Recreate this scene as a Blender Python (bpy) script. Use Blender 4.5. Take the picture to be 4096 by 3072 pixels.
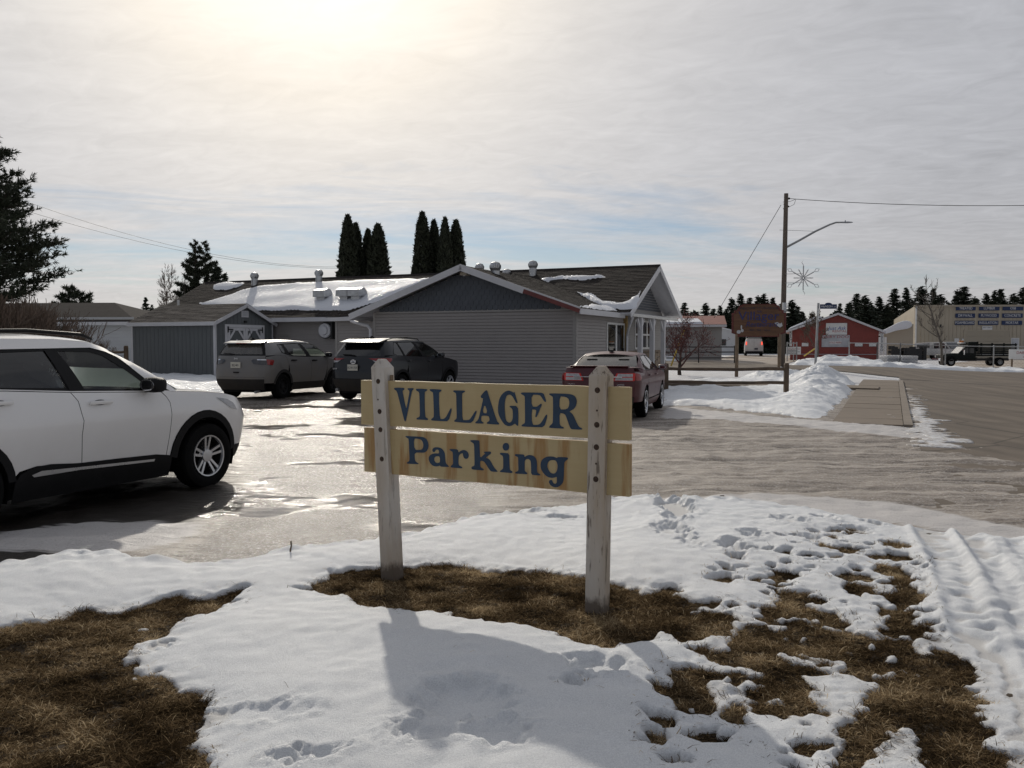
import bpy, bmesh, math, random
import numpy as np
from mathutils import Vector, Matrix
from mathutils.geometry import delaunay_2d_cdt
random.seed(7); NR=np.random.default_rng(11)
R=math.radians; S=bpy.context.scene; COL=S.collection
for o in list(bpy.data.objects): bpy.data.objects.remove(o)
# ---------------------------------------------------------------- camera
FP=850.0; EYE=1.65; PIT=math.atan(40/850.0)
cam=bpy.data.cameras.new('camera'); camo=bpy.data.objects.new('camera',cam); COL.objects.link(camo)
camo.location=(0,0,EYE); camo.rotation_euler=(math.pi/2-PIT,0,0)
cam.sensor_width=36; cam.lens=FP/1024*36; cam.clip_end=3000; cam.clip_start=.05
S.camera=camo; S.render.resolution_x=1024; S.render.resolution_y=768
# ---------------------------------------------------------------- sun, sky
SAZ=R(-13); SEL=R(28)
sund=Vector((math.sin(SAZ)*math.cos(SEL),math.cos(SAZ)*math.cos(SEL),math.sin(SEL)))
sl=bpy.data.lights.new('sun','SUN'); sl.energy=2.15; sl.angle=R(1.0); sl.color=(1,.93,.82)
so=bpy.data.objects.new('sun',sl); COL.objects.link(so); so.rotation_euler=sund.to_track_quat('Z','Y').to_euler(); so.location=(-10,30,30)
W=bpy.data.worlds.new('World'); S.world=W; W.use_nodes=True
nt=W.node_tree; nt.nodes.clear()
def N(t,**k):
    n=nt.nodes.new(t)
    for a,b in k.items(): setattr(n,a,b)
    return n
def math_n(op,a,b=None,c=None):
    n=N('ShaderNodeMath',operation=op)
    for i,v in enumerate((a,b,c)):
        if v is None: continue
        if isinstance(v,(int,float)): n.inputs[i].default_value=v
        else: nt.links.new(v,n.inputs[i])
    return n.outputs[0]
def mixc(f,a,b):
    n=N('ShaderNodeMix',data_type='RGBA')
    for s,v in ((0,f),(6,a),(7,b)):
        if isinstance(v,(int,float)): n.inputs[s].default_value=v
        elif isinstance(v,tuple): n.inputs[s].default_value=v+(1,)
        else: nt.links.new(v,n.inputs[s])
    return n.outputs[2]
def ramp(f,pts):
    n=N('ShaderNodeValToRGB'); e=n.color_ramp.elements
    while len(e)<len(pts): e.new(.5)
    for q,(p,v) in zip(e,pts): q.position=p; q.color=(v,v,v,1) if isinstance(v,(int,float)) else v+(1,)
    nt.links.new(f,n.inputs[0]); return n.outputs[0]
sky=N('ShaderNodeTexSky',sky_type='NISHITA'); sky.sun_disc=False; sky.sun_elevation=SEL; sky.sun_rotation=SAZ
sky.air_density=1.0; sky.dust_density=.2; sky.ozone_density=4.0
tc=N('ShaderNodeTexCoord'); sep=N('ShaderNodeSeparateXYZ'); nt.links.new(tc.outputs['Generated'],sep.inputs[0])
zc=math_n('MAXIMUM',math_n('ADD',sep.outputs[2],.10),.03)
cx=math_n('DIVIDE',sep.outputs[0],zc); cy=math_n('DIVIDE',sep.outputs[1],zc)
def cloudn(sx,sy,rot,scale,det,rough,dist,seed):
    c=N('ShaderNodeCombineXYZ'); ca,sa=math.cos(rot),math.sin(rot)
    u=math_n('ADD',math_n('MULTIPLY',cx,ca*sx),math_n('MULTIPLY',cy,sa*sx)); v=math_n('ADD',math_n('MULTIPLY',cx,-sa*sy),math_n('MULTIPLY',cy,ca*sy))
    nt.links.new(u,c.inputs[0]); nt.links.new(v,c.inputs[1]); c.inputs[2].default_value=seed
    n=N('ShaderNodeTexNoise'); n.inputs['Scale'].default_value=scale; n.inputs['Detail'].default_value=det; n.inputs['Roughness'].default_value=rough; n.inputs['Distortion'].default_value=dist
    nt.links.new(c.outputs[0],n.inputs['Vector']); return n.outputs[0]
big=cloudn(.6,1.4,R(14),.42,4,.5,.4,1.7)
fib=cloudn(.9,2.3,R(14),1.1,8,.62,.9,8.2)
rip=cloudn(2.2,3.4,R(-25),2.6,6,.6,1.2,2.2)
dotn=N('ShaderNodeVectorMath',operation='DOT_PRODUCT'); nt.links.new(tc.outputs['Generated'],dotn.inputs[0]); dotn.inputs[1].default_value=sund
ca_=math_n('ARCCOSINE',math_n('MINIMUM',dotn.outputs['Value'],.9999))          # angle from the sun
glow=math_n('EXPONENT',math_n('MULTIPLY',math_n('POWER',math_n('DIVIDE',ca_,R(15)),2.0),-1.0))
halo=math_n('EXPONENT',math_n('MULTIPLY',math_n('DIVIDE',ca_,R(13)),-1.0))
wide=math_n('EXPONENT',math_n('MULTIPLY',math_n('DIVIDE',ca_,R(62)),-1.0))
cov=ramp(math_n('ADD',math_n('MULTIPLY',big,.72),math_n('MULTIPLY',fib,.34)),[(.36,0.1),(.45,.6),(.54,1.0)])
tex=math_n('ADD',math_n('MULTIPLY',math_n('SUBTRACT',fib,.5),.17),math_n('MULTIPLY',math_n('SUBTRACT',rip,.5),.17))
lum=math_n('ADD',math_n('ADD',.24,math_n('ADD',math_n('MULTIPLY',wide,.38),math_n('ADD',math_n('MULTIPLY',halo,.74),math_n('MULTIPLY',glow,.12)))),tex)
hz=math_n('EXPONENT',math_n('MULTIPLY',math_n('MAXIMUM',sep.outputs[2],0.0),-9.0))
lum=math_n('ADD',lum,math_n('MULTIPLY',hz,.07))
tint=mixc(math_n('MINIMUM',math_n('MULTIPLY',halo,2.6),1.0),(.955,.98,1.06),(1.07,.985,.87))
tint=mixc(math_n('MULTIPLY',hz,.6),tint,(1.06,.985,.91))
cl=N('ShaderNodeVectorMath',operation='SCALE'); nt.links.new(tint,cl.inputs[0]); nt.links.new(lum,cl.inputs['Scale'])
bg1=N('ShaderNodeBackground'); nt.links.new(sky.outputs[0],bg1.inputs[0]); bg1.inputs[1].default_value=.06
bg2=N('ShaderNodeBackground'); nt.links.new(cl.outputs[0],bg2.inputs[0]); bg2.inputs[1].default_value=1.0
mx=N('ShaderNodeMixShader'); nt.links.new(math_n('MAXIMUM',math_n('MAXIMUM',math_n('MULTIPLY',cov,.97),math_n('MULTIPLY',math_n('POWER',hz,1.6),1.25)),math_n('MULTIPLY',glow,.97)),mx.inputs[0])
nt.links.new(bg1.outputs[0],mx.inputs[1]); nt.links.new(bg2.outputs[0],mx.inputs[2])
wo=N('ShaderNodeOutputWorld'); nt.links.new(mx.outputs[0],wo.inputs[0])
vs=S.view_settings; vs.view_transform='Standard'; vs.look='None'; vs.exposure=.05; vs.gamma=1; vs.use_curve_mapping=False
S.render.engine='CYCLES'; S.cycles.max_bounces=7; S.cycles.transparent_max_bounces=12; S.cycles.sample_clamp_indirect=6; S.cycles.sample_clamp_direct=0
# ---------------------------------------------------------------- photo survey: pixel -> point on the ground
def ray(px,py):
    a=(px-512)/FP; b=(384-py)/FP; c,s=math.cos(PIT),math.sin(PIT); return (a,c+b*s,-s+b*c)
def gp(px,py,z=0.0):
    r=ray(px,py); t=(z-EYE)/r[2]; return (r[0]*t,r[1]*t)
def at(px,py,Y):
    r=ray(px,py); t=Y/r[1]; return Vector((r[0]*t,Y,EYE+r[2]*t))
# ---------------------------------------------------------------- materials
MATS={}
def newmat(name):
    m=bpy.data.materials.new(name); m.use_nodes=True; m.node_tree.nodes.clear(); MATS[name]=m; return m
class NB:
    def __init__(s,m):
        s.t=m.node_tree; s.o=s.t.nodes.new('ShaderNodeOutputMaterial')
    def n(s,t,ins=None,**k):
        q=s.t.nodes.new(t)
        for a,b in k.items(): setattr(q,a,b)
        for i,v in (ins or {}).items(): s.set(q.inputs[i],v)
        return q
    def set(s,sock,v):
        if isinstance(v,bpy.types.NodeSocket): s.t.links.new(v,sock)
        elif isinstance(v,tuple) and len(v)==3 and sock.type=='RGBA': sock.default_value=v+(1,)
        else: sock.default_value=v
    def noise(s,scale,det=4,rough=.55,vec=None,dist=0):
        q=s.n('ShaderNodeTexNoise',{'Scale':scale,'Detail':det,'Roughness':rough,'Distortion':dist})
        if vec is not None: s.set(q.inputs['Vector'],vec)
        return q.outputs[0]
    def obj(s,scale=(1,1,1),rot=(0,0,0)):
        t=s.n('ShaderNodeTexCoord'); m=s.n('ShaderNodeMapping'); s.set(m.inputs[0],t.outputs['Object']); m.inputs['Scale'].default_value=scale; m.inputs['Rotation'].default_value=rot; return m.outputs[0]
    def ramp(s,f,pts):
        q=s.n('ShaderNodeValToRGB'); e=q.color_ramp.elements
        while len(e)<len(pts): e.new(.5)
        for a,(p,v) in zip(e,pts): a.position=p; a.color=(v,v,v,1) if isinstance(v,(int,float)) else tuple(v)+(1,)
        s.set(q.inputs[0],f); return q.outputs[0]
    def mix(s,f,a,b,mode='MIX'):
        q=s.n('ShaderNodeMix',data_type='RGBA',blend_type=mode); s.set(q.inputs[0],f); s.set(q.inputs[6],a); s.set(q.inputs[7],b); return q.outputs[2]
    def math(s,op,a,b=0.0):
        q=s.n('ShaderNodeMath',operation=op); s.set(q.inputs[0],a); s.set(q.inputs[1],b); return q.outputs[0]
    def bump(s,h,st=.3,d=.01,nrm=None):
        q=s.n('ShaderNodeBump',{'Strength':st,'Distance':d,'Height':h})
        if nrm is not None: s.set(q.inputs['Normal'],nrm)
        return q.outputs[0]
    def attr(s,name): return s.n('ShaderNodeAttribute',attribute_name=name).outputs['Color']
    def fac(s,name): return s.n('ShaderNodeAttribute',attribute_name=name).outputs['Fac']
    def out(s,base,rough=.6,metal=0,nrm=None,spec=.5,coat=0,emis=None,est=0,**k):
        p=s.n('ShaderNodeBsdfPrincipled',{'Base Color':base,'Roughness':rough,'Metallic':metal,'Specular IOR Level':spec,'Coat Weight':coat})
        if nrm is not None: s.set(p.inputs['Normal'],nrm)
        if emis: s.set(p.inputs['Emission Color'],emis); p.inputs['Emission Strength'].default_value=est
        for a,v in k.items(): s.set(p.inputs[a.replace('_',' ')],v)
        s.t.links.new(p.outputs[0],s.o.inputs[0]); return p
def pm(name,c,rough=.6,metal=0,var=.15,scale=6,bump=0,bscale=60,spec=.5,coat=0,stretch=(1,1,1),rvar=.1,emis=None,est=0):
    m=newmat(name); b=NB(m); v=b.obj(stretch); f=b.noise(scale,5,.6,v)
    lo=tuple(x*(1-var) for x in c); hi=tuple(min(1,x*(1+var)) for x in c)
    col=b.mix(b.ramp(f,[(.3,0),(.7,1)]),lo,hi)
    rg=b.math('ADD',rough-rvar*.5,b.math('MULTIPLY',f,rvar))
    nr=b.bump(b.noise(bscale,3,.6,v),bump,.01) if bump else None
    b.out(col,rg,metal,nr,spec,coat,emis,est); return m
def dirty(name,c,dirt,rough=.35,coat=.6,amount=.5,zhi=1.0):
    """vehicle paint with road salt film, thicker low down"""
    m=newmat(name); b=NB(m); t=b.n('ShaderNodeTexCoord'); sp=b.n('ShaderNodeSeparateXYZ',{0:t.outputs['Object']})
    g=b.ramp(b.math('DIVIDE',sp.outputs[2],zhi),[(.15,1),(1.0,.12)])
    f=b.math('MULTIPLY',g,b.ramp(b.noise(3.5,6,.65,t.outputs['Object']),[(.25,.3),(.75,1)]))
    f=b.math('MULTIPLY',f,amount)
    fl=b.noise(900,1,.5,t.outputs['Object'])
    c2=b.mix(b.math('MULTIPLY',fl,.25),c,tuple(min(1,x*1.25+.01) for x in c))
    b.out(b.mix(f,c2,dirt),b.math('ADD',rough,b.math('MULTIPLY',f,.5)),0,None,.5,b.math('MULTIPLY',b.math('SUBTRACT',1.0,f),coat),Coat_Roughness=.06); return m
def glass(name,tint,refl=.0,rough=.02,op=.0):
    m=newmat(name); b=NB(m); f=b.n('ShaderNodeFresnel',{'IOR':1.5}).outputs[0]
    tr=b.n('ShaderNodeBsdfTransparent',{'Color':tint}); gl=b.n('ShaderNodeBsdfGlossy',{'Color':(1,1,1),'Roughness':rough})
    df=b.n('ShaderNodeBsdfDiffuse',{'Color':(.25,.23,.2)}); a=b.n('ShaderNodeMixShader',{0:b.math('MULTIPLY',b.noise(5,5,.6,b.obj()),op),1:tr.outputs[0],2:df.outputs[0]})
    x=b.n('ShaderNodeMixShader',{0:b.math('MINIMUM',b.math('ADD',f,refl),1.0),1:a.outputs[0],2:gl.outputs[0]}); b.t.links.new(x.outputs[0],b.o.inputs[0]); return m
M=MATS
pm('white_trim',(.60,.60,.62),.5,var=.06,scale=3)
pm('white_paint',(.68,.68,.66),.5,var=.06,scale=2)
pm('siding_greige',(.305,.283,.272),.55,var=.06,scale=.8,bump=.08,bscale=120)
pm('siding_light',(.32,.305,.29),.55,var=.06,scale=.8)
pm('scale_blue',(.078,.088,.104),.6,var=.12,scale=3)
pm('red_fascia',(.17,.045,.04),.6,var=.2,scale=3)
pm('shed_grey',(.118,.128,.132),.65,var=.07,scale=2,bump=.12,bscale=90,stretch=(6,6,.5))
pm('black_iron',(.012,.012,.013),.5)
pm('dark_plastic',(.009,.009,.010),.6,spec=.22,var=.2,scale=9,bump=.1,bscale=300)
pm('rubber',(.006,.006,.006),.85,spec=.12,var=.4,scale=7,bump=.25,bscale=90)
pm('interior',(.014,.014,.016),.85,spec=.15,var=.2)
pm('galvanised',(.50,.51,.52),.38,metal=.85,var=.18,scale=5)
pm('dull_metal',(.36,.37,.38),.45,metal=.7,var=.2,scale=5)
pm('alloy',(.62,.63,.65),.28,metal=.9,var=.08)
pm('chrome',(.8,.8,.82),.08,metal=1,var=.02)
pm('dark_wheel',(.014,.014,.015),.55,spec=.25,var=.3,scale=9)
pm('plate_white',(.62,.60,.52),.5,var=.1,scale=20)
pm('ink_dark',(.03,.03,.05),.6)
pm('wood_rail',(.10,.068,.045),.8,var=.35,scale=4,bump=.4,bscale=40,stretch=(1,1,1))
pm('wood_raw',(.30,.20,.075),.7,var=.2,scale=4)
pm('wood_post',(.16,.115,.075),.75,var=.25,scale=4,bump=.3,bscale=40)
pm('wood_pole',(.13,.105,.085),.85,var=.3,scale=3,bump=.4,bscale=30,stretch=(5,5,.3))
pm('bark_dark',(.045,.034,.026),.9,var=.35,scale=9,bump=.4,bscale=40)
pm('bark_grey',(.11,.095,.08),.9,var=.3,scale=9,bump=.4,bscale=40)
pm('bark_birch',(.30,.28,.25),.85,var=.3,scale=9)
pm('twig',(.13,.095,.072),.9,var=.3)
pm('twig_red',(.075,.03,.028),.85,var=.3)
pm('berry',(.13,.025,.02),.6,var=.4,scale=30)
pm('needle_dark',(.030,.040,.024),.8,var=.5,scale=2.2)
pm('needle_pine',(.034,.043,.023),.8,var=.5,scale=1.2)
pm('needle_thuja',(.028,.033,.018),.85,var=.5,scale=2.5)
pm('red_metal',(.24,.042,.032),.5,var=.12,scale=1.5)
pm('tan_metal',(.43,.375,.29),.5,var=.06,scale=.6)
pm('tan_door',(.38,.33,.255),.55,var=.06,scale=.6)
pm('roof_dark',(.034,.030,.029),.95,spec=.08,var=.3,scale=3,bump=.3,bscale=60)
pm('roof_red',(.22,.07,.05),.7,var=.2,scale=2)
pm('house_white',(.55,.56,.57),.6,var=.05,scale=.7)
pm('blue_sign',(.007,.026,.095),.5,var=.08,scale=4)
pm('sign_white',(.70,.70,.69),.5,var=.06,scale=3)
pm('sign_grey',(.45,.46,.48),.55,var=.25,scale=1.2)
pm('sign_red',(.35,.04,.04),.55)
pm('sign_blue',(.02,.07,.30),.55)
pm('sign_wood',(.115,.055,.028),.7,var=.3,scale=3,bump=.2,bscale=30,stretch=(.6,4,4))
pm('sign_edge',(.10,.018,.014),.6,var=.2,scale=4)
pm('letter_blue',(.012,.036,.075),.55,var=.22,scale=14)
pm('letter_faded',(.02,.03,.13),.65,var=.3,scale=9)
pm('concrete',(.165,.130,.096),.85,var=.14,scale=1.7,bump=.2,bscale=60)
pm('kerb_stone',(.20,.165,.13),.85,var=.2,scale=2.5,bump=.25,bscale=40)
pm('stone_tan',(.22,.175,.13),.85,var=.4,scale=4,bump=.5,bscale=20)
pm('amber',(.5,.16,.02),.3,var=.1)
pm('yellow_guard',(.55,.38,.05),.5)
pm('tarp_white',(.62,.62,.62),.4,var=.2,scale=6,bump=.5,bscale=10)
pm('gravel',(.085,.07,.055),.9,var=.4,scale=9,bump=.6,bscale=80)
pm('lamp_red',(.28,.012,.010),.12,var=.1,coat=.8)
pm('lamp_red_lit',(.38,.015,.012),.2,emis=(1,.05,.03),est=.06)
pm('lamp_clear',(.42,.42,.43),.12,var=.2,scale=25,coat=.8)
pm('lamp_smoke',(.05,.05,.055),.12,var=.2,scale=25,coat=.8)
pm('brake_lit',(.6,.03,.02),.3,emis=(1,.10,.05),est=1.3)
pm('window_dark',(.015,.017,.02),.06,var=.3,coat=.5)
pm('handle_shadow',(.10,.10,.105),.5,var=.05)
pm('curtain',(.06,.045,.035),.8,var=.4,scale=8,stretch=(8,8,1))
pm('truck_black',(.004,.007,.006),.5,var=.3,scale=5,spec=.2)
pm('van_white',(.55,.54,.52),.4,var=.1,scale=3,coat=.4)
pm('soil',(.05,.036,.022),.95,var=.4,scale=12,bump=.6,bscale=60)
dirty('paint_white',(.82,.81,.805),(.42,.37,.31),.3,.9,.38,.95)
dirty('paint_grey',(.15,.152,.156),(.24,.20,.155),.4,.4,.85,1.35)
dirty('paint_navy',(.004,.005,.008),(.022,.02,.018),.3,.2,.12,1.2)
dirty('paint_red',(.075,.009,.014),(.09,.035,.033),.42,.15,.15,1.1)
dirty('cladding_dirty',(.012,.012,.013),(.10,.082,.064),.7,0,.6,.9)
glass('glass_clear',(.40,.45,.43),.0,.02,.10)
glass('glass_tint',(.34,.38,.38),.02,.02,.08)
glass('glass_dark',(.035,.04,.042),.03,.02,.05)
glass('glass_house',(.25,.27,.27),.03,.02,.0)
glass('glass_rear',(.30,.34,.33),.03,.10,.7)
def mk_shingle(name,a,b_,dust=0):
    m=newmat(name); b=NB(m); v=b.obj(); c=b.mix(b.fac('tone'),a,b_); c=b.mix(b.math('MULTIPLY',b.noise(60,3,.6,v),.5),c,tuple(x*.6 for x in a))
    b.out(c,.9,0,b.bump(b.noise(160,2,.6,v),.3,.01),.12); return m
mk_shingle('shingle_brown',(.030,.026,.024),(.075,.064,.056))
mk_shingle('shingle_weather',(.055,.048,.044),(.145,.13,.12))
def mk_snow(name,base,dirt,damt):
    m=newmat(name); b=NB(m); v=b.obj()
    d=b.math('MULTIPLY',b.ramp(b.noise(2.2,6,.65,v),[(.45,0),(.8,1)]),damt)
    d=b.math('MAXIMUM',d,b.math('MULTIPLY',b.fac('dirt'),1.0))
    gr_=b.ramp(b.noise(170,3,.8,v),[(.32,0),(.5,.5),(.68,1)]); c=b.mix(gr_,tuple(x*.80 for x in base),tuple(min(.97,x*1.13) for x in base))
    c=b.mix(d,c,dirt)
    n1=b.bump(b.noise(55,5,.66,v),.22,.02); g=b.noise(190,3,.75,v); n2=b.bump(g,.8,.011,n1)
    sp=b.ramp(b.noise(750,0,.5,v),[(.66,0),(.72,1)])
    b.out(c,b.math('SUBTRACT',.62,b.math('MULTIPLY',sp,.42)),0,n2,.35,Subsurface_Weight=0.0); return m
mk_snow('snow',(.83,.85,.885),(.42,.37,.31),.10)
mk_snow('snow_roof',(.76,.78,.82),(.45,.42,.38),.06)
mk_snow('snow_old',(.66,.665,.68),(.30,.25,.20),.5)
def mk_ice():
    m=newmat('ice_lot'); b=NB(m); v=b.obj(); st=b.obj((.17,2.6,1),(0,0,R(9)))
    n1=b.noise(1.1,7,.62,st,.6); n2=b.noise(5.5,6,.65,st,.5); n3=b.noise(.5,4,.5,v)
    f=b.math('ADD',b.math('MULTIPLY',n1,.62),b.math('ADD',b.math('MULTIPLY',n2,.28),b.math('MULTIPLY',n3,.12)))
    ice=b.mix(b.ramp(f,[(.43,0),(.50,.42),(.585,1)]),(.10,.073,.052),(.47,.41,.35))
    ice=b.mix(b.ramp(f,[(.39,1),(.44,0)]),ice,(.05,.038,.028))
    wet=b.fac('wet'); bare=b.fac('bare'); sn=b.fac('snowy')
    ice=b.mix(b.ramp(b.noise(45,4,.75,v),[(.35,.35),(.65,0)]),ice,(.07,.056,.044)); ice=b.mix(b.ramp(b.noise(20,5,.75,v),[(.55,0),(.72,.4)]),ice,(.62,.60,.58))
    wn=b.ramp(b.math('ADD',wet,b.math('MULTIPLY',b.math('SUBTRACT',n2,.5),1.4)),[(.30,0),(.62,1)])
    c=b.mix(b.math('MULTIPLY',wn,.62),ice,(.15,.13,.112))
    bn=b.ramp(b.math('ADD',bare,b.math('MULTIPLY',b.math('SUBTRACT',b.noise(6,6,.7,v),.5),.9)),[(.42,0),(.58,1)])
    grav_shade=b.mix(b.noise(70,3,.7,v),(.006,.005,.004),(.030,.023,.017))  # wet gravel, colour darkened further to take in the shade under the SUV
    c=b.mix(bn,c,grav_shade)
    snn=b.ramp(b.math('ADD',sn,b.math('MULTIPLY',b.math('SUBTRACT',b.noise(3.5,7,.7,st),.5),1.1)),[(.42,0),(.62,1)])
    c=b.mix(b.math('MULTIPLY',snn,.85),c,(.60,.58,.57))
    pn=b.math('MULTIPLY',wn,b.ramp(b.noise(.62,4,.6,b.obj((.8,1.25,1),(0,0,R(9)))),[(.53,0),(.57,1)])); bs=b.math('SUBTRACT',1.0,b.math('MULTIPLY',pn,.93))
    c=b.mix(b.math('MULTIPLY',pn,.5),c,(.16,.145,.13))
    rg=b.math('SUBTRACT',.62,b.math('MULTIPLY',wn,b.math('ADD',.42,b.math('MULTIPLY',pn,.12))))
    sparkle=b.math('MULTIPLY',b.ramp(b.noise(34,6,.82,v),[(.53,0),(.60,1)]),b.math('SUBTRACT',1.0,b.math('MAXIMUM',pn,bn)))  # frost crumbs that also paint sun sparkle into the ice colour
    c=b.mix(b.math('MULTIPLY',sparkle,.55),c,(.66,.64,.62))
    fd=b.ramp(b.noise(52,5,.8,b.obj((1,1,1),(0,0,.7))),[(.36,1),(.43,0)]); c=b.mix(b.math('MULTIPLY',fd,.5),c,(.05,.04,.032))
    rg=b.math('ADD',b.math('ADD',rg,b.math('MULTIPLY',sparkle,.12)),b.math('MULTIPLY',bn,-.12))
    nw=b.math('SUBTRACT',1.0,b.math('MULTIPLY',wn,.9)); h1=b.bump(n2,b.math('MULTIPLY',nw,.40),.05); h2=b.bump(b.noise(38,5,.7,v),b.math('MULTIPLY',bs,.62),.020,h1); h3=b.bump(b.noise(110,2,.65,v),b.math('MULTIPLY',bs,.8),.008,h2)
    b.out(c,rg,0,h3,b.math('SUBTRACT',.36,b.math('MULTIPLY',wn,.06))); return m
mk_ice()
def mk_road():
    m=newmat('asphalt'); b=NB(m); v=b.obj(); st=b.obj((1.6,.22,1),(0,0,R(-24)))
    f=b.noise(.9,6,.6,st,.4); c=b.mix(b.ramp(f,[(.38,0),(.64,1)]),(.072,.056,.041),(.155,.124,.094))
    c=b.mix(b.ramp(b.noise(.35,5,.6,v),[(.5,0),(.75,.6)]),c,(.055,.044,.035))
    c=b.mix(b.math('MULTIPLY',b.noise(150,2,.7,v),.35),c,(.24,.20,.16))
    vo=b.n('ShaderNodeTexVoronoi',{'Vector':b.mix(.12,v,b.n('ShaderNodeTexNoise',{'Scale':1.3,'Detail':4.0}).outputs[1]),'Scale':.22},feature='DISTANCE_TO_EDGE').outputs[0]
    c=b.mix(b.ramp(vo,[(.0,.75),(.006,0)]),c,(.02,.017,.014))
    b.out(c,.82,0,b.bump(b.noise(180,3,.7,v),.4,.01),.3); return m
mk_road()
def mk_grass():
    m=newmat('dead_grass'); b=NB(m); t=b.fac('tone'); c=b.ramp(t,[(0,(.035,.024,.013)),(.4,(.15,.102,.056)),(.75,(.35,.255,.145)),(1,(.68,.54,.34))])
    df=b.n('ShaderNodeBsdfDiffuse',{'Color':c}); tl=b.n('ShaderNodeBsdfTranslucent',{'Color':c}); x=b.n('ShaderNodeMixShader',{0:.35,1:df.outputs[0],2:tl.outputs[0]})
    b.t.links.new(x.outputs[0],b.o.inputs[0])
mk_grass()
def mk_board():
    for nm,stain in (('board_cream',.06),('board_stained',1.0)):
        m=newmat(nm); b=NB(m); v=b.obj(); g=b.noise(2.5,6,.6,b.obj((1.2,1,28)))
        c=b.mix(g,(.46,.352,.18),(.53,.425,.24))
        c=b.mix(b.ramp(b.noise(2.1,4,.6,v),[(.35,0),(.7,.55)]),c,(.40,.29,.14))
        sr=b.ramp(b.noise(9,4,.6,b.obj((1,1,.10))),[(.50,0),(.58,.7),(.70,.25)])
        c=b.mix(b.math('MULTIPLY',sr,stain),c,(.30,.13,.025))
        ck=b.ramp(b.noise(7,5,.75,b.obj((1.2,1,26))),[(.70,0),(.74,1)])
        c=b.mix(b.math('MULTIPLY',ck,.8),c,(.06,.04,.025))
        b.out(c,.62,0,b.bump(b.noise(40,4,.6,b.obj((1,1,20))),.12,.005),.4)
    for nm,wear in (('post_white',.35),('post_worn',.75)):
        m=newmat(nm); b=NB(m); v=b.obj((9,9,.9)); g=b.noise(5,6,.65,v)
        c=b.mix(b.ramp(b.noise(1.6,4,.6,b.obj((3,3,.7))),[(.3,0),(.72,.85)]),(.60,.575,.54),(.40,.31,.215))
        ck=b.ramp(g,[(.595-.05*wear,0),(.635-.03*wear,1)])
        c=b.mix(b.math('MULTIPLY',ck,wear),c,(.10,.075,.055))
        sp=b.n('ShaderNodeSeparateXYZ',{0:b.n('ShaderNodeTexCoord').outputs['Object']})
        lo=b.ramp(b.math('ADD',sp.outputs[2],b.math('MULTIPLY',b.noise(9,5,.7,b.obj((1,1,.6))),.22)),[(.32,1),(.37,0)])
        c=b.mix(b.math('MULTIPLY',lo,.85),c,(.075,.055,.04))
        b.out(c,.75,0,b.bump(ck,.4,.004),.3)
mk_board()
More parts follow.
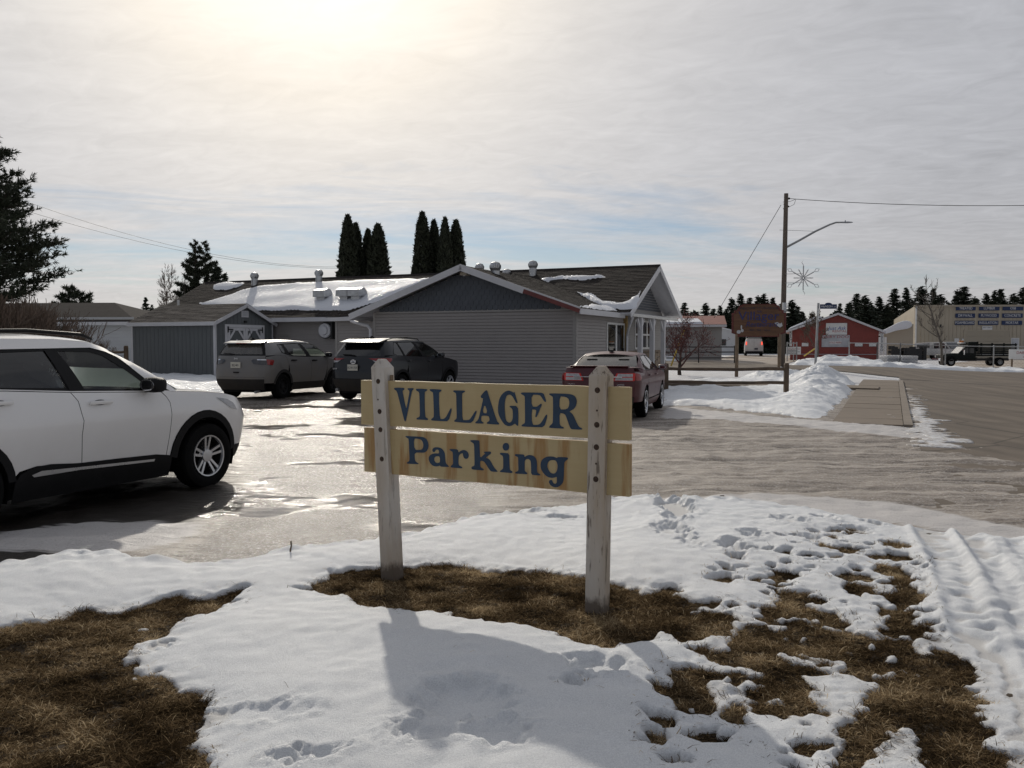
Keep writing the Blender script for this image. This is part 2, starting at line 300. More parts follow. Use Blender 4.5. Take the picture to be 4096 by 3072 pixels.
# ---------------------------------------------------------------- mesh helpers
def tag(o,label=None,cat=None,group=None,kind=None):
    if label: o['label']=label
    if cat: o['category']=cat
    if group: o['group']=group
    if kind: o['kind']=kind
    return o
def empty(name,loc=(0,0,0),rz=0,label=None,cat=None,group=None):
    o=bpy.data.objects.new(name,None); COL.objects.link(o); o.location=loc; o.rotation_euler=(0,0,rz); o.empty_display_size=.2
    return tag(o,label,cat,group)
def link(name,me,parent=None,mat=None,smooth=False):
    if mat is not None and not me.materials: me.materials.append(M[mat] if isinstance(mat,str) else mat)
    if smooth: me.polygons.foreach_set('use_smooth',[True]*len(me.polygons))
    o=bpy.data.objects.new(name,me); COL.objects.link(o)
    if parent: o.parent=parent
    return o
class MB:
    def __init__(s): s.v=[]; s.f=[]; s.tone=None
    def add(s,vs,fs):
        k=len(s.v); s.v+= [tuple(v) for v in vs]; s.f+=[tuple(i+k for i in f) for f in fs]; return s
    def hexa(s,p): return s.add(p,[(0,3,2,1),(4,5,6,7),(0,1,5,4),(1,2,6,5),(2,3,7,6),(3,0,4,7)])
    def box(s,a,b):
        (x0,y0,z0),(x1,y1,z1)=a,b
        return s.hexa([(x0,y0,z0),(x1,y0,z0),(x1,y1,z0),(x0,y1,z0),(x0,y0,z1),(x1,y0,z1),(x1,y1,z1),(x0,y1,z1)])
    def bar(s,p,q,w,h=None,up=(0,0,1)):
        """box beam from p to q, w across and h along 'up'"""
        h=h or w; p,q=Vector(p),Vector(q); d=(q-p).normalized(); u=Vector(up); r=d.cross(u)
        if r.length<1e-4: r=d.cross(Vector((1,0,0)))
        r.normalize(); u=r.cross(d).normalized(); r*=w/2; u*=h/2
        return s.hexa([p-r-u,p+r-u,q+r-u,q-r-u,p-r+u,p+r+u,q+r+u,q-r+u])
    def tube(s,path,rad,n=6,cap=True):
        path=[Vector(p) for p in path]; m=len(path)
        if not hasattr(rad,'__len__'): rad=[rad]*m
        k=len(s.v); prev=None
        for i,p in enumerate(path):
            d=(path[min(i+1,m-1)]-path[max(i-1,0)]).normalized()
            a=prev if prev is not None else (Vector((0,0,1)) if abs(d.z)<.9 else Vector((1,0,0)))
            r=(a-d*a.dot(d)).normalized(); prev=r; t=d.cross(r)
            for j in range(n):
                an=2*math.pi*j/n; s.v.append(tuple(p+(r*math.cos(an)+t*math.sin(an))*rad[i]))
        for i in range(m-1):
            for j in range(n):
                j2=(j+1)%n; s.f.append((k+i*n+j,k+i*n+j2,k+(i+1)*n+j2,k+(i+1)*n+j))
        if cap: s.f.append(tuple(k+j for j in range(n))[::-1]); s.f.append(tuple(k+(m-1)*n+j for j in range(n)))
        return s
    def lathe(s,prof,n=20,axis='z',c=(0,0,0),arc=2*math.pi):
        """prof: (radius, along)"""
        k=len(s.v); full=abs(arc-2*math.pi)<1e-6; nn=n if full else n+1
        for r,h in prof:
            for j in range(nn):
                a=arc*j/n; x,y=r*math.cos(a),r*math.sin(a)
                p={'z':(x,y,h),'y':(x,h,y),'x':(h,x,y)}[axis]; s.v.append((p[0]+c[0],p[1]+c[1],p[2]+c[2]))
        for i in range(len(prof)-1):
            for j in range(n):
                j2=(j+1)%nn; q=(k+i*nn+j,k+i*nn+j2,k+(i+1)*nn+j2,k+(i+1)*nn+j); s.f.append(q if axis!='y' else q[::-1])
        return s
    def prism(s,poly,y0,y1,plane='xz'):
        """poly in plane, extruded along the third axis"""
        n=len(poly); g={'xz':lambda p,h:(p[0],h,p[1]),'xy':lambda p,h:(p[0],p[1],h),'yz':lambda p,h:(h,p[0],p[1])}[plane]
        vs=[g(p,y0) for p in poly]+[g(p,y1) for p in poly]
        fs=[tuple(range(n))[::-1],tuple(range(n,2*n))]+[(i,(i+1)%n,n+(i+1)%n,n+i) for i in range(n)]
        return s.add(vs,fs)
    def xf(s,m):
        s.v=[tuple(m@Vector(v)) for v in s.v]; return s
    def mesh(s,name):
        me=bpy.data.meshes.new(name); me.from_pydata(s.v,[],s.f); me.update(); return me
    def build(s,name,mat,parent=None,smooth=False,bevel=0,fix=True):
        me=s.mesh(name)
        if fix or bevel:
            bm=bmesh.new(); bm.from_mesh(me)
            if fix: bmesh.ops.recalc_face_normals(bm,faces=bm.faces)
            if bevel: bmesh.ops.bevel(bm,geom=[e for e in bm.edges if len(e.link_faces)==2 and e.calc_face_angle(0)>.5],offset=bevel,segments=2,affect='EDGES',profile=.6)
            bm.to_mesh(me); bm.free()
        o=link(name,me,parent,mat)
        if smooth: smooth_angle(me,R(38))
        return o
def smooth_angle(me,ang):
    me.polygons.foreach_set('use_smooth',[True]*len(me.polygons))
    try: me.set_sharp_from_angle(angle=ang)
    except Exception: pass
def npmesh(name,V,F,attrs=None):
    me=bpy.data.meshes.new(name); F=np.asarray(F,np.int32); k=F.shape[1]
    me.vertices.add(len(V)); me.vertices.foreach_set('co',np.asarray(V,np.float32).ravel())
    me.loops.add(F.size); me.loops.foreach_set('vertex_index',F.ravel())
    me.polygons.add(len(F)); me.polygons.foreach_set('loop_start',np.arange(0,F.size,k,dtype=np.int32)); me.polygons.foreach_set('loop_total',np.full(len(F),k,np.int32))
    me.update(calc_edges=True)
    for n,a in (attrs or {}).items():
        at_=me.attributes.new(n,'FLOAT','POINT'); at_.data.foreach_set('value',np.asarray(a,np.float32).ravel())
    return me
def copytree(o,parent=None):
    c=o.copy(); COL.objects.link(c)
    if parent: c.parent=parent
    for ch in list(o.children): copytree(ch,c)
    return c
def text(s,size,depth=.003,sx=1.0,shear=0.0,spacing=1.0):
    cu=bpy.data.curves.new('t','FONT'); cu.body=s; cu.size=size; cu.extrude=depth; cu.align_x='CENTER'; cu.align_y='CENTER'; cu.resolution_u=3; cu.shear=shear; cu.space_character=spacing
    to=bpy.data.objects.new('t',cu); COL.objects.link(to); dg=bpy.context.evaluated_depsgraph_get(); dg.update()
    me=bpy.data.meshes.new_from_object(to.evaluated_get(dg)); bpy.data.objects.remove(to); bpy.data.curves.remove(cu)
    me.transform(Matrix.Diagonal((sx,1,1,1))@Matrix()); return me
def textobj(name,s,size,mat,parent,mtx,depth=.003,sx=1.0,bold=0,shear=0.0):
    """text stands in local xz, facing -y, before mtx"""
    me=text(s,size,depth,sx,shear); me.transform(mtx@Matrix.Rotation(math.pi/2,4,'X')); me.materials.clear()
    return link(name,me,parent,mat)
def pip(p,poly):
    x,y=p; c=False; n=len(poly); j=n-1
    for i in range(n):
        xi,yi=poly[i]; xj,yj=poly[j]
        if (yi>y)!=(yj>y) and x<(xj-xi)*(y-yi)/(yj-yi)+xi: c=not c
        j=i
    return c
def resample(poly,res):
    out=[]; n=len(poly)
    for i in range(n):
        a,b=poly[i],poly[(i+1)%n]; d=math.hypot(b[0]-a[0],b[1]-a[1]); k=max(1,int(math.ceil(d/res)))
        out+=[(a[0]+(b[0]-a[0])*t/k,a[1]+(b[1]-a[1])*t/k) for t in range(k)]
    return out
def chaikin(poly,it=1,q=.25):
    for _ in range(it):
        o=[]; n=len(poly)
        for i in range(n):
            a,b=poly[i],poly[(i+1)%n]
            o+=[(a[0]+(b[0]-a[0])*q,a[1]+(b[1]-a[1])*q),(a[0]+(b[0]-a[0])*(1-q),a[1]+(b[1]-a[1])*(1-q))]
        poly=o
    return poly
def inset(poly,d):
    n=len(poly); ar=sum(poly[i][0]*poly[(i+1)%n][1]-poly[(i+1)%n][0]*poly[i][1] for i in range(n)); sg=1 if ar>0 else -1; out=[]
    for i in range(n):
        p0,p1,p2=poly[i-1],poly[i],poly[(i+1)%n]
        a=Vector((p1[0]-p0[0],p1[1]-p0[1])); b=Vector((p2[0]-p1[0],p2[1]-p1[1]))
        if a.length<1e-6 or b.length<1e-6: out.append(p1); continue
        a.normalize(); b.normalize(); nn=Vector((-a.y-b.y,a.x+b.x))*sg
        if nn.length<1e-3: out.append(p1); continue
        nn.normalize(); c=max(.4,nn.dot(Vector((-a.y,a.x))*sg)); out.append((p1[0]+nn.x*d/c,p1[1]+nn.y*d/c))
    return out
def cdt(outline,holes=(),res=.06,grid=True):
    loops=[resample(outline,res)]+[resample(h,res) for h in holes]; vs=[]; es=[]
    for l in loops:
        k=len(vs); vs+=[Vector(p) for p in l]; es+=[(k+i,k+(i+1)%len(l)) for i in range(len(l))]
    if grid:
        xs=[p[0] for p in outline]; ys=[p[1] for p in outline]; bd=np.array([tuple(v) for v in vs])
        y=min(ys)+res/2
        while y<max(ys):
            x=min(xs)+res/2
            while x<max(xs):
                if pip((x,y),outline) and not any(pip((x,y),h) for h in holes) and ((bd[:,0]-x)**2+(bd[:,1]-y)**2).min()>(res*.55)**2: vs.append(Vector((x,y)))
                x+=res
            y+=res
    r=delaunay_2d_cdt(vs,es,[],1,1e-6); P_=[tuple(p) for p in r[0]]; F_=[]
    for f in r[2]:
        c=(sum(P_[i][0] for i in f)/len(f),sum(P_[i][1] for i in f)/len(f))
        if pip(c,outline) and not any(pip(c,h) for h in holes): F_.append(tuple(f))
    return P_,F_
def panel(name,outline,fn,mat,parent,holes=(),res=.07,out=None,smooth=True,grid=True):
    """a sheet outlined in 2D (with holes), draped on the surface fn(u,v); 'out' is the rough outward direction"""
    vs,fs=cdt(outline,holes,res,grid); P=[Vector(fn(*p)) for p in vs]
    if out is not None:
        s=0; ov=Vector(out)
        for f in fs: s+=(P[f[1]]-P[f[0]]).cross(P[f[2]]-P[f[0]]).dot(ov)
        if s<0: fs=[f[::-1] for f in fs]
    me=bpy.data.meshes.new(name); me.from_pydata([tuple(p) for p in P],[],fs); me.update()
    return link(name,me,parent,mat,smooth)
def spectral(nx,ny,res,lo,hi,beta,seed):
    """tileless random field with wavelengths lo..hi metres, std 1"""
    r=np.random.default_rng(seed); f=np.fft.rfft2(r.standard_normal((ny,nx)))
    ky=np.fft.fftfreq(ny,res)[:,None]; kx=np.fft.rfftfreq(nx,res)[None,:]; k=np.sqrt(kx**2+ky**2); k[0,0]=1e-9
    a=np.where((k>1/hi)&(k<1/lo),k**(-beta/2.0),0); g=np.fft.irfft2(f*a,(ny,nx)); return g/(g.std()+1e-9)
def blur(a,sig,res):
    ny,nx=a.shape; p=int(3*sig/res)+2; b=np.pad(a,p,mode='edge'); ky=np.fft.fftfreq(b.shape[0])[:,None]; kx=np.fft.rfftfreq(b.shape[1])[None,:]
    g=np.exp(-2*(math.pi*sig/res)**2*(kx**2+ky**2)); return np.fft.irfft2(np.fft.rfft2(b)*g,b.shape)[p:p+ny,p:p+nx]
def rasterize(polys,X,Y):
    m=np.zeros(X.shape,bool)
    for poly in polys:
        pa=np.array(poly); x0,y0=pa.min(0); x1,y1=pa.max(0); box=(X>=x0)&(X<=x1)&(Y>=y0)&(Y<=y1)
        if not box.any(): continue
        xs=X[box]; ys=Y[box]; c=np.zeros(xs.shape,bool); j=len(poly)-1
        for i in range(len(poly)):
            xi,yi=poly[i]; xj,yj=poly[j]
            if yi!=yj: c^=((yi>ys)!=(yj>ys))&(xs<(xj-xi)*(ys-yi)/(yj-yi)+xi)
            j=i
        m[box]|=c
    return m
def sstep(a,b,x): t=np.clip((x-a)/(b-a),0,1); return t*t*(3-2*t)
# ---------------------------------------------------------------- terrain
CTRL=np.array([(-3.5,9.7,0),(-1,5.5,0),(0,8,0),(4,8,0),(8,12,-.02),(-7,25,.13),(-3.3,24.5,.13),(2.7,21.8,-.10),(6,18,-.05),(5,27,-.02),(8.7,27,0),(12,34,.08),(16,50,.22),(12.7,64,.45),(22,60,.22),(33,55,-.10),(30,75,.24),(38,68,-.12),(26,100,.30),(45,100,0),
 (-11,32.5,.30),(-10,15,.05),(-16,28,.32),(-20,45,.5),(0,35,.15),(60,60,-.3),(90,100,-.2),(-60,80,.8),(0,120,.6),(60,200,.2),(-100,200,1.0),(0,300,.8),(15,8,-.1),(12,18,-.1),(18,25,-.1),(24,40,-.1),(-15,8,.0),(-4,2,0),(4,3,0),(20,2,-.15),(-20,0,.1)])
def tz(x,y):
    x=np.asarray(x,float); y=np.asarray(y,float); sh=x.shape; xf=x.ravel()[:,None]; yf=y.ravel()[:,None]; out=np.empty(xf.shape[0])
    for s in range(0,len(out),40000):
        d=(xf[s:s+40000]-CTRL[None,:,0])**2+(yf[s:s+40000]-CTRL[None,:,1])**2+2.5
        w=d**-1.6; out[s:s+40000]=(w*CTRL[None,:,2]).sum(1)/w.sum(1)
    return out.reshape(sh)
def tz1(x,y): return float(tz(np.array([x]),np.array([y]))[0])
def gridmesh(name,xs,ys,Z,mat,keep=None,attrs=None,parent=None,smooth=True):
    nx,ny=len(xs),len(ys); X,Y=np.meshgrid(xs,ys); V=np.stack([X,Y,Z],-1).reshape(-1,3)
    i=np.arange((ny-1)*(nx-1)); a=(i//(nx-1))*nx+i%(nx-1); F=np.stack([a,a+1,a+nx+1,a+nx],1)
    if keep is not None:
        kf=keep.ravel(); F=F[kf[F].any(1)]
        used=np.zeros(len(V),bool); used[F.ravel()]=True; idx=np.cumsum(used)-1; F=idx[F]; V=V[used]; attrs={k:np.asarray(v).reshape(-1)[used] for k,v in (attrs or {}).items()}
    me=npmesh(name,V,F,attrs); return link(name,me,parent,mat,smooth)
def sheet(name,poly,mat,dz=.004,res=.6,zf=None,parent=None):
    """flat-lying sheet following the terrain"""
    zf=zf or tz1; return panel(name,poly,lambda x,y:(x,y,zf(x,y)+dz),mat,parent,(),res,(0,0,1))
LETTERS=[
('V','275 1376 312 1378 353 1377 356 1371 352 1365 343 1361 341 1352 345 1335 367 1244 375 1271 393 1346 393 1360 384 1365 378 1371 382 1376 422 1378 429 1373 424 1368 416 1362 410 1346 367 1177 363 1168 358 1168 351 1176 302 1337 292 1357 279 1363 273 1370',''),
('I','445 1374 475 1376 530 1374 532 1369 526 1363 515 1358 511 1352 510 1276 514 1208 520 1199 534 1194 536 1188 532 1183 493 1184 451 1183 446 1188 450 1194 467 1200 473 1209 472 1274 470 1346 464 1356 449 1361 443 1369',''),
('L','550 1375 580 1376 635 1374 637 1368 632 1362 621 1358 618 1351 618 1279 624 1196 646 1195 660 1201 673 1215 701 1261 707 1264 711 1259 708 1240 688 1183 646 1182 564 1182 557 1187 561 1193 574 1201 579 1211 577 1278 574 1350 569 1357 552 1364 547 1370',''),
('L','726 1372 755 1372 807 1373 808 1367 805 1363 791 1358 786 1351 787 1285 788 1196 812 1196 836 1199 847 1209 880 1253 887 1256 890 1251 884 1233 860 1182 812 1180 735 1182 728 1186 731 1192 744 1201 747 1212 745 1284 744 1350 739 1357 724 1362 722 1367',''),
('A','959 1379 964 1377 967 1368 1027 1209 1035 1196 1046 1190 1046 1184 1040 1180 965 1181 959 1184 962 1190 976 1199 980 1206 977 1219 972 1228 926 1229 922 1216 921 1202 926 1194 938 1189 939 1184 936 1181 885 1180 879 1183 882 1189 899 1201 906 1219 917 1260 937 1331 926 1331 919 1336 918 1341 924 1351 948 1375','946 1300 967 1243 930 1244'),
('G','1108 1382 1124 1379 1143 1370 1149 1375 1153 1365 1161 1339 1170 1316 1169 1310 1163 1310 1156 1316 1138 1346 1124 1357 1111 1358 1098 1352 1089 1334 1084 1310 1083 1273 1088 1226 1094 1206 1106 1197 1118 1196 1128 1202 1136 1216 1138 1234 1137 1263 1133 1276 1126 1282 1117 1286 1116 1291 1121 1294 1172 1294 1175 1242 1175 1179 1168 1180 1159 1185 1152 1192 1138 1182 1121 1176 1104 1175 1084 1181 1064 1202 1046 1230 1038 1254 1038 1288 1044 1324 1057 1350 1081 1373',''),
('E','1197 1373 1236 1374 1294 1375 1337 1375 1347 1353 1355 1331 1353 1323 1346 1324 1336 1335 1320 1357 1309 1362 1261 1362 1262 1295 1296 1294 1304 1301 1319 1312 1325 1313 1328 1308 1325 1299 1296 1238 1292 1235 1286 1236 1286 1242 1292 1269 1290 1276 1279 1278 1262 1278 1264 1191 1295 1191 1314 1196 1327 1210 1354 1252 1360 1253 1363 1248 1359 1227 1342 1180 1295 1178 1199 1177 1195 1182 1198 1187 1215 1196 1219 1205 1218 1272 1217 1346 1214 1354 1194 1363 1191 1368',''),
('R','1376 1373 1428 1374 1490 1374 1520 1370 1539 1358 1547 1338 1544 1315 1535 1297 1518 1284 1499 1276 1515 1267 1527 1254 1539 1229 1552 1205 1562 1192 1578 1187 1580 1181 1575 1178 1518 1177 1509 1181 1503 1191 1482 1243 1475 1257 1462 1263 1440 1265 1441 1205 1445 1196 1453 1190 1466 1187 1467 1182 1464 1178 1425 1178 1378 1178 1374 1182 1378 1190 1394 1203 1398 1214 1399 1279 1398 1349 1395 1356 1377 1364 1373 1368','1440 1358 1471 1357 1490 1351 1499 1339 1501 1322 1498 1305 1490 1292 1475 1286 1439 1285'),
('P','366 1078 396 1078 431 1078 484 1079 505 1077 524 1067 535 1051 540 1029 536 1008 524 991 508 982 490 980 433 978 435 938 439 925 449 918 463 912 465 909 461 907 417 905 376 904 372 908 375 913 389 920 394 930 391 986 389 1060 379 1064 366 1071 364 1074','428 1064 456 1065 478 1062 490 1055 498 1041 500 1026 496 1011 490 1002 477 997 432 994'),
('a','600 1021 618 1021 636 1016 651 1003 660 986 662 959 665 933 672 923 687 913 689 909 685 906 628 903 624 910 608 904 590 902 569 905 551 918 540 938 539 953 546 966 563 977 585 983 617 983 616 998 612 1005 603 1007 594 1004 586 992 580 989 572 990 566 998 567 1005 576 1016 588 1020','603 966 622 965 624 932 615 927 602 924 590 928 583 937 581 948 584 957 592 963'),
('r','695 1016 723 1018 755 1017 758 998 770 1008 784 1014 799 1017 814 1013 827 1003 832 990 831 978 824 967 812 963 800 966 793 975 790 987 789 996 779 994 767 987 760 975 758 950 759 926 767 919 781 915 786 910 784 905 778 904 734 904 704 904 701 908 702 913 714 923 719 930 718 958 717 995 712 1002 699 1006 693 1012',''),
('k','846 1078 874 1080 905 1080 907 1072 909 1019 911 974 937 997 948 1005 940 1008 937 1011 940 1015 966 1018 984 1019 989 1013 985 1005 977 999 948 979 965 977 982 967 1005 929 1030 907 1035 902 991 900 977 908 948 947 934 959 911 960 912 927 918 919 934 913 938 908 933 903 897 903 857 903 850 908 849 915 855 921 867 925 872 931 871 992 869 1053 863 1061 844 1070 841 1075',''),
('dot','1111 1055 1109 1045 1104 1037 1096 1032 1086 1030 1077 1032 1070 1038 1066 1047 1066 1057 1070 1066 1077 1073 1086 1076 1096 1076 1104 1072 1109 1064',''),
('i','1050 1016 1074 1017 1112 1016 1112 973 1114 926 1119 918 1132 913 1134 907 1129 902 1090 902 1050 902 1047 905 1049 910 1063 919 1070 927 1070 970 1069 992 1064 1000 1050 1005 1047 1011',''),
('n','1149 1014 1183 1016 1211 1016 1213 1001 1224 1010 1242 1015 1261 1015 1277 1009 1289 997 1294 979 1295 923 1301 916 1315 910 1317 906 1314 903 1285 902 1256 903 1256 941 1254 976 1250 985 1242 991 1232 992 1221 988 1214 980 1214 957 1214 924 1218 919 1230 912 1232 908 1229 903 1191 902 1155 901 1150 905 1151 910 1162 914 1170 919 1172 925 1171 958 1170 994 1166 1000 1152 1003 1147 1009',''),
('g','1387 1017 1405 1016 1423 1009 1425 1016 1459 1018 1488 1018 1492 1013 1489 1006 1475 997 1469 988 1467 964 1466 917 1464 887 1458 871 1444 856 1426 845 1408 843 1392 847 1379 855 1372 866 1371 873 1375 881 1384 884 1392 882 1396 873 1401 865 1410 863 1418 867 1422 877 1421 906 1410 899 1392 895 1372 896 1353 903 1335 919 1320 939 1316 962 1320 983 1332 1000 1353 1012 1371 1016','1395 997 1411 996 1420 988 1426 972 1425 951 1419 932 1408 922 1396 920 1382 924 1369 938 1361 956 1362 972 1369 986 1380 994')]
# ================================================================ SETTING: ground, road, lot, lawn
BX=Vector((.913,-.409,0)); BY=Vector((.409,.913,0)); BROT=math.atan2(-.409,.913); BO=Vector((1.96,26.2,0))   # street grid = restaurant axes
def bw(x,y): p=BO+BX*x+BY*y; return (p.x,p.y)
# far ground: snow covered land to the horizon
xs=np.concatenate([np.arange(-900,-60,60),np.arange(-60,90,1.25),np.arange(90,901,60)]); ys=np.concatenate([np.arange(-40,0,10),np.arange(0,130,1.25),np.arange(130,400,30),np.arange(400,1700,130)])
X,Y=np.meshgrid(xs,ys); Z=tz(X,Y)-.028
near=((X>-20)&(X<14)&(Y>-6)&(Y<30)); Z=Z-.12*near
tag(gridmesh('ground',xs,ys,Z,'snow_old'),kind='structure')
# main road and side street (one asphalt sheet)
rd=[bw(9.35,-40),bw(22,-40),bw(22,24),bw(60,24),bw(60,35),bw(-40,35),bw(-40,25),bw(9.35,25)]
rd=[bw(9.35,-34),bw(20,-34),bw(21,8),bw(26,22),bw(70,23),bw(70,35.5),bw(-30,35.5),bw(-30,25.5),bw(6,25),bw(9.2,22),bw(9.35,14)]
tag(sheet('road',rd,'asphalt',.004,1.6),kind='structure')
# yard entrance beyond the street
ye=[bw(-5.2,35.45),bw(2.2,35.45),bw(1.6,47),bw(2.5,85),bw(-9,85),bw(-5.6,47)]
def mk_yard():
    m=newmat('yard_sand'); b=NB(m); v=b.obj(); f=b.noise(.5,6,.6,b.obj((1,.35,1)),.4)
    b.out(b.mix(b.ramp(f,[(.35,0),(.7,1)]),(.27,.215,.16),(.47,.43,.39)),.85,0,b.bump(b.noise(20,4,.6,v),.3,.02),.3)
mk_yard()
tag(sheet('yard',ye,'yard_sand',.008,2.0),kind='structure')
ye2=[bw(9,39.2),bw(60,39),bw(60,80),bw(20,80),bw(14,60),bw(11,46)]
tag(sheet('yard',ye2,'yard_sand',.008,2.5),kind='structure')
# sidewalk: poured slabs with open joints, and a kerb stone line
sw=empty('sidewalk'); tag(sw,kind='structure')
SWX0,SWX1=7.75,9.15
def on(x,y,dz): p=bw(x,y); return (p[0],p[1],tz1(*p)+dz)
y=-5.6; k=0
while y<15:
    L=1.52; g=.012; mb=MB(); j=random.uniform(-.004,.004)
    A=[(SWX0+g,y+g),(SWX1-g,y+g),(SWX1-g,y+L-g),(SWX0+g,y+L-g)]
    mb.hexa([on(*p,-.05) for p in A]+[on(*p,.045+j+random.uniform(-.003,.003)) for p in A]); mb.build('slab','concrete',sw); y+=L
kb=empty('kerb'); tag(kb,kind='structure'); y=-5.6
while y<15:
    L=3.04; g=.006; mb=MB(); A=[(SWX1+.002,y+g),(SWX1+.17,y+g),(SWX1+.17,y+L-g),(SWX1+.002,y+L-g)]
    mb.hexa([on(*p,-.05) for p in A]+[on(*p,.058) for p in A]); mb.build('kerb_stone','kerb_stone',kb); y+=L
sw2=empty('sidewalk'); tag(sw2,kind='structure')                       # walk to the restaurant door behind the fence
x=0.9
while x<7.0:
    mb=MB(); A=[(x+.01,7.4),(x+1.5,7.4),(x+1.5,8.8),(x+.01,8.8)]; mb.hexa([on(*p,-.05) for p in A]+[on(*p,.09) for p in A]); mb.build('slab','concrete',sw2); x+=1.52
# parking lot: ice, meltwater, packed dirty snow
def P(*pts): return [gp(x,y) for x,y in pts]
res=.07; xs=np.arange(-17,15.5,res); ys=np.arange(4.2,31,res); X,Y=np.meshgrid(xs,ys); ny,nx=X.shape
wetm=blur(rasterize([P((225,410),(300,400),(420,402),(520,430),(560,455),(500,500),(440,540),(395,575),(330,590),(250,600),(180,590),(150,560),(215,520),(245,480))],X,Y).astype(float),.55,res)
bare=blur(rasterize([P((-400,470),(60,455),(200,478),(238,494),(246,508),(215,520),(180,530),(120,540),(70,540),(0,545),(-400,560)),P((-60,556),(20,552),(60,556),(75,566),(40,572),(-60,575))],X,Y).astype(float),.12,res)  # bare wet gravel, spread wider to paint the white SUV's shade
snowy=blur(rasterize([P((-200,550),(0,536),(90,522),(160,525),(215,528),(180,545),(110,560),(60,552),(-200,565)),P((560,540),(700,520),(860,520),(1100,560),(1100,545),(900,505),(780,495),(650,500),(520,520)),P((668,404),(760,414),(850,422),(925,424),(1000,450),(940,440),(830,428),(720,418),(660,415)),P((160,372),(230,380),(300,392),(230,402),(150,395)),P((330,385),(600,392),(640,380),(700,395),(660,405),(560,400),(330,398))],X,Y).astype(float),.18,res)
und=spectral(nx,ny,res,.25,2.5,2.6,3)*.010*(1-.75*np.clip(wetm*1.3,0,1))+spectral(nx,ny,res,.14,.5,1.5,4)*.004*(1-.85*np.clip(wetm*1.3,0,1))
st=blur(spectral(nx,ny,res,.14,1.2,1.2,5),.05,res)*.006
tr=np.zeros_like(X)
for (a,bq,wd,dp) in (((-4.4,14),(-.9,6.6),.22,.02),((-2.9,14.6),(.4,7.2),.22,.018),((-1.,18),(9.,9.2),.25,.02),((0.2,19),(10.,11),.25,.02),((-5,13),(9.3,11.2),.22,.02),((-6,15),(9.3,14.),.22,.015)):
    ax,ay=a; bx,by=bq; dx,dy=bx-ax,by-ay; L=math.hypot(dx,dy); d=np.abs((X-ax)*dy-(Y-ay)*dx)/L; tr-=dp*np.exp(-(d/wd)**2)
Z=tz(X,Y)+und+st+tr*.55+.012*snowy
n_e=spectral(nx,ny,res,.4,3,2,8); u=(X-BO.x)*BX.x+(Y-BO.y)*BX.y; v=(X-BO.x)*BY.x+(Y-BO.y)*BY.y
ue=9.0+2.8*sstep(-9,-12.5,v)+.25*n_e; keep=u<ue+1.2
Z=Z+.016-np.clip(u-ue,0,9)*.07
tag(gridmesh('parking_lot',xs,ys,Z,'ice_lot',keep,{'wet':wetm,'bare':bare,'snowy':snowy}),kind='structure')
# ---------------------------------------------------------------- lawn in front: soil, dead grass, melting snow
LZ=.15
def UA(*pts): return [gp(x*.2315,475+y*.2315,LZ) for x,y in pts]          # survey points, left photo crop
def UB(*pts): return [gp(512+x*.2315,475+y*.2315,LZ) for x,y in pts]      # right photo crop
def EL(x,y,rx,ry,s=0): return UB(*[(x+rx*math.cos(t)+s*ry*math.sin(t),y+ry*math.sin(t)) for t in np.linspace(0,2*math.pi,15)[:-1]])
lawn_edge=UA((-700,470),(0,412),(100,420),(200,402),(290,382),(400,370),(480,380),(550,362),(620,365),(700,380),(830,388),(900,385),(1000,370),(1100,350),(1200,322),(1290,302),(1420,287),(1530,287),(1640,275),(1740,268),(1850,235),(1960,190),(2100,150),(2212,122))+UB((100,112),(300,104),(500,98),(700,104),(900,112),(1100,112),(1300,120),(1500,150),(1700,185),(1900,220),(2050,240),(2212,258),(2900,330))+[(7.5,2),(-6.5,2)]
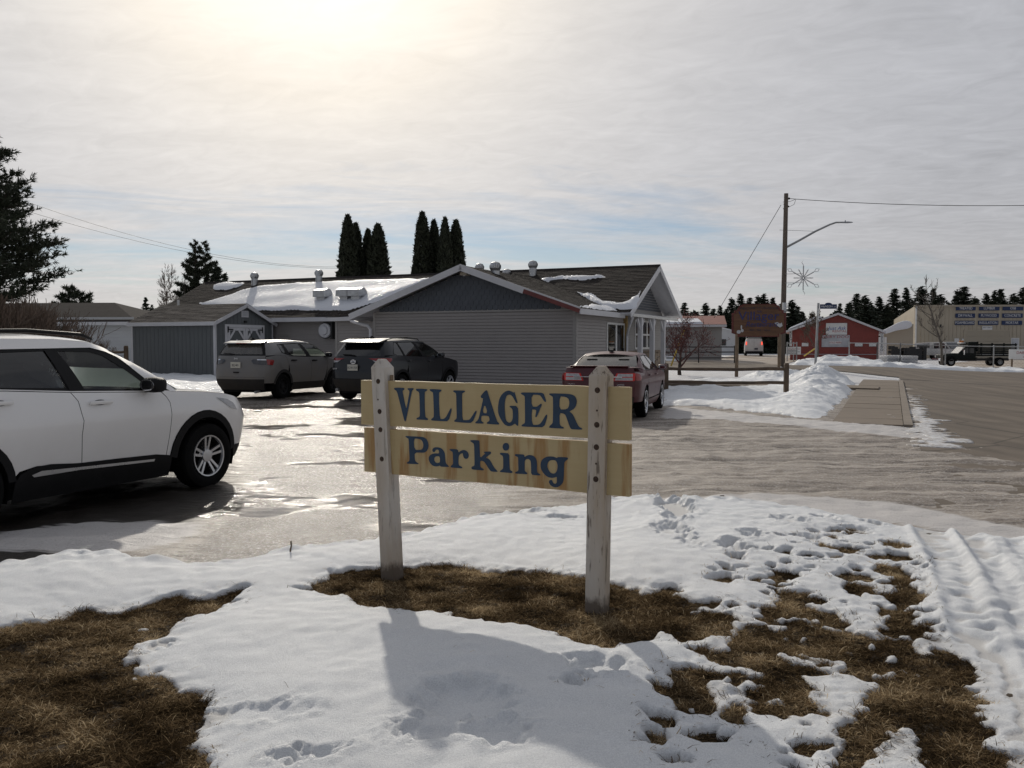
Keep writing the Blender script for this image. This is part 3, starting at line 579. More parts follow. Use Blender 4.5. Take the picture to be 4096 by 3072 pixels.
GRASS=[UA((-300,720),(0,680),(60,655),(150,632),(270,625),(330,600),(430,578),(520,590),(590,578),(700,545),(760,530),(850,540),(940,530),(1010,505),(1080,500),(1060,515),(1010,550),(960,585),(900,605),(800,610),(690,690),(600,730),(530,745),(580,775),(520,795),(600,830),(660,870),(740,895),(730,940),(840,945),(860,980),(930,965),(880,1010),(850,1030),(870,1070),(840,1100),(860,1130),(790,1140),(830,1180),(900,1210),(890,1266),(900,1400),(-300,1400)),
 UA((1240,505),(1330,495),(1390,460),(1450,425),(1550,415),(1650,410),(1740,405),(1900,395),(2000,405),(2100,412),(2212,415))+UB((80,420),(200,440),(280,440),(260,470),(330,455),(420,480),(480,490),(560,520),(620,530),(680,490),(740,510),(700,520),(740,545),(945,560),(955,590),(850,592),(745,585),(740,600),(850,600),(950,612),(955,640),(930,690),(850,705),(830,730),(740,730),(700,700),(640,680),(600,740),(490,745),(440,770),(330,765),(290,745),(200,700),(100,685),(0,665))+UA((2100,650),(2010,640),(1930,600),(1880,605),(1780,590),(1700,590),(1640,570),(1560,570),(1500,530),(1330,505)),
 UB((1060,590),(1110,575),(1180,555),(1170,515),(1260,520),(1262,560),(1330,590),(1400,610),(1455,640),(1420,668),(1340,655),(1280,600),(1200,620),(1110,618)),
 UB((945,730),(985,670),(1080,650),(1220,630),(1330,665),(1450,680),(1560,700),(1600,715),(1620,680),(1640,650),(1600,600),(1580,570),(1650,575),(1710,590),(1720,650),(1790,630),(1815,690),(1740,715),(1760,740),(1850,740),(1930,770),(2000,830),(2010,860),(1990,910),(2000,1000),(2000,1040),(2040,1050),(2065,1110),(2020,1130),(2060,1180),(2120,1220),(2180,1400),(1790,1400),(1770,1240),(1795,1160),(1750,1100),(1690,1095),(1630,1095),(1590,1170),(1530,1240),(1540,1400),(1390,1400),(1400,1240),(1430,1180),(1480,1130),(1475,1070),(1560,1015),(1555,960),(1600,920),(1590,885),(1500,880),(1430,850),(1430,810),(1380,790),(1310,795),(1250,770),(1180,780),(1120,760),(1115,790),(1190,800),(1230,830),(1260,870),(1290,920),(1285,990),(1240,1010),(1180,1050),(1060,1055),(1010,1020),(1050,980),(1045,920),(1080,850),(1040,830),(940,840),(870,810),(760,775),(880,770)),
 UB((650,890),(700,850),(780,830),(860,840),(930,880),(920,910),(850,920),(860,965),(890,980),(840,1000),(890,1040),(830,1050),(760,1040),(720,990),(650,965),(590,950),(600,930),(690,940),(730,915)),
 UB((580,1035),(640,1045),(700,1080),(720,1105),(640,1115),(580,1080)),EL(845,1148,65,30),EL(605,1190,50,20),EL(270,960,45,18),EL(700,1262,70,25),EL(1180,1265,80,16)]
GRASS+=[EL(*e) for e in ((1385,285,28,13),(1420,252,28,7),(1660,315,60,16,2),(1450,340,62,14),(1650,370,95,18,2.5),(1400,378,42,9),(1320,400,50,7),(1300,430,28,14),(1650,430,75,25,1),(1475,455,88,16),(1700,470,62,20),(1160,450,62,25),(920,468,66,20),(1110,475,32,10),(1495,505,72,25),(1710,530,78,40),(1220,535,45,28),(930,420,42,8),(1650,590,62,20))]
ISL=[EL(*e) for e in ((1155,680,40,26),(1280,712,20,11),(1690,695,32,13),(1645,800,22,38,-.5),(1740,850,26,13),(1740,805,16,9),(1600,865,62,13),(1480,770,42,9),(1550,735,25,15),(1670,1015,17,9),(1140,990,62,17,1),(1125,905,46,11),(1745,640,36,19),(1790,755,32,20),(860,583,90,9))]+[UA((430,580),(480,575),(530,590),(500,600),(440,597)),UA((600,660),(640,645),(650,665),(610,675)),UA((565,912),(620,878),(632,890),(600,915))]
res=.0145; xs=np.arange(-5.6,6.6,res); ys=np.arange(2.5,9.9,res); X,Y=np.meshgrid(xs,ys); ny,nx=X.shape
n1=spectral(nx,ny,res,.06,.5,1.9,21); n2=spectral(nx,ny,res,.03,.12,1.0,22); n3=spectral(nx,ny,res,.5,4,4.0,23); n4=spectral(nx,ny,res,.12,.45,1.6,24)
wx=spectral(nx,ny,res,.04,.35,1.7,25)*.022; wy=spectral(nx,ny,res,.04,.35,1.7,26)*.022
lawn=rasterize([lawn_edge],X+wx*1.5,Y+wy*1.5).astype(float); gr=rasterize(GRASS,X+wx,Y+wy); gr&=~rasterize(ISL,X+wx,Y+wy)
lace=blur(rasterize([UB((830,380),(1250,240),(1600,240),(1790,420),(1850,720),(1600,720),(1450,860),(1600,930),(1480,1266),(1000,1266),(560,1240),(540,900),(900,800),(960,620))],X,Y).astype(float),.12,res)
gr|=(spectral(nx,ny,res,.10,.55,1.9,27)>1.45-.25*lace)&(lace>.45)
lawnb=blur(lawn,.22,res); base=tz(X,Y)
soil=base+LZ*sstep(.35,1.0,lawnb)+n1*.006+n3*.01-.012*(1-lawnb)
snowm=(lawn>.5)&~gr; sn_=blur(snowm.astype(float),.055,res); n5=spectral(nx,ny,res,.045,.16,1.2,28)
snowm|=(n5>1.55)&(sn_>.10)&(lawn>.5); snowm&=~((n5<-1.6)&(sn_<.86)&(lawnb>.8)); gr=(lawn>.5)&~snowm; sb=blur(snowm.astype(float),.016,res)+n2*.035; sw_=blur(snowm.astype(float),.11,res); sww=blur(snowm.astype(float),.35,res)
th=.013*sstep(.45,.72,sb)+.022*sstep(.50,1.0,sw_)+.040*sstep(.6,1.0,sww)
bumpy=sstep(.5,.9,sw_)
edge=blur(lawn,.35,res); ridge=np.exp(-((edge-.62)/.16)**2)
rgh=blur(rasterize([UB((900,130),(1500,140),(2100,260),(2300,700),(2000,700),(1700,300),(1250,450),(850,420))],X,Y).astype(float),.25,res)
th=th+bumpy*(n3*.012+n1*.0010+n4*(.0026+.004*rgh))+ridge*(.05+.012*n4+.02*n3)*sstep(.5,.9,sb)
th*=1-.5*rgh
th+=bumpy*n2*(.0004+.0006*rgh)
def foot(cx,cy,rx,ry,dep,rim=.012,ub=True):
    global th
    (x0,y0),=(UB((cx,cy)) if ub else UA((cx,cy))); (x1,_),=(UB((cx+rx,cy)) if ub else UA((cx+rx,cy))); (_,y2),=(UB((cx,cy-ry)) if ub else UA((cx,cy-ry)))
    a=abs(x1-x0); b_=abs(y2-y0); d=np.sqrt(((X-x0+wx)/a)**2+((Y-y0+wy)/b_)**2); th=th-dep*sstep(1.15,.55,d)*(th>.01)+rim*np.exp(-((d-1.2)/.18)**2)*(th>.01)
for f in ((700,150,75,42,.09),(680,262,80,34,.05),(765,318,40,34,.035),(950,340,62,26,.05),(1035,292,55,24,.045),(220,185,60,9,.03),(370,860,135,42,.04),(700,205,50,20,.04),(60,160,90,18,.02),(270,950,70,24,.045),(1200,215,70,22,.03),(1350,200,50,16,.03),(1300,300,60,20,.03),(1480,250,60,18,.03),(1560,215,50,16,.025)): foot(*f)
for f in ((2010,1040,230,85,.045),(1860,1170,180,50,.03),(2150,1180,140,60,.035),(1330,1250,170,30,.03),(700,740,60,20,.02),(1080,1060,260,40,.012)): foot(*f,ub=False)
# tyre tracks pressed into the right-hand snow
for (a,b_,wd,dp) in ((UB((1840,300))[0],UB((2150,1266))[0],.12,.035),(UB((2010,280))[0],UB((2420,1266))[0],.12,.035),(UB((2170,300))[0],UB((2700,1266))[0],.12,.03)):
    (ax,ay),(bx,by)=a,b_; dx,dy=bx-ax,by-ay; L=math.hypot(dx,dy); s=((X-ax)*dx+(Y-ay)*dy)/L; d=((X-ax)*dy-(Y-ay)*dx)/L+.05*np.sin(s*.9)
    m=np.exp(-(np.abs(d)/wd)**4)*(s>-.6)*(th>.02); lug=.5+.5*np.sign(np.sin((s+np.abs(d)*.6)*2*math.pi/.075)); lug=blur(lug,.010,res)*np.clip(.55+.5*n3+.35*n4,0,1)
    th=th-m*dp*.7+m*lug*.008+m*n4*.004+np.exp(-((np.abs(d)-wd*1.25)/.035)**2)*.02*(th>.02)*(s>-.6)
cov=(sb>.5)&(lawn>.3); ths=np.where(sb>.5,np.maximum(th,.006),-.03+.0*th)
ths=blur(ths,.006,res)
zs=soil-n1*.006*sstep(.5,.95,sw_)+ths; keep=zs>soil-.012
dirtm=np.clip(.55*np.exp(-((lawnb-.36)/.14)**2)+.25*ridge*(n4>1.0)+.5*((n2>2.3)&(sw_<.93)),0,1)*.8
dirtm=np.maximum(dirtm,.42*sstep(.020,.006,ths))
tag(gridmesh('lawn_snow',xs,ys,zs,'snow',keep,{'dirt':dirtm}),'melting snow with footprints lying over the front lawn','snow',kind='stuff')
s4=3; tag(gridmesh('lawn',xs[::s4],ys[::s4],(soil-.004-.30*(lawn<.5)*(lawnb<.1))[::s4,::s4],'soil',(lawnb>.12)[::s4,::s4]),kind='structure')
# dead grass blades
gm=blur((gr&(lawn>.5)).astype(float),.02,res); near_w=np.clip((gm-.03)*2.2,0,1)
fr=np.abs(X)<Y*.66+.3; prob=(near_w*fr+.0015*(bumpy>0)*(n1>1.9)*fr); prob=prob/prob.sum()
NBl=260000; idx=NR.choice(prob.size,NBl,p=prob.ravel()); bx=X.ravel()[idx]+NR.uniform(-.5,.5,NBl)*res; by=Y.ravel()[idx]+NR.uniform(-.5,.5,NBl)*res; bz=soil.ravel()[idx]-.004
flow=spectral(nx,ny,res,.15,1.0,2,31).ravel()[idx]*1.6; an=flow*.5+NR.uniform(-math.pi,math.pi,NBl); ln=NR.uniform(.022,.070,NBl)*(1+.35*spectral(nx,ny,res,.2,1,2,33).ravel()[idx].clip(-1,1.5)); lift=NR.beta(1.2,3.6,NBl)*1.1+.03
onsn=(gm.ravel()[idx]<.12); ln=np.where(onsn,ln*.9,ln); bz=np.where(onsn,zs.ravel()[idx]-.005,bz)
dx,dy=np.cos(an),np.sin(an); w=NR.uniform(.0008,.0019,NBl); px,py=-dy*w,dx*w
p0=np.stack([bx,by,bz],1); h1=np.sin(lift); c1=np.cos(lift); p1=p0+np.stack([dx*c1*ln*.55,dy*c1*ln*.55,h1*ln*.55],1); l2=lift*NR.uniform(-.6,.5,NBl); a2=an+NR.uniform(-.6,.6,NBl)
p2=p1+np.stack([np.cos(a2)*np.cos(l2)*ln*.45,np.sin(a2)*np.cos(l2)*ln*.45,np.sin(l2)*ln*.45],1); p2[:,2]=np.maximum(p2[:,2],bz+.004)
o=np.stack([px,py,np.zeros(NBl)],1); V=np.stack([p0-o,p0+o,p1+o*.85,p1-o*.85,p2],1).reshape(-1,3)
i=np.arange(NBl)*5; F=np.concatenate([np.stack([i,i+1,i+2],1),np.stack([i,i+2,i+3],1),np.stack([i+3,i+2,i+4],1)])
tone=np.repeat(np.clip(NR.normal(.38,.27,NBl)+.20*spectral(nx,ny,res,.2,1.5,2,35).ravel()[idx]-.12*(ln<.04),0,1),5)
me=npmesh('dead_grass',V,F,{'tone':tone}); tag(link('dead_grass',me,None,'dead_grass'),'matted brown dead grass showing through the melting snow','grass',kind='stuff')
# ---------------------------------------------------------------- other snow: bank by the fence, verge, shed side
def snow_area(name,label,polys,res,thick,mounds,seed,rough=.02,mat='snow',edge=.18,dirt=0.0,zoff=0.0,wob=.05):
    pa=np.array([p for q in polys for p in q]); x0,y0=pa.min(0)-.6; x1,y1=pa.max(0)+.6; xs=np.arange(x0,x1,res); ys=np.arange(y0,y1,res); X,Y=np.meshgrid(xs,ys); ny,nx=X.shape
    a=spectral(nx,ny,res,max(res*2.2,.1),1.0,1.8,seed); b=spectral(nx,ny,res,.8,5,2.4,seed+1); c=spectral(nx,ny,res,max(res*2.1,.08),.4,1.0,seed+2)
    m=rasterize(polys,X+a*wob,Y+b*wob).astype(float); mb_=blur(m,edge,res); h=thick*sstep(.4,1,mb_)*(1+.25*b)
    for (mx_,my_,sx,sy,rot,hh) in mounds:
        ca,sa=math.cos(rot),math.sin(rot); u=((X-mx_)*ca+(Y-my_)*sa)/sx; v=(-(X-mx_)*sa+(Y-my_)*ca)/sy; h=np.maximum(h,h*.3+hh*np.exp(-(u*u+v*v))*(1+.16*b+.03*a))
    mb2=blur(m,.07,res) if res<.08 else mb_
    h=h+(rough*a+rough*.6*b+rough*.35*c)*sstep(.45,.95,mb_); h=np.where(mb2>.5,np.maximum(h*sstep(.38,.85,mb_),.01),-.08)
    Z=tz(X,Y)+zoff+h; return tag(gridmesh(name,xs,ys,Z,mat,h>-.05,{'dirt':np.clip(dirt*(c>.6)+dirt*.8*np.exp(-((mb_-.5)/.15)**2),0,1)}),label,'snow',kind='stuff')
bank=[P((655,403),(700,404),(760,411),(800,416),(852,421),(846,408),(833,390),(825,376))]
bk=[gp(652,404),gp(700,405),gp(760,411),gp(800,416),gp(838,421),bw(7.45,-5.2),bw(7.6,0),bw(7.65,7),bw(7.5,13),bw(6.4,15.5),bw(3.2,15.5),bw(2.6,12.5),bw(1.2,12),bw(1.0,9.2),bw(4.5,9.2),bw(4.2,7.0),bw(1.0,6.8),bw(.9,3.0),bw(2.4,1.2)]
rr=math.atan2(BY.y,BY.x)
m=[(*bw(6.4,-3.2),1.6,1.0,rr,.15),(*bw(6.6,1.2),2.6,.9,rr,.25),(*bw(6.6,5.8),2.6,.95,rr,.44),(*bw(6.2,11.5),2.6,1.1,rr,.56),(*bw(4.4,13.2),1.3,1.3,0,.48),(*bw(5.0,-1.5),1.5,1.2,.4,.15),(*bw(4.3,-4.2),1.2,.5,0,.10)]
snow_area('snow_bank','ploughed snow bank heaped between the rail fence and the sidewalk',[bk],.06,.12,m,61,.007,edge=.34)
vg=[bw(2.6,36.3),bw(10,36.0),bw(20,35.9),bw(40,35.8),bw(70,35.7),bw(70,38.6),bw(40,38.8),bw(17,39.0),bw(10,39.6),bw(8,44),bw(2.8,46.5),bw(2.4,41)]
snow_area('verge_snow','strip of ploughed snow along the far side of the street',[vg],.16,.16,[(*bw(5.5,43.5),3.2,1.0,BROT,.5),(*bw(28,37),5,.7,BROT,.22),(*bw(46,37),6,.7,BROT,.25),(*bw(14,37.4),3,.6,BROT,.2)],71,.018)
shp=[gp(-30,372,.2),gp(60,368,.25),gp(130,368,.3),gp(170,366,.35),gp(215,380,.2),gp(236,392,.12),gp(232,400,.1),gp(195,396,.1),gp(120,400,.05),gp(-60,404,.05),gp(-120,385,.1)]
snow_area('yard_snow','smooth snow drift in front of the grey shed',[shp],.1,.16,[(*gp(165,371,.3),2.6,.9,BROT,.22)],81,.012,wob=.15)
lf=[bw(-40,2),bw(-18,1.5),bw(-17,14),bw(-40,14)]
snow_area('yard_snow','snow lying behind the old split rail fence at left',[lf],.25,.18,[],85,.015)
yl=[bw(-26,35.9),bw(-6.4,35.9),bw(-5.9,38),bw(-6.3,47),bw(-7.5,60),bw(-9,72),bw(-26,72)]
snow_area('yard_snow','snow heaps beside the yard entrance across the street',[yl],.2,.2,[(*bw(-8.2,43),2.0,3.2,BROT,.6),(*bw(-9.5,54),2.2,5,BROT,.9),(*bw(-13,50),3,5,BROT,.8),(*bw(-8,38.5),1.6,1.,BROT,.35),(*bw(-12,66),4,4,BROT,1.1)],91,.035)
bkl=[bw(-9.8,-.55),bw(-7.9,-.75),bw(-5,-.45),bw(-2.5,-.8),bw(-.2,-.7),bw(.2,-.1),bw(-.3,.3),bw(-9.8,.3)]
snow_area('wall_snow','low ridge of old snow along the restaurant wall',[bkl],.09,.14,[(*bw(-4.4,-.2),.9,.4,BROT,.30),(*bw(-1.6,-.2),.9,.4,BROT,.26)],95,.03)
gt=[bw(9.28,-9.5),bw(10.0,-9.6),bw(9.8,-8.6),bw(10.1,-7.8),bw(9.75,-7),bw(9.95,-6.2),bw(9.8,-5),bw(9.9,-3.5),bw(9.68,-2.0),bw(9.8,-.3),bw(9.6,1.5),bw(9.75,4),bw(9.5,7),bw(9.36,10),bw(9.33,2),bw(9.3,-5)]
snow_area('gutter_ice','cracked shelf of white ice melting along the kerb',[gt],.05,.018,[],99,.006,'snow_old',.1,.6,.006,.22)
# little things lying on the snow
def leafthing(name,label,cat,loc,mat,pts,rz=0):
    mb=MB(); mb.tube([Vector(p) for p in pts],[.006]*len(pts),5); o=mb.build(name,mat); o.location=loc; o.rotation_euler=(0,0,rz); tag(o,label,cat); return o
# ================================================================ THE PARKING SIGN
SD=Vector((.86511,-.50159,0)); SN=Vector((-.50159,-.86511,0)); SL=Vector((-.968,5.48,0)); SROT=math.atan2(-.50159,.86511)
sg=empty('parking_sign',SL,SROT,'cream two-board wooden sign reading VILLAGER Parking on white posts','sign')
# local: x along the boards, y away from the viewer, z up
def wboard(name,z0,z1,x0,x1,mat,seed):
    r=random.Random(seed); b=MB(); n=24; y0,y1=-.019,.019; top=[]
    ps=[]
    for i in range(n+1):
        x=x0+(x1-x0)*i/n; j=r.uniform(-.0012,.0012); k=r.uniform(-.0012,.0012); bow=.003*math.sin(i/n*5+seed); ps.append([(x,y0+bow,z0+k),(x,y1+bow,z0+k),(x,y1+bow,z1+j),(x,y0+bow,z1+j)])
    for s in ps: b.v+=s
    for i in range(n):
        for a in range(4): b.f.append((i*4+a,i*4+(a+1)%4,i*4+4+(a+1)%4,i*4+4+a))
    b.f.append((0,1,2,3)); b.f.append((n*4+3,n*4+2,n*4+1,n*4)); return b.build(name,mat,sg,bevel=.0025)
b1=wboard('board',1.1325,1.4185,0.004,1.856,'board_cream',1); tag(b1,'upper cream board lettered VILLAGER in blue')
b2=wboard('board',.829,1.1135,.032,1.858,'board_stained',5); tag(b2,'lower rust-streaked board lettered Parking in blue')
def nums(s): a=[int(t)/1000 for t in s.split()]; return list(zip(a[::2],a[1::2]))
for i,(nm,o_,h_) in enumerate(LETTERS):
    top=i<8; par=b1 if top else b2; oz=chaikin(nums(o_),1); hz=[chaikin(nums(h_),1)] if h_ else []
    vs,fs=cdt(oz,hz,.03,False); bow=lambda x:.003*math.sin((x-.004)/1.852*5+(1 if top else 5))
    k=len(vs); V=[(x,-.0212+bow(x),z) for x,z in vs]+[(x,-.018+bow(x),z) for x,z in vs]; F=[f for f in fs]
    for l in [resample(oz,.03)]+[resample(h,.03) for h in hz]: pass
    me=bpy.data.meshes.new('letter'); me.from_pydata(V,[],F); me.update(); link('letter',me,par,'letter_blue')
def signpost(xb,zb,xt,zt,mat,label):
    w=.0515; d=.05; b=MB(); rows=[(0,w,d),(.25,w,d),(.5,w,d),(.75,w,d),(.966,w,d),(.998,w*.40,d*.40),(1.0,w*.36,d*.36)]; r=random.Random(int(xb*100))
    for t,ww,dd in rows:
        x=xb+(xt-xb)*t; z=zb+(zt-zb)*t; jx=r.uniform(-.001,.001)
        b.v+=[(x-ww+jx,-dd,z),(x+ww+jx,-dd,z),(x+ww+jx,dd,z),(x-ww+jx,dd,z)]
    for i in range(len(rows)-1):
        for a in range(4): b.f.append((i*4+a,i*4+(a+1)%4,i*4+4+(a+1)%4,i*4+4+a))
    b.f.append((3,2,1,0)); k=4*(len(rows)-1); b.f.append((k,k+1,k+2,k+3))
    o=b.build('post',mat,sg,bevel=.0015); tag(o,label); return o
pL=signpost(.243,.02,.166,1.555,'post_white','left white post with peeling foot'); pR=signpost(1.662,.02,1.684,1.530,'post_worn','right white post with cracked worn paint')
def bolts(post,xb,zb,xt,zt,zs_):
    for z in zs_:
        t=(z-zb)/(zt-zb); x=xb+(xt-xb)*t; mb=MB(); n=12
        mb.lathe([(.0165,-.0500),(.016,-.0508),(.009,-.0508),(.0085,-.0535),(.0,-.054)],n,'y',(x,0,z)); mb.build('bolt','rust',post,smooth=True)
pm('rust',(.055,.03,.018),.8,var=.6,scale=60,bump=.5,bscale=200)
bolts(pL,.243,.02,.166,1.555,(1.415,1.225,1.11,.925)); bolts(pR,1.662,.02,1.684,1.53,(1.40,1.212,1.09,.915))
for post,x,z in ((pL,.171,1.30),(pR,1.680,1.29),(pR,1.676,1.0)):
    mb=MB(); mb.lathe([(.006,-.0505),(.005,-.052),(0,-.052)],8,'y',(x,0,z)); mb.build('nail','rust',post)
mb=MB(); mb.box((.236,-.012,1.4195),(.2385,.022,1.455)); mb.build('wedge','wood_post',pL)
lf_=leafthing('fallen_leaf','curled brown leaf standing in the snow bank','leaf',(*UA((1255,375))[0],tz1(*UA((1255,375))[0])+.235),'twig',[(0,0,-.05),(0,0,0),(.008,0,.03),(.004,0,.06)])
lf2=leafthing('stone','small dark lump lying on the snow edge','stone',(*UB((905,118))[0],tz1(*UB((905,118))[0])+.20),'gravel',[(-.03,0,-.01),(-.01,0,.012),(.02,.005,.012),(.035,0,-.005)])
# ================================================================ RESTAURANT
def clap(name,mat,parent,p0,p1,z0,z1,course=.1016,out=.024,top=None):
    """lapped siding between plan points p0->p1 (outside on the right-hand side); top(t) cuts it"""
    p0,p1=Vector(p0),Vector(p1); d=(p1-p0); L=d.length; d.normalize(); n=Vector((d.y,-d.x)); b=MB(); z=z0
    r=random.Random(int(L*1000+z1*77))
    while z<z1-1e-4:
        zt=min(z+course,z1); ta,tb=0,L
        if top: ta,tb=top((z+zt)/2)
        if tb-ta>.02:
            cuts=[ta]; q=ta+r.uniform(.8,3.6)
            while q<tb-.3: cuts.append(q); q+=3.66
            cuts.append(tb)
            for a,c in zip(cuts,cuts[1:]):
                jj=r.uniform(-.0015,.0015); A=p0+d*a; B=p0+d*c; o1=n*(out+jj); o0=n*.001; z_=z+.02
                b.add([(A.x+o1.x,A.y+o1.y,z_),(B.x+o1.x,B.y+o1.y,z_),(B.x+o1.x*.55,B.y+o1.y*.55,zt),(A.x+o1.x*.55,A.y+o1.y*.55,zt),(A.x,A.y,z_),(B.x,B.y,z_)],[(0,1,2,3),(4,5,1,0)])
        z=zt
    return b.build(name,mat,parent,fix=False)
def shingles(name,mat,parent,org,es,eu,D,srange,expo=.145,tab=.33,seed=1,lift=.016):
    org,es,eu=Vector(org),Vector(es).normalized(),Vector(eu).normalized(); nr=es.cross(eu).normalized()
    if nr.z<0: nr=-nr
    r=random.Random(seed); V=[];F=[];T=[]; k=0; d=0
    while d<D-.01:
        d1=min(d+expo*1.06,D); s0,s1=srange(d+expo*.5); s=s0-r.uniform(0,tab)
        while s<s1:
            a=max(s,s0); c=min(s+tab-.006,s1)
            if c-a>.01:
                j=r.uniform(-.003,.004); t=min(1,max(0,r.gauss(.5,.27)))
                V+=[org+es*a+eu*d+nr*(lift+j),org+es*c+eu*d+nr*(lift+j),org+es*c+eu*d1+nr*.003,org+es*a+eu*d1+nr*.003,org+es*a+eu*d,org+es*c+eu*d]; F+=[(k,k+1,k+2,k+3),(k+4,k+5,k+1,k)]; T+=[t]*4+[t*.5]*2; k+=6
            s+=tab
        d+=expo
    me=bpy.data.meshes.new(name); me.from_pydata([tuple(v) for v in V],[],F); me.update(); a=me.attributes.new('tone','FLOAT','POINT'); a.data.foreach_set('value',T)
    return link(name,me,parent,mat)
rs=empty('restaurant',(BO.x,BO.y,0),BROT,'low grey-sided restaurant with gabled front wing and snowy dark roof','building')
def toloc(v): v=Vector(v)-Vector((BO.x,BO.y,0)); return Vector((v.dot(BX),v.dot(BY),v.z))
# walls
WT=2.72
wl=MB(); wl.prism([(-7.34,-.3),(0,-.3),(0,WT),(-3.75,4.02),(-7.34,WT)],.0,6.5,'xz'); core=wl.build('wall','siding_greige',rs)
wl=MB(); wl.prism([(4.05,-.3),(10.75,-.3),(10.75,2.85),(7.5,4.5),(4.05,2.8)],-21.7,-.002,'yz'); wl.build('wall','siding_light',rs)
wl=MB(); wl.box((-10.14,1.7,-.3),(-7.345,4.04,2.62)); wl.build('wall','siding_greige',rs)
clap('siding','siding_greige',rs,(-7.34,0),(0,0),-.1,WT-.04)
clap('siding','siding_greige',rs,(0,0),(0,4.0),-.1,2.66)
clap('siding','siding_light',rs,(0,5.3),(0,10.7),1.38,2.66)
clap('siding','siding_greige',rs,(-21.7,4.05),(-10.14,4.05),-.1,2.78)
clap('siding','siding_greige',rs,(-10.14,1.7),(-7.34,1.7),-.1,2.6)
clap('siding','scale_blue',rs,(0,4.2),(0,10.7),2.95,4.5,.1,.018,lambda z:((z-2.80)/.5-.0,6.5-(z-2.85)/.5))
for (x,y,z1) in ((-7.30,-.03,WT),(-.04,-.03,WT),(-10.10,1.67,2.62),(-7.37,1.67,2.62)):
    mb=MB(); mb.box((x-.05,y,-.2),(x+.05,y+.05,z1)); mb.build('corner_trim','siding_light',rs)
mb=MB(); mb.box((-.02,-.02,-.2),(.03,.08,WT-.02)); mb.build('corner_trim','siding_light',rs)
mb=MB(); mb.box((-7.24,-.035,WT-.04),(-.10,.02,WT+.012)); mb.build('frieze','siding_light',rs)
# fish-scale shakes in the gable
sc=MB(); w=.195; h=.165; row=0; z=WT+.0
while z<4.05:
    x=-7.5+(w/2 if row%2 else 0)
    while x<0:
        cx_=x+w/2
        zt=4.02-abs(cx_+3.75)*.362
        if z+h*.6<zt:
            hh=h*1.9; zz=[(x+.006,z+.05),(x+.055,z),(x+w-.055,z),(x+w-.006,z+.05),(x+w-.006,min(z+hh,zt)),(x+.006,min(z+hh,zt))]
            y0=-.022; k=len(sc.v); sc.v+=[(p[0],y0+( .014 if i>3 else 0),p[1]) for i,p in enumerate(zz)]+[(p[0],0,p[1]) for p in zz]
            sc.f.append(tuple(k+i for i in range(6)))
            for i in range(3): sc.f.append((k+i,k+6+i,k+7+i,k+i+1))
            sc.f.append((k+5,k+11,k+6,k)); sc.f.append((k+3,k+9,k+10,k+4))
        x+=w
    z+=h; row+=1
tag(sc.build('scale_shakes','scale_blue',rs,fix=False),kind='stuff')
# roofs
LS=Vector((4.25,0,1.53)); RSV=Vector((-4.05,0,1.45)); MS=Vector((0,3.9,1.93)); MR=Vector((0,-3.7,1.87))
shingles('roof','shingle_brown',rs,(-8.0,-.45,2.64),(0,1,0),LS,LS.length,lambda d:(0,7.0),seed=2)
shingles('roof','shingle_brown',rs,(.30,-.45,2.72),(0,1,0),RSV,RSV.length,lambda d:(0,7.0),seed=3)
DM=MS.length
shingles('roof','shingle_brown',rs,(0,3.6,2.74),(1,0,0),MS,DM,lambda d:(-22.1,.70),seed=4)
shingles('roof','shingle_brown',rs,(0,11.2,2.8),(1,0,0),MR,MR.length,lambda d:(-22.1,.70),seed=5)
hp=Vector((4.0,3.9,1.93)); he=Vector((4.0,0,1.93))

mb=MB()
for i in range(74):
    x=-22+i*.307; mb.hexa([(x,7.36,4.60),(x+.30,7.36,4.60),(x+.30,7.64,4.60),(x,7.64,4.60),(x,7.46,4.70),(x+.31,7.46,4.70),(x+.31,7.54,4.70),(x,7.54,4.70)])
mb.build('ridge_cap','roof_dark',rs)
# closed roof body under the shingles (soffits, fascia)
def slab(name,mat,pts,th): 
    mb=MB(); P4=[Vector(p) for p in pts]; mb.hexa([p-Vector((0,0,th)) for p in P4]+P4); return mb.build(name,mat,rs)
slab('roof_deck','white_trim',[(-7.99,-.44,2.635),(-3.75,-.44,4.165),(-3.75,6.5,4.165),(-7.99,6.5,2.635)],.05)
slab('roof_deck','white_trim',[(-3.75,-.44,4.165),(.29,-.44,2.715),(.29,6.5,2.715),(-3.75,6.5,4.165)],.05)
slab('roof_deck','white_trim',[(-22.08,3.62,2.735),(.69,3.62,2.735),(.69,7.5,4.655),(-22.08,7.5,4.655)],.05)
slab('roof_deck','white_trim',[(-22.08,7.5,4.655),(.69,7.5,4.655),(.69,11.18,2.795),(-22.08,11.18,2.795)],.05)
def fascia(a,b_,mat,w=.03,h=.2,name='fascia'):
    mb=MB(); mb.bar(a,b_,w,h); return mb.build(name,mat,rs)
PKz=4.165
fascia((-8.02,-.465,2.57),(-3.72,-.465,PKz-.06),'white_trim'); 
fascia((-3.78,-.465,PKz-.06),(-1.55,-.465,PKz-.06-.80),'white_trim'); fascia((-1.55,-.46,3.30),(.30,-.46,2.655),'red_fascia',.028,.15)
fascia((-1.55,-.462,3.385),(.31,-.462,2.735),'white_trim',.032,.05,'drip_edge')
fascia((.305,-.47,2.64),(.305,4.2,2.64),'white_trim',.03,.17)
fascia((-8.02,-.45,2.56),(-8.02,1.5,2.56),'white_trim')
fascia((-22.1,3.59,2.65),(-7.8,3.59,2.65),'white_trim',.03,.17)
fascia((.715,3.55,2.64),(.715,7.53,4.57),'white_trim',.03,.19); fascia((.715,7.47,4.57),(.715,11.25,2.70),'white_trim',.03,.19)
fascia((-10.35,1.45,2.565),(-8.0,1.45,2.60),'white_trim',.03,.14); 
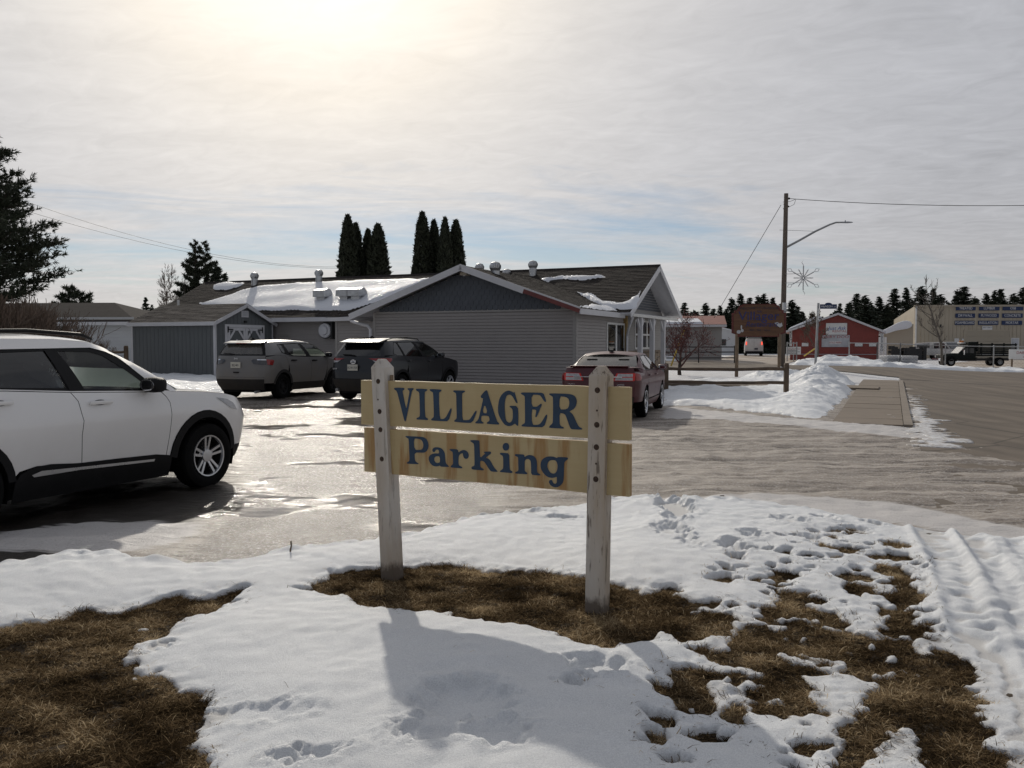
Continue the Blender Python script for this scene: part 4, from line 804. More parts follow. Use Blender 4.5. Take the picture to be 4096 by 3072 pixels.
slab('roof_deck','white_trim',[(-10.36,1.44,2.62),(-7.9,1.44,2.72),(-7.9,4.1,2.72),(-10.36,4.1,2.62)],.05)
shingles('roof','shingle_brown',rs,(-10.38,1.42,2.63),(0,1,0),Vector((2.5,0,.11)),2.5,lambda d:(0,2.3),seed=8)
# valley/roof vents
def turb(x,y,z,head=.2,neck=.15,low=False):
    mb=MB(); hh=.30
    if low: hh=.12
    mb.lathe([(neck,-.25),(neck,hh)],16,'z',(x,y,z)); t=mb.build('roof_vent','galvanised',rs,smooth=True)
    mb=MB(); n=18
    for j in range(n):
        a=2*math.pi*j/n; b_=a+.30
        for (r0,h0),(r1,h1) in (((neck,0),(head*.98,.09)),((head*.98,.09),(head,.17)),((head,.17),(head*.7,.27)),((head*.7,.27),(.03,.31))):
            q=lambda an,r,hgt:(x+r*math.cos(an),y+r*math.sin(an),z+hh+hgt)
            mb.add([q(a,r0,h0),q(b_,r0*.93,h0),q(b_,r1*.93,h1),q(a,r1,h1)],[(0,1,2,3)])
    mb.build('turbine_head','galvanised',t,fix=False)
for x,y,z in ((-18.6,7.05,4.42),(-14.9,7.05,4.42),(-4.36,7.0,4.40)): turb(x,y,z)
for x,y,z in ((-7.05,7.6,4.62),(-5.6,7.2,4.30)): turb(x,y,z,low=True)
turb(-3.3,1.2,3.98,low=True)
def hood(x,y,z,ln):
    mb=MB(); mb.box((x-.2,y-.2,z-.35),(x+.2,y+.2,z+.18)); t=mb.build('roof_vent','galvanised',rs)
    mb=MB(); prof=[]
    for j in range(9): a=math.pi*(j/8)*.62; prof.append((y+.30*math.cos(a+.25)-.02,z+.20+.30*math.sin(a+.25)))
    prof=[(y+.29,z+.16)]+prof+[(y-.34,z+.42),(y-.34,z+.14)]
    mb.prism(prof,x-ln,x+ln,'yz'); mb.build('vent_hood','galvanised',t,smooth=True)
for x,l in ((-13.26,.29),(-12.1,.28),(-11.5,.29)): hood(x,5.15,3.5,l)
mb=MB(); mb.tube([(-20.7,4.4,3.05),(-20.7,4.4,3.65)],.055,10); o=mb.build('vent_pipe','white_paint',rs,smooth=True); mb=MB(); mb.lathe([(.13,0),(.10,.06),(.06,.14)],12,'z',(-20.7,4.4,3.12)); mb.build('flashing','roof_dark',o,smooth=True)
# security light under the peak
mb=MB(); mb.box((-3.86,-.30,3.86),(-3.62,.0,3.97)); lt=mb.build('security_light','tan_metal',rs,bevel=.01); mb=MB(); mb.lathe([(.05,0),(.05,-.03),(0,-.035)],10,'z',(-3.74,-.2,3.86)); mb.build('lamp_glass','lamp_clear',lt)
# wall exhaust fan
mb=MB(); mb.lathe([(.0,-.34),(.06,-.335),(.17,-.32),(.19,-.26),(.29,-.25),(.31,-.16),(.31,0)],28,'y',(-12.2,4.02,2.2)); fan=mb.build('exhaust_fan','white_trim',rs,smooth=True)
mb=MB(); mb.lathe([(.315,-.19),(.335,-.185),(.335,-.12),(.315,-.12)],28,'y',(-12.2,4.02,2.2)); mb.build('fan_ring','black_iron',fan)
mb=MB(); mb.box((-11.88,3.75,1.85),(-11.80,4.04,2.55)); mb.build('fan_bracket','black_iron',fan)
# downspout and conduit
mb=MB(); mb.tube([(-8.35,.1,2.52),(-8.33,.1,2.45),(-7.95,.02,2.36),(-7.55,-.06,2.28),(-7.42,-.085,2.15),(-7.42,-.085,-.1)],.055,8); mb.build('downspout','white_trim',rs,smooth=True)
mb=MB(); mb.tube([(-14.2,4.0,2.0),(-14.2,4.0,.1)],.02,6); mb.tube([(-14.7,4.0,2.0),(-14.2,4.0,2.0)],.015,6); mb.build('conduit','siding_light',rs)
# side wall: doors, window, stone base, porch
def wdw(y0,y1,z0,z1,name,mat_g,bars=True,x=.0):
    mb=MB(); f=.07
    for a in (((x-.01,y0-f,z0-f),(x+.05,y1+f,z0)),((x-.01,y0-f,z1),(x+.05,y1+f,z1+f)),((x-.01,y0-f,z0),(x+.05,y0,z1)),((x-.01,y1,z0),(x+.05,y1+f,z1))): mb.box(*a)
    o=mb.build(name,'white_paint',rs)
    mb=MB(); mb.box((x+.030,y0,z0),(x+.034,y1,z1)); mb.build('pane',mat_g,o)
    if bars:
        mb=MB(); zm=(z0+z1)/2; mb.box((x+.005,y0,zm-.035),(x+.045,y1,zm+.035)); mb.build('meeting_rail','white_paint',o)
        mb=MB(); ym=(y0+y1)/2; mb.box((x+.01,ym-.012,zm+.03),(x+.03,ym+.012,z1)); mb.box((x+.01,y0,(zm+z1)/2-.012),(x+.03,y1,(zm+z1)/2+.012)); mb.build('glazing_bar','white_paint',o)
    return o
for y0 in (6.55,7.42,8.22): wdw(y0,y0+.66,1.52,2.50,'window','window_dark')
for y0,y1 in ((3.1,4.0),(4.15,5.0)):
    dr=wdw(y0,y1,.35,2.32,'door','glass_house',False); mb=MB(); mb.box((.018,y0,.34),(.026,y1,2.32)); mb.build('curtain','curtain',dr)
    mb=MB(); mb.box((.02,y1-.12,1.2),(.075,y1-.08,1.5)); mb.build('handle','black_iron',dr)
mb=MB(); mb.box((-.02,5.08,-.1),(.12,5.22,2.66)); mb.build('porch_post','wood_raw',rs); tag(rs.children[-1],'raw yellow lumber post by the door')
lg=MB(); lg.box((-.01,5.3,1.33),(.09,10.75,1.40)); lg.build('ledge','wood_post',rs)
st_=random.Random(5); yy=5.32
while yy<10.7:
    ww=st_.uniform(.22,.42); zz=-.15
    while zz<1.32:
        hh=min(st_.uniform(.16,.38),1.325-zz); mb=MB(); q=st_.uniform(.015,.055)
        j=lambda:st_.uniform(-.02,.02)
        mb.hexa([(0,yy+.01,zz+.01),(q,yy+.03+j()*.5,zz+.03),(q,yy+ww-.03,zz+.03),(0,yy+ww-.01,zz+.01),(0,yy+.01,zz+hh-.01),(q,yy+.03,zz+hh-.03+j()*.5),(q,yy+ww-.03,zz+hh-.03),(0,yy+ww-.01,zz+hh-.01)])
        mb.build('stone','stone_tan',rs); zz+=hh
    yy+=ww
slab('porch_roof','white_trim',[(.0,4.2,2.83),(.56,4.2,2.72),(.56,11.0,2.72),(.0,11.0,2.83)],.06)
mb=MB(); mb.prism([(.50,2.62),(.60,2.62),(.63,2.72),(.61,2.72),(.585,2.64),(.50,2.64)],4.25,11.0,'xz'); mb.build('gutter','white_paint',rs)
for i,y in enumerate((5.7,7.4,9.1)):
    mb=MB(); mb.box((.37,y-.085,-.1),(.53,y+.085,2.62)); o=mb.build('porch_post','white_trim',rs)
    for s in (-1,1):
        mb=MB(); mb.bar((.45,y+s*.06,2.18),(.45,y+s*.42,2.58),.07,.09); mb.build('brace','white_trim',o)
mb=MB(); mb.tube([(.56,4.35,2.6),(.5,4.35,2.45),(.3,4.7,2.2),(.16,5.0,1.95),(.14,5.02,.1)],.045,8); mb.build('downspout','white_trim',rs,smooth=True)
# snow on the roof
def roofsnow(pts,org,es,eu,th,seed,label,res=.16):
    org,es,eu=Vector(org),Vector(es).normalized(),Vector(eu).normalized(); nr=es.cross(eu).normalized(); nr=nr if nr.z>0 else -nr
    wn=BX*nr.x+BY*nr.y+Vector((0,0,nr.z)); wo_=Vector((BO.x,BO.y,0))+BX*org.x+BY*org.y+Vector((0,0,org.z)); poly=[]
    for px,py in pts:
        r=Vector(ray(px,py)); o=Vector((0,0,EYE)); t=(wo_-o).dot(wn)/r.dot(wn); q=toloc(o+r*t)-org; poly.append((q.dot(es),q.dot(eu)))
    rr=random.Random(seed); rp=resample(poly,.35); rp=[(a+rr.uniform(-.07,.07),b_+rr.uniform(-.05,.05)) for a,b_ in rp]; rp=chaikin(rp,1)
    vs,fs=cdt(rp,(),res); B=np.array(resample(rp,.08)); V=[]
    for s,d in vs:
        e=np.sqrt(((B[:,0]-s)**2+(B[:,1]-d)**2).min()); h=.012+th*min(1,(e/.22))**.6+(.010*math.sin(d*2*math.pi/.145)+.012*math.sin(s*3.1+d*2)+.01*math.sin(s*1.3-d*4))*(e>.1); V.append(org+es*s+eu*d+nr*(h if e>.01 else -.004))
    if sum((V[f[1]]-V[f[0]]).cross(V[f[2]]-V[f[0]]).dot(nr) for f in fs)<0: fs=[f[::-1] for f in fs]
    me=bpy.data.meshes.new('roof_snow'); me.from_pydata([tuple(v) for v in V],[],fs); me.update(); o=link('roof_snow',me,rs,'snow_roof',True); return o
MO=(0,3.6,2.76)
roofsnow([(198,303.5),(222,298),(240,291),(262,286),(300,283),(345,281),(395,279.5),(432,278.5),(418,286),(395,294),(372,303),(350,310.5),(300,310.5),(240,310.5),(215,308)],MO,(1,0,0),MS,.07,1,'')
roofsnow([(212,285),(228,282),(244,283),(238,287),(226,290),(216,290)],MO,(1,0,0),MS,.05,2,'')
roofsnow([(542,278),(560,276),(600,275),(606,277),(580,280.5),(560,279.5),(545,281)],MO,(1,0,0),MS,.05,3,'')
roofsnow([(541,281),(552,279.5),(548,283),(541,283.5)],MO,(1,0,0),MS,.04,6,'')
roofsnow([(576,291),(590,294),(605,301),(618,304),(630,300),(641,290),(638,300),(634,309),(622,309.5),(604,308.5),(590,301)],MO,(1,0,0),MS,.09,4,'')
roofsnow([(580,307),(592,304.5),(606,306.5),(622,309),(633,312),(620,311.5),(600,310)],(.30,-.45,2.74),(0,1,0),RSV,.05,5,'')
# ================================================================ GARDEN SHED
SX0,SX1,SY0,SY1=-19.2,-14.85,.45,3.75; SZ0,SZ1,SRZ=.36,2.46,3.22; SM=(SY0+SY1)/2
sh=empty('garden_shed',(BO.x,BO.y,0),BROT,'grey wooden garden shed with white trim and double doors','shed')
def groove(name,p0,p1,z0,ztop,w=.2032):
    p0,p1=Vector(p0),Vector(p1); d=p1-p0; L=d.length; d.normalize(); n=Vector((d.y,-d.x)); k=max(1,int(round(L/w))); b=MB(); w=L/k
    for i in range(k):
        a=i*w+.006; c=(i+1)*w-.006; A=p0+d*a; B=p0+d*c; za,zb=ztop(a),ztop(c); o=n*.014
        b.hexa([(A.x,A.y,z0),(B.x,B.y,z0),(B.x+o.x,B.y+o.y,z0),(A.x+o.x,A.y+o.y,z0),(A.x,A.y,za),(B.x,B.y,zb),(B.x+o.x,B.y+o.y,zb),(A.x+o.x,A.y+o.y,za)])
    return b.build(name,'shed_grey',sh)
mb=MB(); mb.prism([(SY0,SZ0),(SY1,SZ0),(SY1,SZ1),(SM,SRZ-.08),(SY0,SZ1)],SX0,SX1,'yz'); mb.build('wall','shed_grey',sh)
groove('siding',(SX0,SY0),(SX1,SY0),SZ0,lambda t:SZ1)
groove('siding',(SX1,SY0),(SX1,SY1),SZ0,lambda t:SRZ-.10-abs(t-(SM-SY0))*.44)
for (x,y) in ((SX0,SY0),(SX1,SY0),(SX1,SY1)):
    mb=MB(); mb.box((x-.055 if x==SX1 else x-.03,y-.03,SZ0-.02),(x+.03 if x==SX1 else x+.06,y+.03 if y==SY1 else y+.06,SZ1+.02)); mb.build('corner_trim','white_trim',sh)
SU=Vector((0,SM-SY0+.15,SRZ-SZ1+.02)); SV=Vector((0,-(SM-SY0+.15),SRZ-SZ1+.02))
shingles('roof','shingle_weather',sh,(SX0-.12,SY0-.15,SZ1+.03),(1,0,0),SU,SU.length,lambda d:(0,SX1-SX0+.26),seed=12)
shingles('roof','shingle_weather',sh,(SX0-.12,SY1+.15,SZ1+.03),(1,0,0),SV,SV.length,lambda d:(0,SX1-SX0+.26),seed=13)
mb=MB(); P4=[Vector(p) for p in ((SX0-.1,SY0-.14,SZ1+.02),(SX1+.12,SY0-.14,SZ1+.02),(SX1+.12,SM,SRZ+.03),(SX0-.1,SM,SRZ+.03))]; mb.hexa([p-Vector((0,0,.04)) for p in P4]+P4); mb.build('roof_deck','white_trim',sh)
mb=MB(); P4=[Vector(p) for p in ((SX0-.1,SM,SRZ+.03),(SX1+.12,SM,SRZ+.03),(SX1+.12,SY1+.14,SZ1+.02),(SX0-.1,SY1+.14,SZ1+.02))]; mb.hexa([p-Vector((0,0,.04)) for p in P4]+P4); mb.build('roof_deck','white_trim',sh)
mb=MB(); mb.box((SX0-.12,SY0-.17,SZ1-.10),(SX1+.13,SY0-.14,SZ1+.045)); mb.build('fascia','white_trim',sh)
for s,y in ((1,SY0-.16),(-1,SY1+.16)):
    mb=MB(); mb.bar((SX1+.145,y,SZ1-.03),(SX1+.145,SM+s*.01,SRZ-.03),.03,.13); mb.build('fascia','white_trim',sh)
mb=MB(); mb.box((SX1+.016,SY0+.05,SZ1-.08),(SX1+.024,SY1-.05,SZ1-.06)); mb.build('band','shed_grey',sh)
mb=MB(); mb.box((SX1+.016,SM-.2,2.72),(SX1+.04,SM+.2,2.98)); gv=mb.build('gable_vent','white_trim',sh)
for i in range(4):
    mb=MB(); mb.box((SX1+.04,SM-.15+i*.08,2.76),(SX1+.05,SM-.10+i*.08,2.94)); mb.build('louvre','sign_grey',gv)
mb=MB(); mb.box((SX1+.016,SM-.06,2.50),(SX1+.09,SM+.06,2.58)); mb.build('lamp','black_iron',sh)
D0,D1=SM-1.0,SM+1.0; Xd=SX1+.016
mb=MB(); mb.box((Xd,D0-.13,2.30),(Xd+.03,D1+.13,2.42)); mb.box((Xd,D0-.13,SZ0),(Xd+.03,D0,2.30)); mb.box((Xd,D1,SZ0),(Xd+.03,D1+.13,2.30)); mb.build('door_frame','white_trim',sh)
for a,c,sgn in ((D0+.01,SM-.01,1),(SM+.01,D1-.01,-1)):
    mb=MB(); mb.box((Xd,a,SZ0+.02),(Xd+.02,c,2.29)); dr=mb.build('door','shed_grey',sh); x=Xd+.02
    mb=MB()
    for q in (((x,a,SZ0+.02),(x+.02,a+.11,2.29)),((x,c-.11,SZ0+.02),(x+.02,c,2.29)),((x,a+.11,2.18),(x+.02,c-.11,2.29)),((x,a+.11,SZ0+.02),(x+.02,c-.11,SZ0+.14)),((x,a+.11,1.25),(x+.02,c-.11,1.36))): mb.box(*q)
    mb.bar((x+.011,a+.11,1.88),(x+.011,a+.36,2.18),.018,.085); mb.bar((x+.011,c-.11,1.88),(x+.011,c-.36,2.18),.018,.085); mb.build('door_trim','white_trim',dr)
    m_=(a+c)/2; mb=MB()
    for p,q in (((m_-.15,1.62),(m_,1.83)),((m_,1.83),(m_+.15,1.62)),((m_+.15,1.62),(m_,1.41)),((m_,1.41),(m_-.15,1.62))): mb.bar((x+.012,p[0],p[1]),(x+.012,q[0],q[1]),.018,.05)
    mb.build('diamond','white_trim',dr)
    yh=a if sgn>0 else c
    mb=MB(); mb.box((x+.02,yh-.03,2.10),(x+.032,yh+.03,2.34)); mb.bar((x+.026,yh,2.22),(x+.026,yh+sgn*.28,2.22),.012,.05); mb.build('hinge','black_iron',dr)
mb=MB()
for x in (SX0+.3,SX1-.3): mb.box((x-.06,SY0+.1,.1),(x+.06,SY1-.1,SZ0))
mb.box((SX0+.1,SY0+.35,.22),(SX1-.02,SY0+.45,SZ0)); mb.build('skid','wood_raw',sh)
# ================================================================ NEIGHBOUR HOUSE, FAR LEFT
def house(name,label,cat,p,rz,w,d,hw,hr,wall,roof,hip=False,base=-.4,trim='white_trim'):
    o=empty(name,(p[0],p[1],tz1(*p)),rz,label,cat); mb=MB()
    if hip: mb.box((-w/2,-d/2,base),(w/2,d/2,hw))
    else: mb.prism([(-d/2,base),(d/2,base),(d/2,hw),(0,hr-.05),(-d/2,hw)],-w/2,w/2,'yz')
    mb.build('wall',wall,o); ov=.35; k=(w/2-d/2*.9) if hip else w/2+ov*.6; mb=MB(); e=hw-.05
    V=[(-w/2-ov,-d/2-ov,e),(w/2+ov,-d/2-ov,e),(w/2+ov,d/2+ov,e),(-w/2-ov,d/2+ov,e),(-k,0,hr),(k,0,hr)]
    mb.add(V+[(a,b_,c-.12) for a,b_,c in V],[(0,1,5,4),(2,3,4,5),(1,2,5),(3,0,4),(7,6,10,11),(9,8,11,10),(8,7,11),(6,9,10)] if hip else [(0,1,5,4),(2,3,4,5),(7,6,10,11),(9,8,11,10)])
    mb.f+=[(0,6,7,1),(1,7,8,2),(2,8,9,3),(3,9,6,0)] if hip else [(0,6,7,1),(2,8,9,3),(1,7,11,5),(2,5,11,8),(0,4,10,6),(3,9,10,4)]
    mb.build('roof',roof,o,fix=False); mb=MB(); mb.box((-w/2-ov,-d/2-ov-.02,e-.2),(w/2+ov,-d/2-ov+.02,e-.02)); mb.build('fascia',trim,o); return o
nh=house('neighbour_house','white clapboard house with dark hipped roof behind bare bushes','house',(-28.6,52),R(-6),16,7.5,2.55,3.75,'house_white','roof_dark',True)
clap('siding','house_white',nh,(-8,-3.76),(8,-3.76),-.2,2.75,.2,.02)
for x in (-3,1.5): 
    mb=MB(); mb.box((x,-3.82,1.0),(x+1.1,-3.74,2.2)); w_=mb.build('window','white_paint',nh); mb=MB(); mb.box((x+.08,-3.84,1.08),(x+1.02,-3.80,2.12)); mb.build('pane','window_dark',w_)
# ================================================================ VEHICLES
class Shape:
    """body surface: rounded plan outline that changes with height; separate tables below and above the belt"""
    def __init__(s,low,gh,belt,n=2.3,bowf=.08,bowr=.05,barrel=.02,xm=0.0,L=2.3):
        s.low=np.array(low,float); s.gh=np.array(gh,float); s.belt=belt; s.n=n; s.bf=bowf; s.br=bowr; s.k=barrel; s.xm=xm; s.L=L
    def T(s,z,up=None):
        t=s.gh if (z>=s.belt if up is None else up) else s.low
        return [np.interp(z,t[:,0],t[:,i]) for i in range(1,6)]      # xr xf W Rr Rf
    def c(s,d,Rr): d=min(max(d,0),Rr); return Rr*(1-(max(0,1-(d/Rr)**s.n))**(1/s.n))
    def Y(s,x,z,up=None):
        xr,xf,Wd,Rr,Rf=s.T(z,up); return Wd-s.c(xr+Rr-x,Rr)-s.c(x-(xf-Rf),Rf)
    def XR(s,y,z,up=None): xr,xf,Wd,Rr,Rf=s.T(z,up); return xr+s.c(abs(y)-(Wd-Rr),Rr)
    def XF(s,y,z,up=None): xr,xf,Wd,Rr,Rf=s.T(z,up); return xf-s.c(abs(y)-(Wd-Rf),Rf)
    def D(s,p):
        x,y,z=p; q=(y/.9)**2
        if x>s.xm: w=min(1,(x-s.xm)/s.L); x-=s.bf*q*w*w; y*=1-s.k*w*w
        else: w=min(1,(s.xm-x)/s.L); x+=s.br*q*w*w; y*=1-s.k*w*w
        return (x,y,z)
    def side(s,sg,off=0,up=None): return lambda x,z:s.D((x,sg*(s.Y(x,z,up)+off),z))
    def rear(s,off=0,up=None): return lambda y,z:s.D((s.XR(y,z,up)-off,y,z))
    def front(s,off=0,up=None): return lambda y,z:s.D((s.XF(y,z,up)+off,y,z))
    def seam_r(s,z0,z1,n=7,up=None): return [(s.T(z,up)[0]+.25*s.T(z,up)[3],z) for z in np.linspace(z0,z1,n)]
    def seam_f(s,z0,z1,n=7,up=None): return [(s.T(z,up)[1]-.25*s.T(z,up)[4],z) for z in np.linspace(z0,z1,n)]
    def end_r(s,z0,z1,n=7,up=None): return [(s.T(z,up)[2]-.25*s.T(z,up)[3],z) for z in np.linspace(z0,z1,n)]
    def end_f(s,z0,z1,n=7,up=None): return [(s.T(z,up)[2]-.25*s.T(z,up)[4],z) for z in np.linspace(z0,z1,n)]
    def across(s,e): return e+[(-y,z) for y,z in e[::-1]]
    def top(s,name,mat,par,xa,xb,ze,crown,nx=22,ny=16,up=None,inset=0.0):
        V=[];F=[]
        for i in range(nx+1):
            t=i/nx; t=.5-.5*math.cos(math.pi*t); x=xa+(xb-xa)*t; z=ze(x); h=s.Y(x,z,up)-inset
            for j in range(ny+1):
                v=-1+2*j/ny; V.append(s.D((x,v*h,z+crown(x)*(1-abs(v)**2.4))))
        for i in range(nx):
            for j in range(ny): a=i*(ny+1)+j; F.append((a,a+1,a+ny+2,a+ny+1))
        me=bpy.data.meshes.new(name); me.from_pydata(V,[],F); me.update()
        if me.polygons[len(F)//2].normal.z<0: me.flip_normals()
        return link(name,me,par,mat,True)
def interpf(pts):
    a=np.array(sorted(pts)); return lambda x:float(np.interp(x,a[:,0],a[:,1]))
def arch(cx,r,z0,n=14,a0=None):
    a=math.asin(max(-1,min(1,(z0-.0)/r))); return [(cx+r*math.cos(t),z0*0+r*math.sin(t)) for t in np.linspace(math.pi-a,a,n)]
def archz(cx,cz,r,z0,n=14):
    a=math.asin((z0-cz)/r); return [(cx+r*math.cos(t),cz+r*math.sin(t)) for t in np.linspace(math.pi-a,a,n)]
def wheel(par,x,y,r,rim,wd,sg,style,rm,steer=0):
    e=bpy.data.objects.new('wheel',None); COL.objects.link(e); e.parent=par; e.location=(x,y,r); e.rotation_euler=(0,0,steer); e.empty_display_size=.1
    n=36; o=-sg; b=MB()   # outer face towards sg*y
    s=1 if sg>0 else -1; h=wd/2
    prof=[(rim*.97,-h*.75),(rim*1.05,-h*.9),((rim+r)/2,-h*1.0),(r*.965,-h*.86),(r*.992,-h*.7),(r,-h*.3),(r,h*.3),(r*.992,h*.7),(r*.965,h*.86),((rim+r)/2,h*1.0),(rim*1.05,h*.9),(rim*.97,h*.75)]
    b.lathe(prof,n,'y'); b.build('tyre','rubber',e,smooth=True)
    b=MB(); f=s*h
    b.lathe([(rim*1.0,f*.84),(rim*.985,f*.92),(rim*.93,f*.90),(rim*.90,f*.55),(rim*.86,-f*.2),(.09,-f*.25),(0,-f*.25)],n,'y'); b.build('rim','dark_wheel' if style!='steel' else rm,e,smooth=True)
    b=MB(); b.lathe([(rim*1.005,f*.86),(rim*.99,f*.95),(rim*.93,f*.93),(rim*.90,f*.70)],n,'y')
    def spoke(a0,a1,w0,w1,y0=.62,y1=.80,r0=.06,r1=None):
        r1=r1 or rim*.94; p=[]
        for aa,rr,ww,yy in ((a0,r0,w0,y0),(a1,r1,w1,y1)):
            c,s_=math.cos(aa),math.sin(aa)
            for q,t in ((-1,0),(1,0),(1,1),(-1,1)): p.append((rr*c-q*ww*s_,f*yy-s*.035*(1-t),rr*s_+q*ww*c))
        b.add(p,[(0,1,2,3),(7,6,5,4),(0,4,5,1),(1,5,6,2),(2,6,7,3),(3,7,4,0)])
    if style=='double':
        for i in range(5):
            a=2*math.pi*i/5+.3
            for q in (-1,1): spoke(a+q*.30,a+q*.17,.013,.015)
            spoke(a,a,.030,.034,.50,.50,.05,rim*.45)
    elif style=='five':
        for i in range(5):
            a=2*math.pi*i/5
            for q in (-1,1): spoke(a+q*.16,a+q*.22,.016,.024)
    elif style=='multi':
        for i in range(5):
            a=2*math.pi*i/5+.2; spoke(a,a,.022,.02,.6,.72,.05,rim*.6)
            for q in (-1,1): spoke(a,a+q*.28,.016,.012,.66,.80,rim*.5)
    else:
        for i in range(8): a=2*math.pi*i/8; spoke(a,a,.035,.05,.45,.6)
    b.lathe([(.075,f*.58),(.07,f*.72),(.03,f*.75),(0,f*.75)],16,'y')
    for i in range(5):
        a=2*math.pi*i/5+.9; b.lathe([(.011,f*.6),(.011,f*.70),(0,f*.70)],6,'y',(.058*math.cos(a),0,.058*math.sin(a)))
    b.build('spokes',rm,e,smooth=True); return e
def liner(par,cx,cz,r,y0,y1):
    b=MB(); n=18; k=0
    for t in np.linspace(-.35,math.pi+.35,n+1): b.v+=[(cx+r*math.cos(t),y0,cz+r*math.sin(t)),(cx+r*math.cos(t),y1,cz+r*math.sin(t))]
    for i in range(n): b.f.append((2*i,2*i+1,2*i+3,2*i+2))
    b.v.append((cx,y1,cz)); c=len(b.v)-1
    for i in range(n): b.f.append((2*i+1,c,2*i+3))
    return b.build('wheel_well','rubber',par,fix=False)
def rbox(par,name,mat,a,b_,bev=.03,tilt=None):
    mb=MB(); mb.box(a,b_)
    if tilt: c=Vector([(p+q)/2 for p,q in zip(a,b_)]); mb.xf(Matrix.Translation(c)@Matrix.Rotation(tilt[1],4,tilt[0])@Matrix.Translation(-c))
    return mb.build(name,mat,par,smooth=True,bevel=bev)
def seat(par,x,y,z,hd=True):
    mb=MB(); mb.box((x-.25,y-.25,z),(x+.27,y+.25,z+.16)); pts=[(x-.30,z+.10),(x-.16,z+.10),(x-.26,z+.66),(x-.38,z+.66)]
    mb.prism(pts,y-.24,y+.24,'xz')
    if hd: mb.prism([(x-.40,z+.70),(x-.30,z+.70),(x-.30,z+.90),(x-.38,z+.90)],y-.13,y+.13,'xz'); mb.tube([(x-.34,y-.06,z+.6),(x-.35,y-.06,z+.74)],.008,5); mb.tube([(x-.34,y+.06,z+.6),(x-.35,y+.06,z+.74)],.008,5)
    return mb.build('seat','interior',par,bevel=.025,smooth=True)
def mirror(par,x,y,z,sg,mat,l=.14,w=.22,h=.15):
    mb=MB(); V=[];n=10
    for i in range(n+1):
        t=math.pi*i/n-math.pi/2
        for j in range(12):
            a=2*math.pi*j/12; ce=abs(math.cos(a))**.6*(1 if math.cos(a)>0 else -1); se=abs(math.sin(a))**.6*(1 if math.sin(a)>0 else -1)
            rr=math.cos(t)**.5 if math.cos(t)>0 else 0; V.append((x+l*math.sin(t)*.5+ (0 if math.sin(t)>-.5 else .0),y+sg*w*.5+w*.5*ce*rr,z+h*.5*se*rr))
    F=[(i*12+j,i*12+(j+1)%12,(i+1)*12+(j+1)%12,(i+1)*12+j) for i in range(n) for j in range(12)]
    mb.add(V,F); mb.bar((x+.01,y-sg*.06,z-.05),(x+.01,y+sg*.08,z-.04),.06,.04); o=mb.build('mirror',mat,par,smooth=True)
    mb=MB(); mb.prism([(y+sg*w*.5+w*.42*math.cos(a),z+h*.38*math.sin(a)) for a in np.linspace(0,2*math.pi,13)[:-1]],x-l*.46,x-l*.47,'yz'); mb.build('mirror_glass','chrome',o); return o
def plate(par,x,y,z,txt,tilt=0):
    mb=MB(); mb.box((x-.012,y-.155,z-.08),(x+.012,y+.155,z+.08)); o=mb.build('license_plate','plate_white',par,bevel=.004)
    textobj('plate_number',txt,.085,'ink_dark',o,Matrix.Translation((x-.0135,y,z-.008))@Matrix.Rotation(-math.pi/2,4,'Z'),.001,.85)
    return o
def carbase(name,label,X,Y,yaw,z): return empty(name,(X,Y,z),yaw,label,'car')
G=.0035
def build_sides(c,S_,sp,paint,clad,gl):
    """panels per side from outlines in side view"""
    for sg in (-1,1):
        f=S_.side(sg); o=(0,sg,0)
        for nm,poly,mt in sp['panels']: 
            q=panel(nm,inset(poly,G),f,mt,c,(),.075,o)
            if nm=='door':
                hx,hz=sp['handles'][0 if max(p[0] for p in poly)>.5 else 1]; y=S_.Y(hx,hz); mb=MB(); mb.box((hx-.13,sg*(y+.022)-.012,hz-.018),(hx+.13,sg*(y+.022)+.012,hz+.018)); mb.box((hx-.11,sg*y-.02,hz-.012),(hx-.09,sg*(y+.02),hz+.012)); mb.box((hx+.09,sg*y-.02,hz-.012),(hx+.11,sg*(y+.02),hz+.012)); mb.build('handle',sp.get('handle_mat',paint),q,bevel=.008,smooth=True); panel('handle_shade',[(hx+.075*math.cos(t),hz+.028*math.sin(t)) for t in np.linspace(0,2*math.pi,15)[:-1]],S_.side(sg,.0015),'handle_shadow',q,(),.05,o)  # flat ellipse painting in the shade of the recess behind the handle
        for nm,poly,mt in sp.get('clad',[]): panel(nm,poly,S_.side(sg,.012),mt,c,(),.075,o)
        fu=S_.side(sg,0,True)
        panel('side_frame',sp['gh'],fu,sp.get('frame_mat',paint),c,[sp['surround']],.07,o)
        panel('window_surround',sp['surround'],S_.side(sg,-.006,True),'dark_plastic',c,[p for p,_ in sp['panes']],.07,o)
        for p,mt in sp['panes']: panel('window',inset(p,-.004),S_.side(sg,-.012,True),mt,c,(),.09,o)
        panel('inner_panel',sp['inner'],S_.side(sg,-.05,False),'interior',c,(),.15,o)
def ring(cx,cz,r0,r1,z0,n=16):
    return archz(cx,cz,r1,z0,n)+archz(cx,cz,r0,z0,n)[::-1]
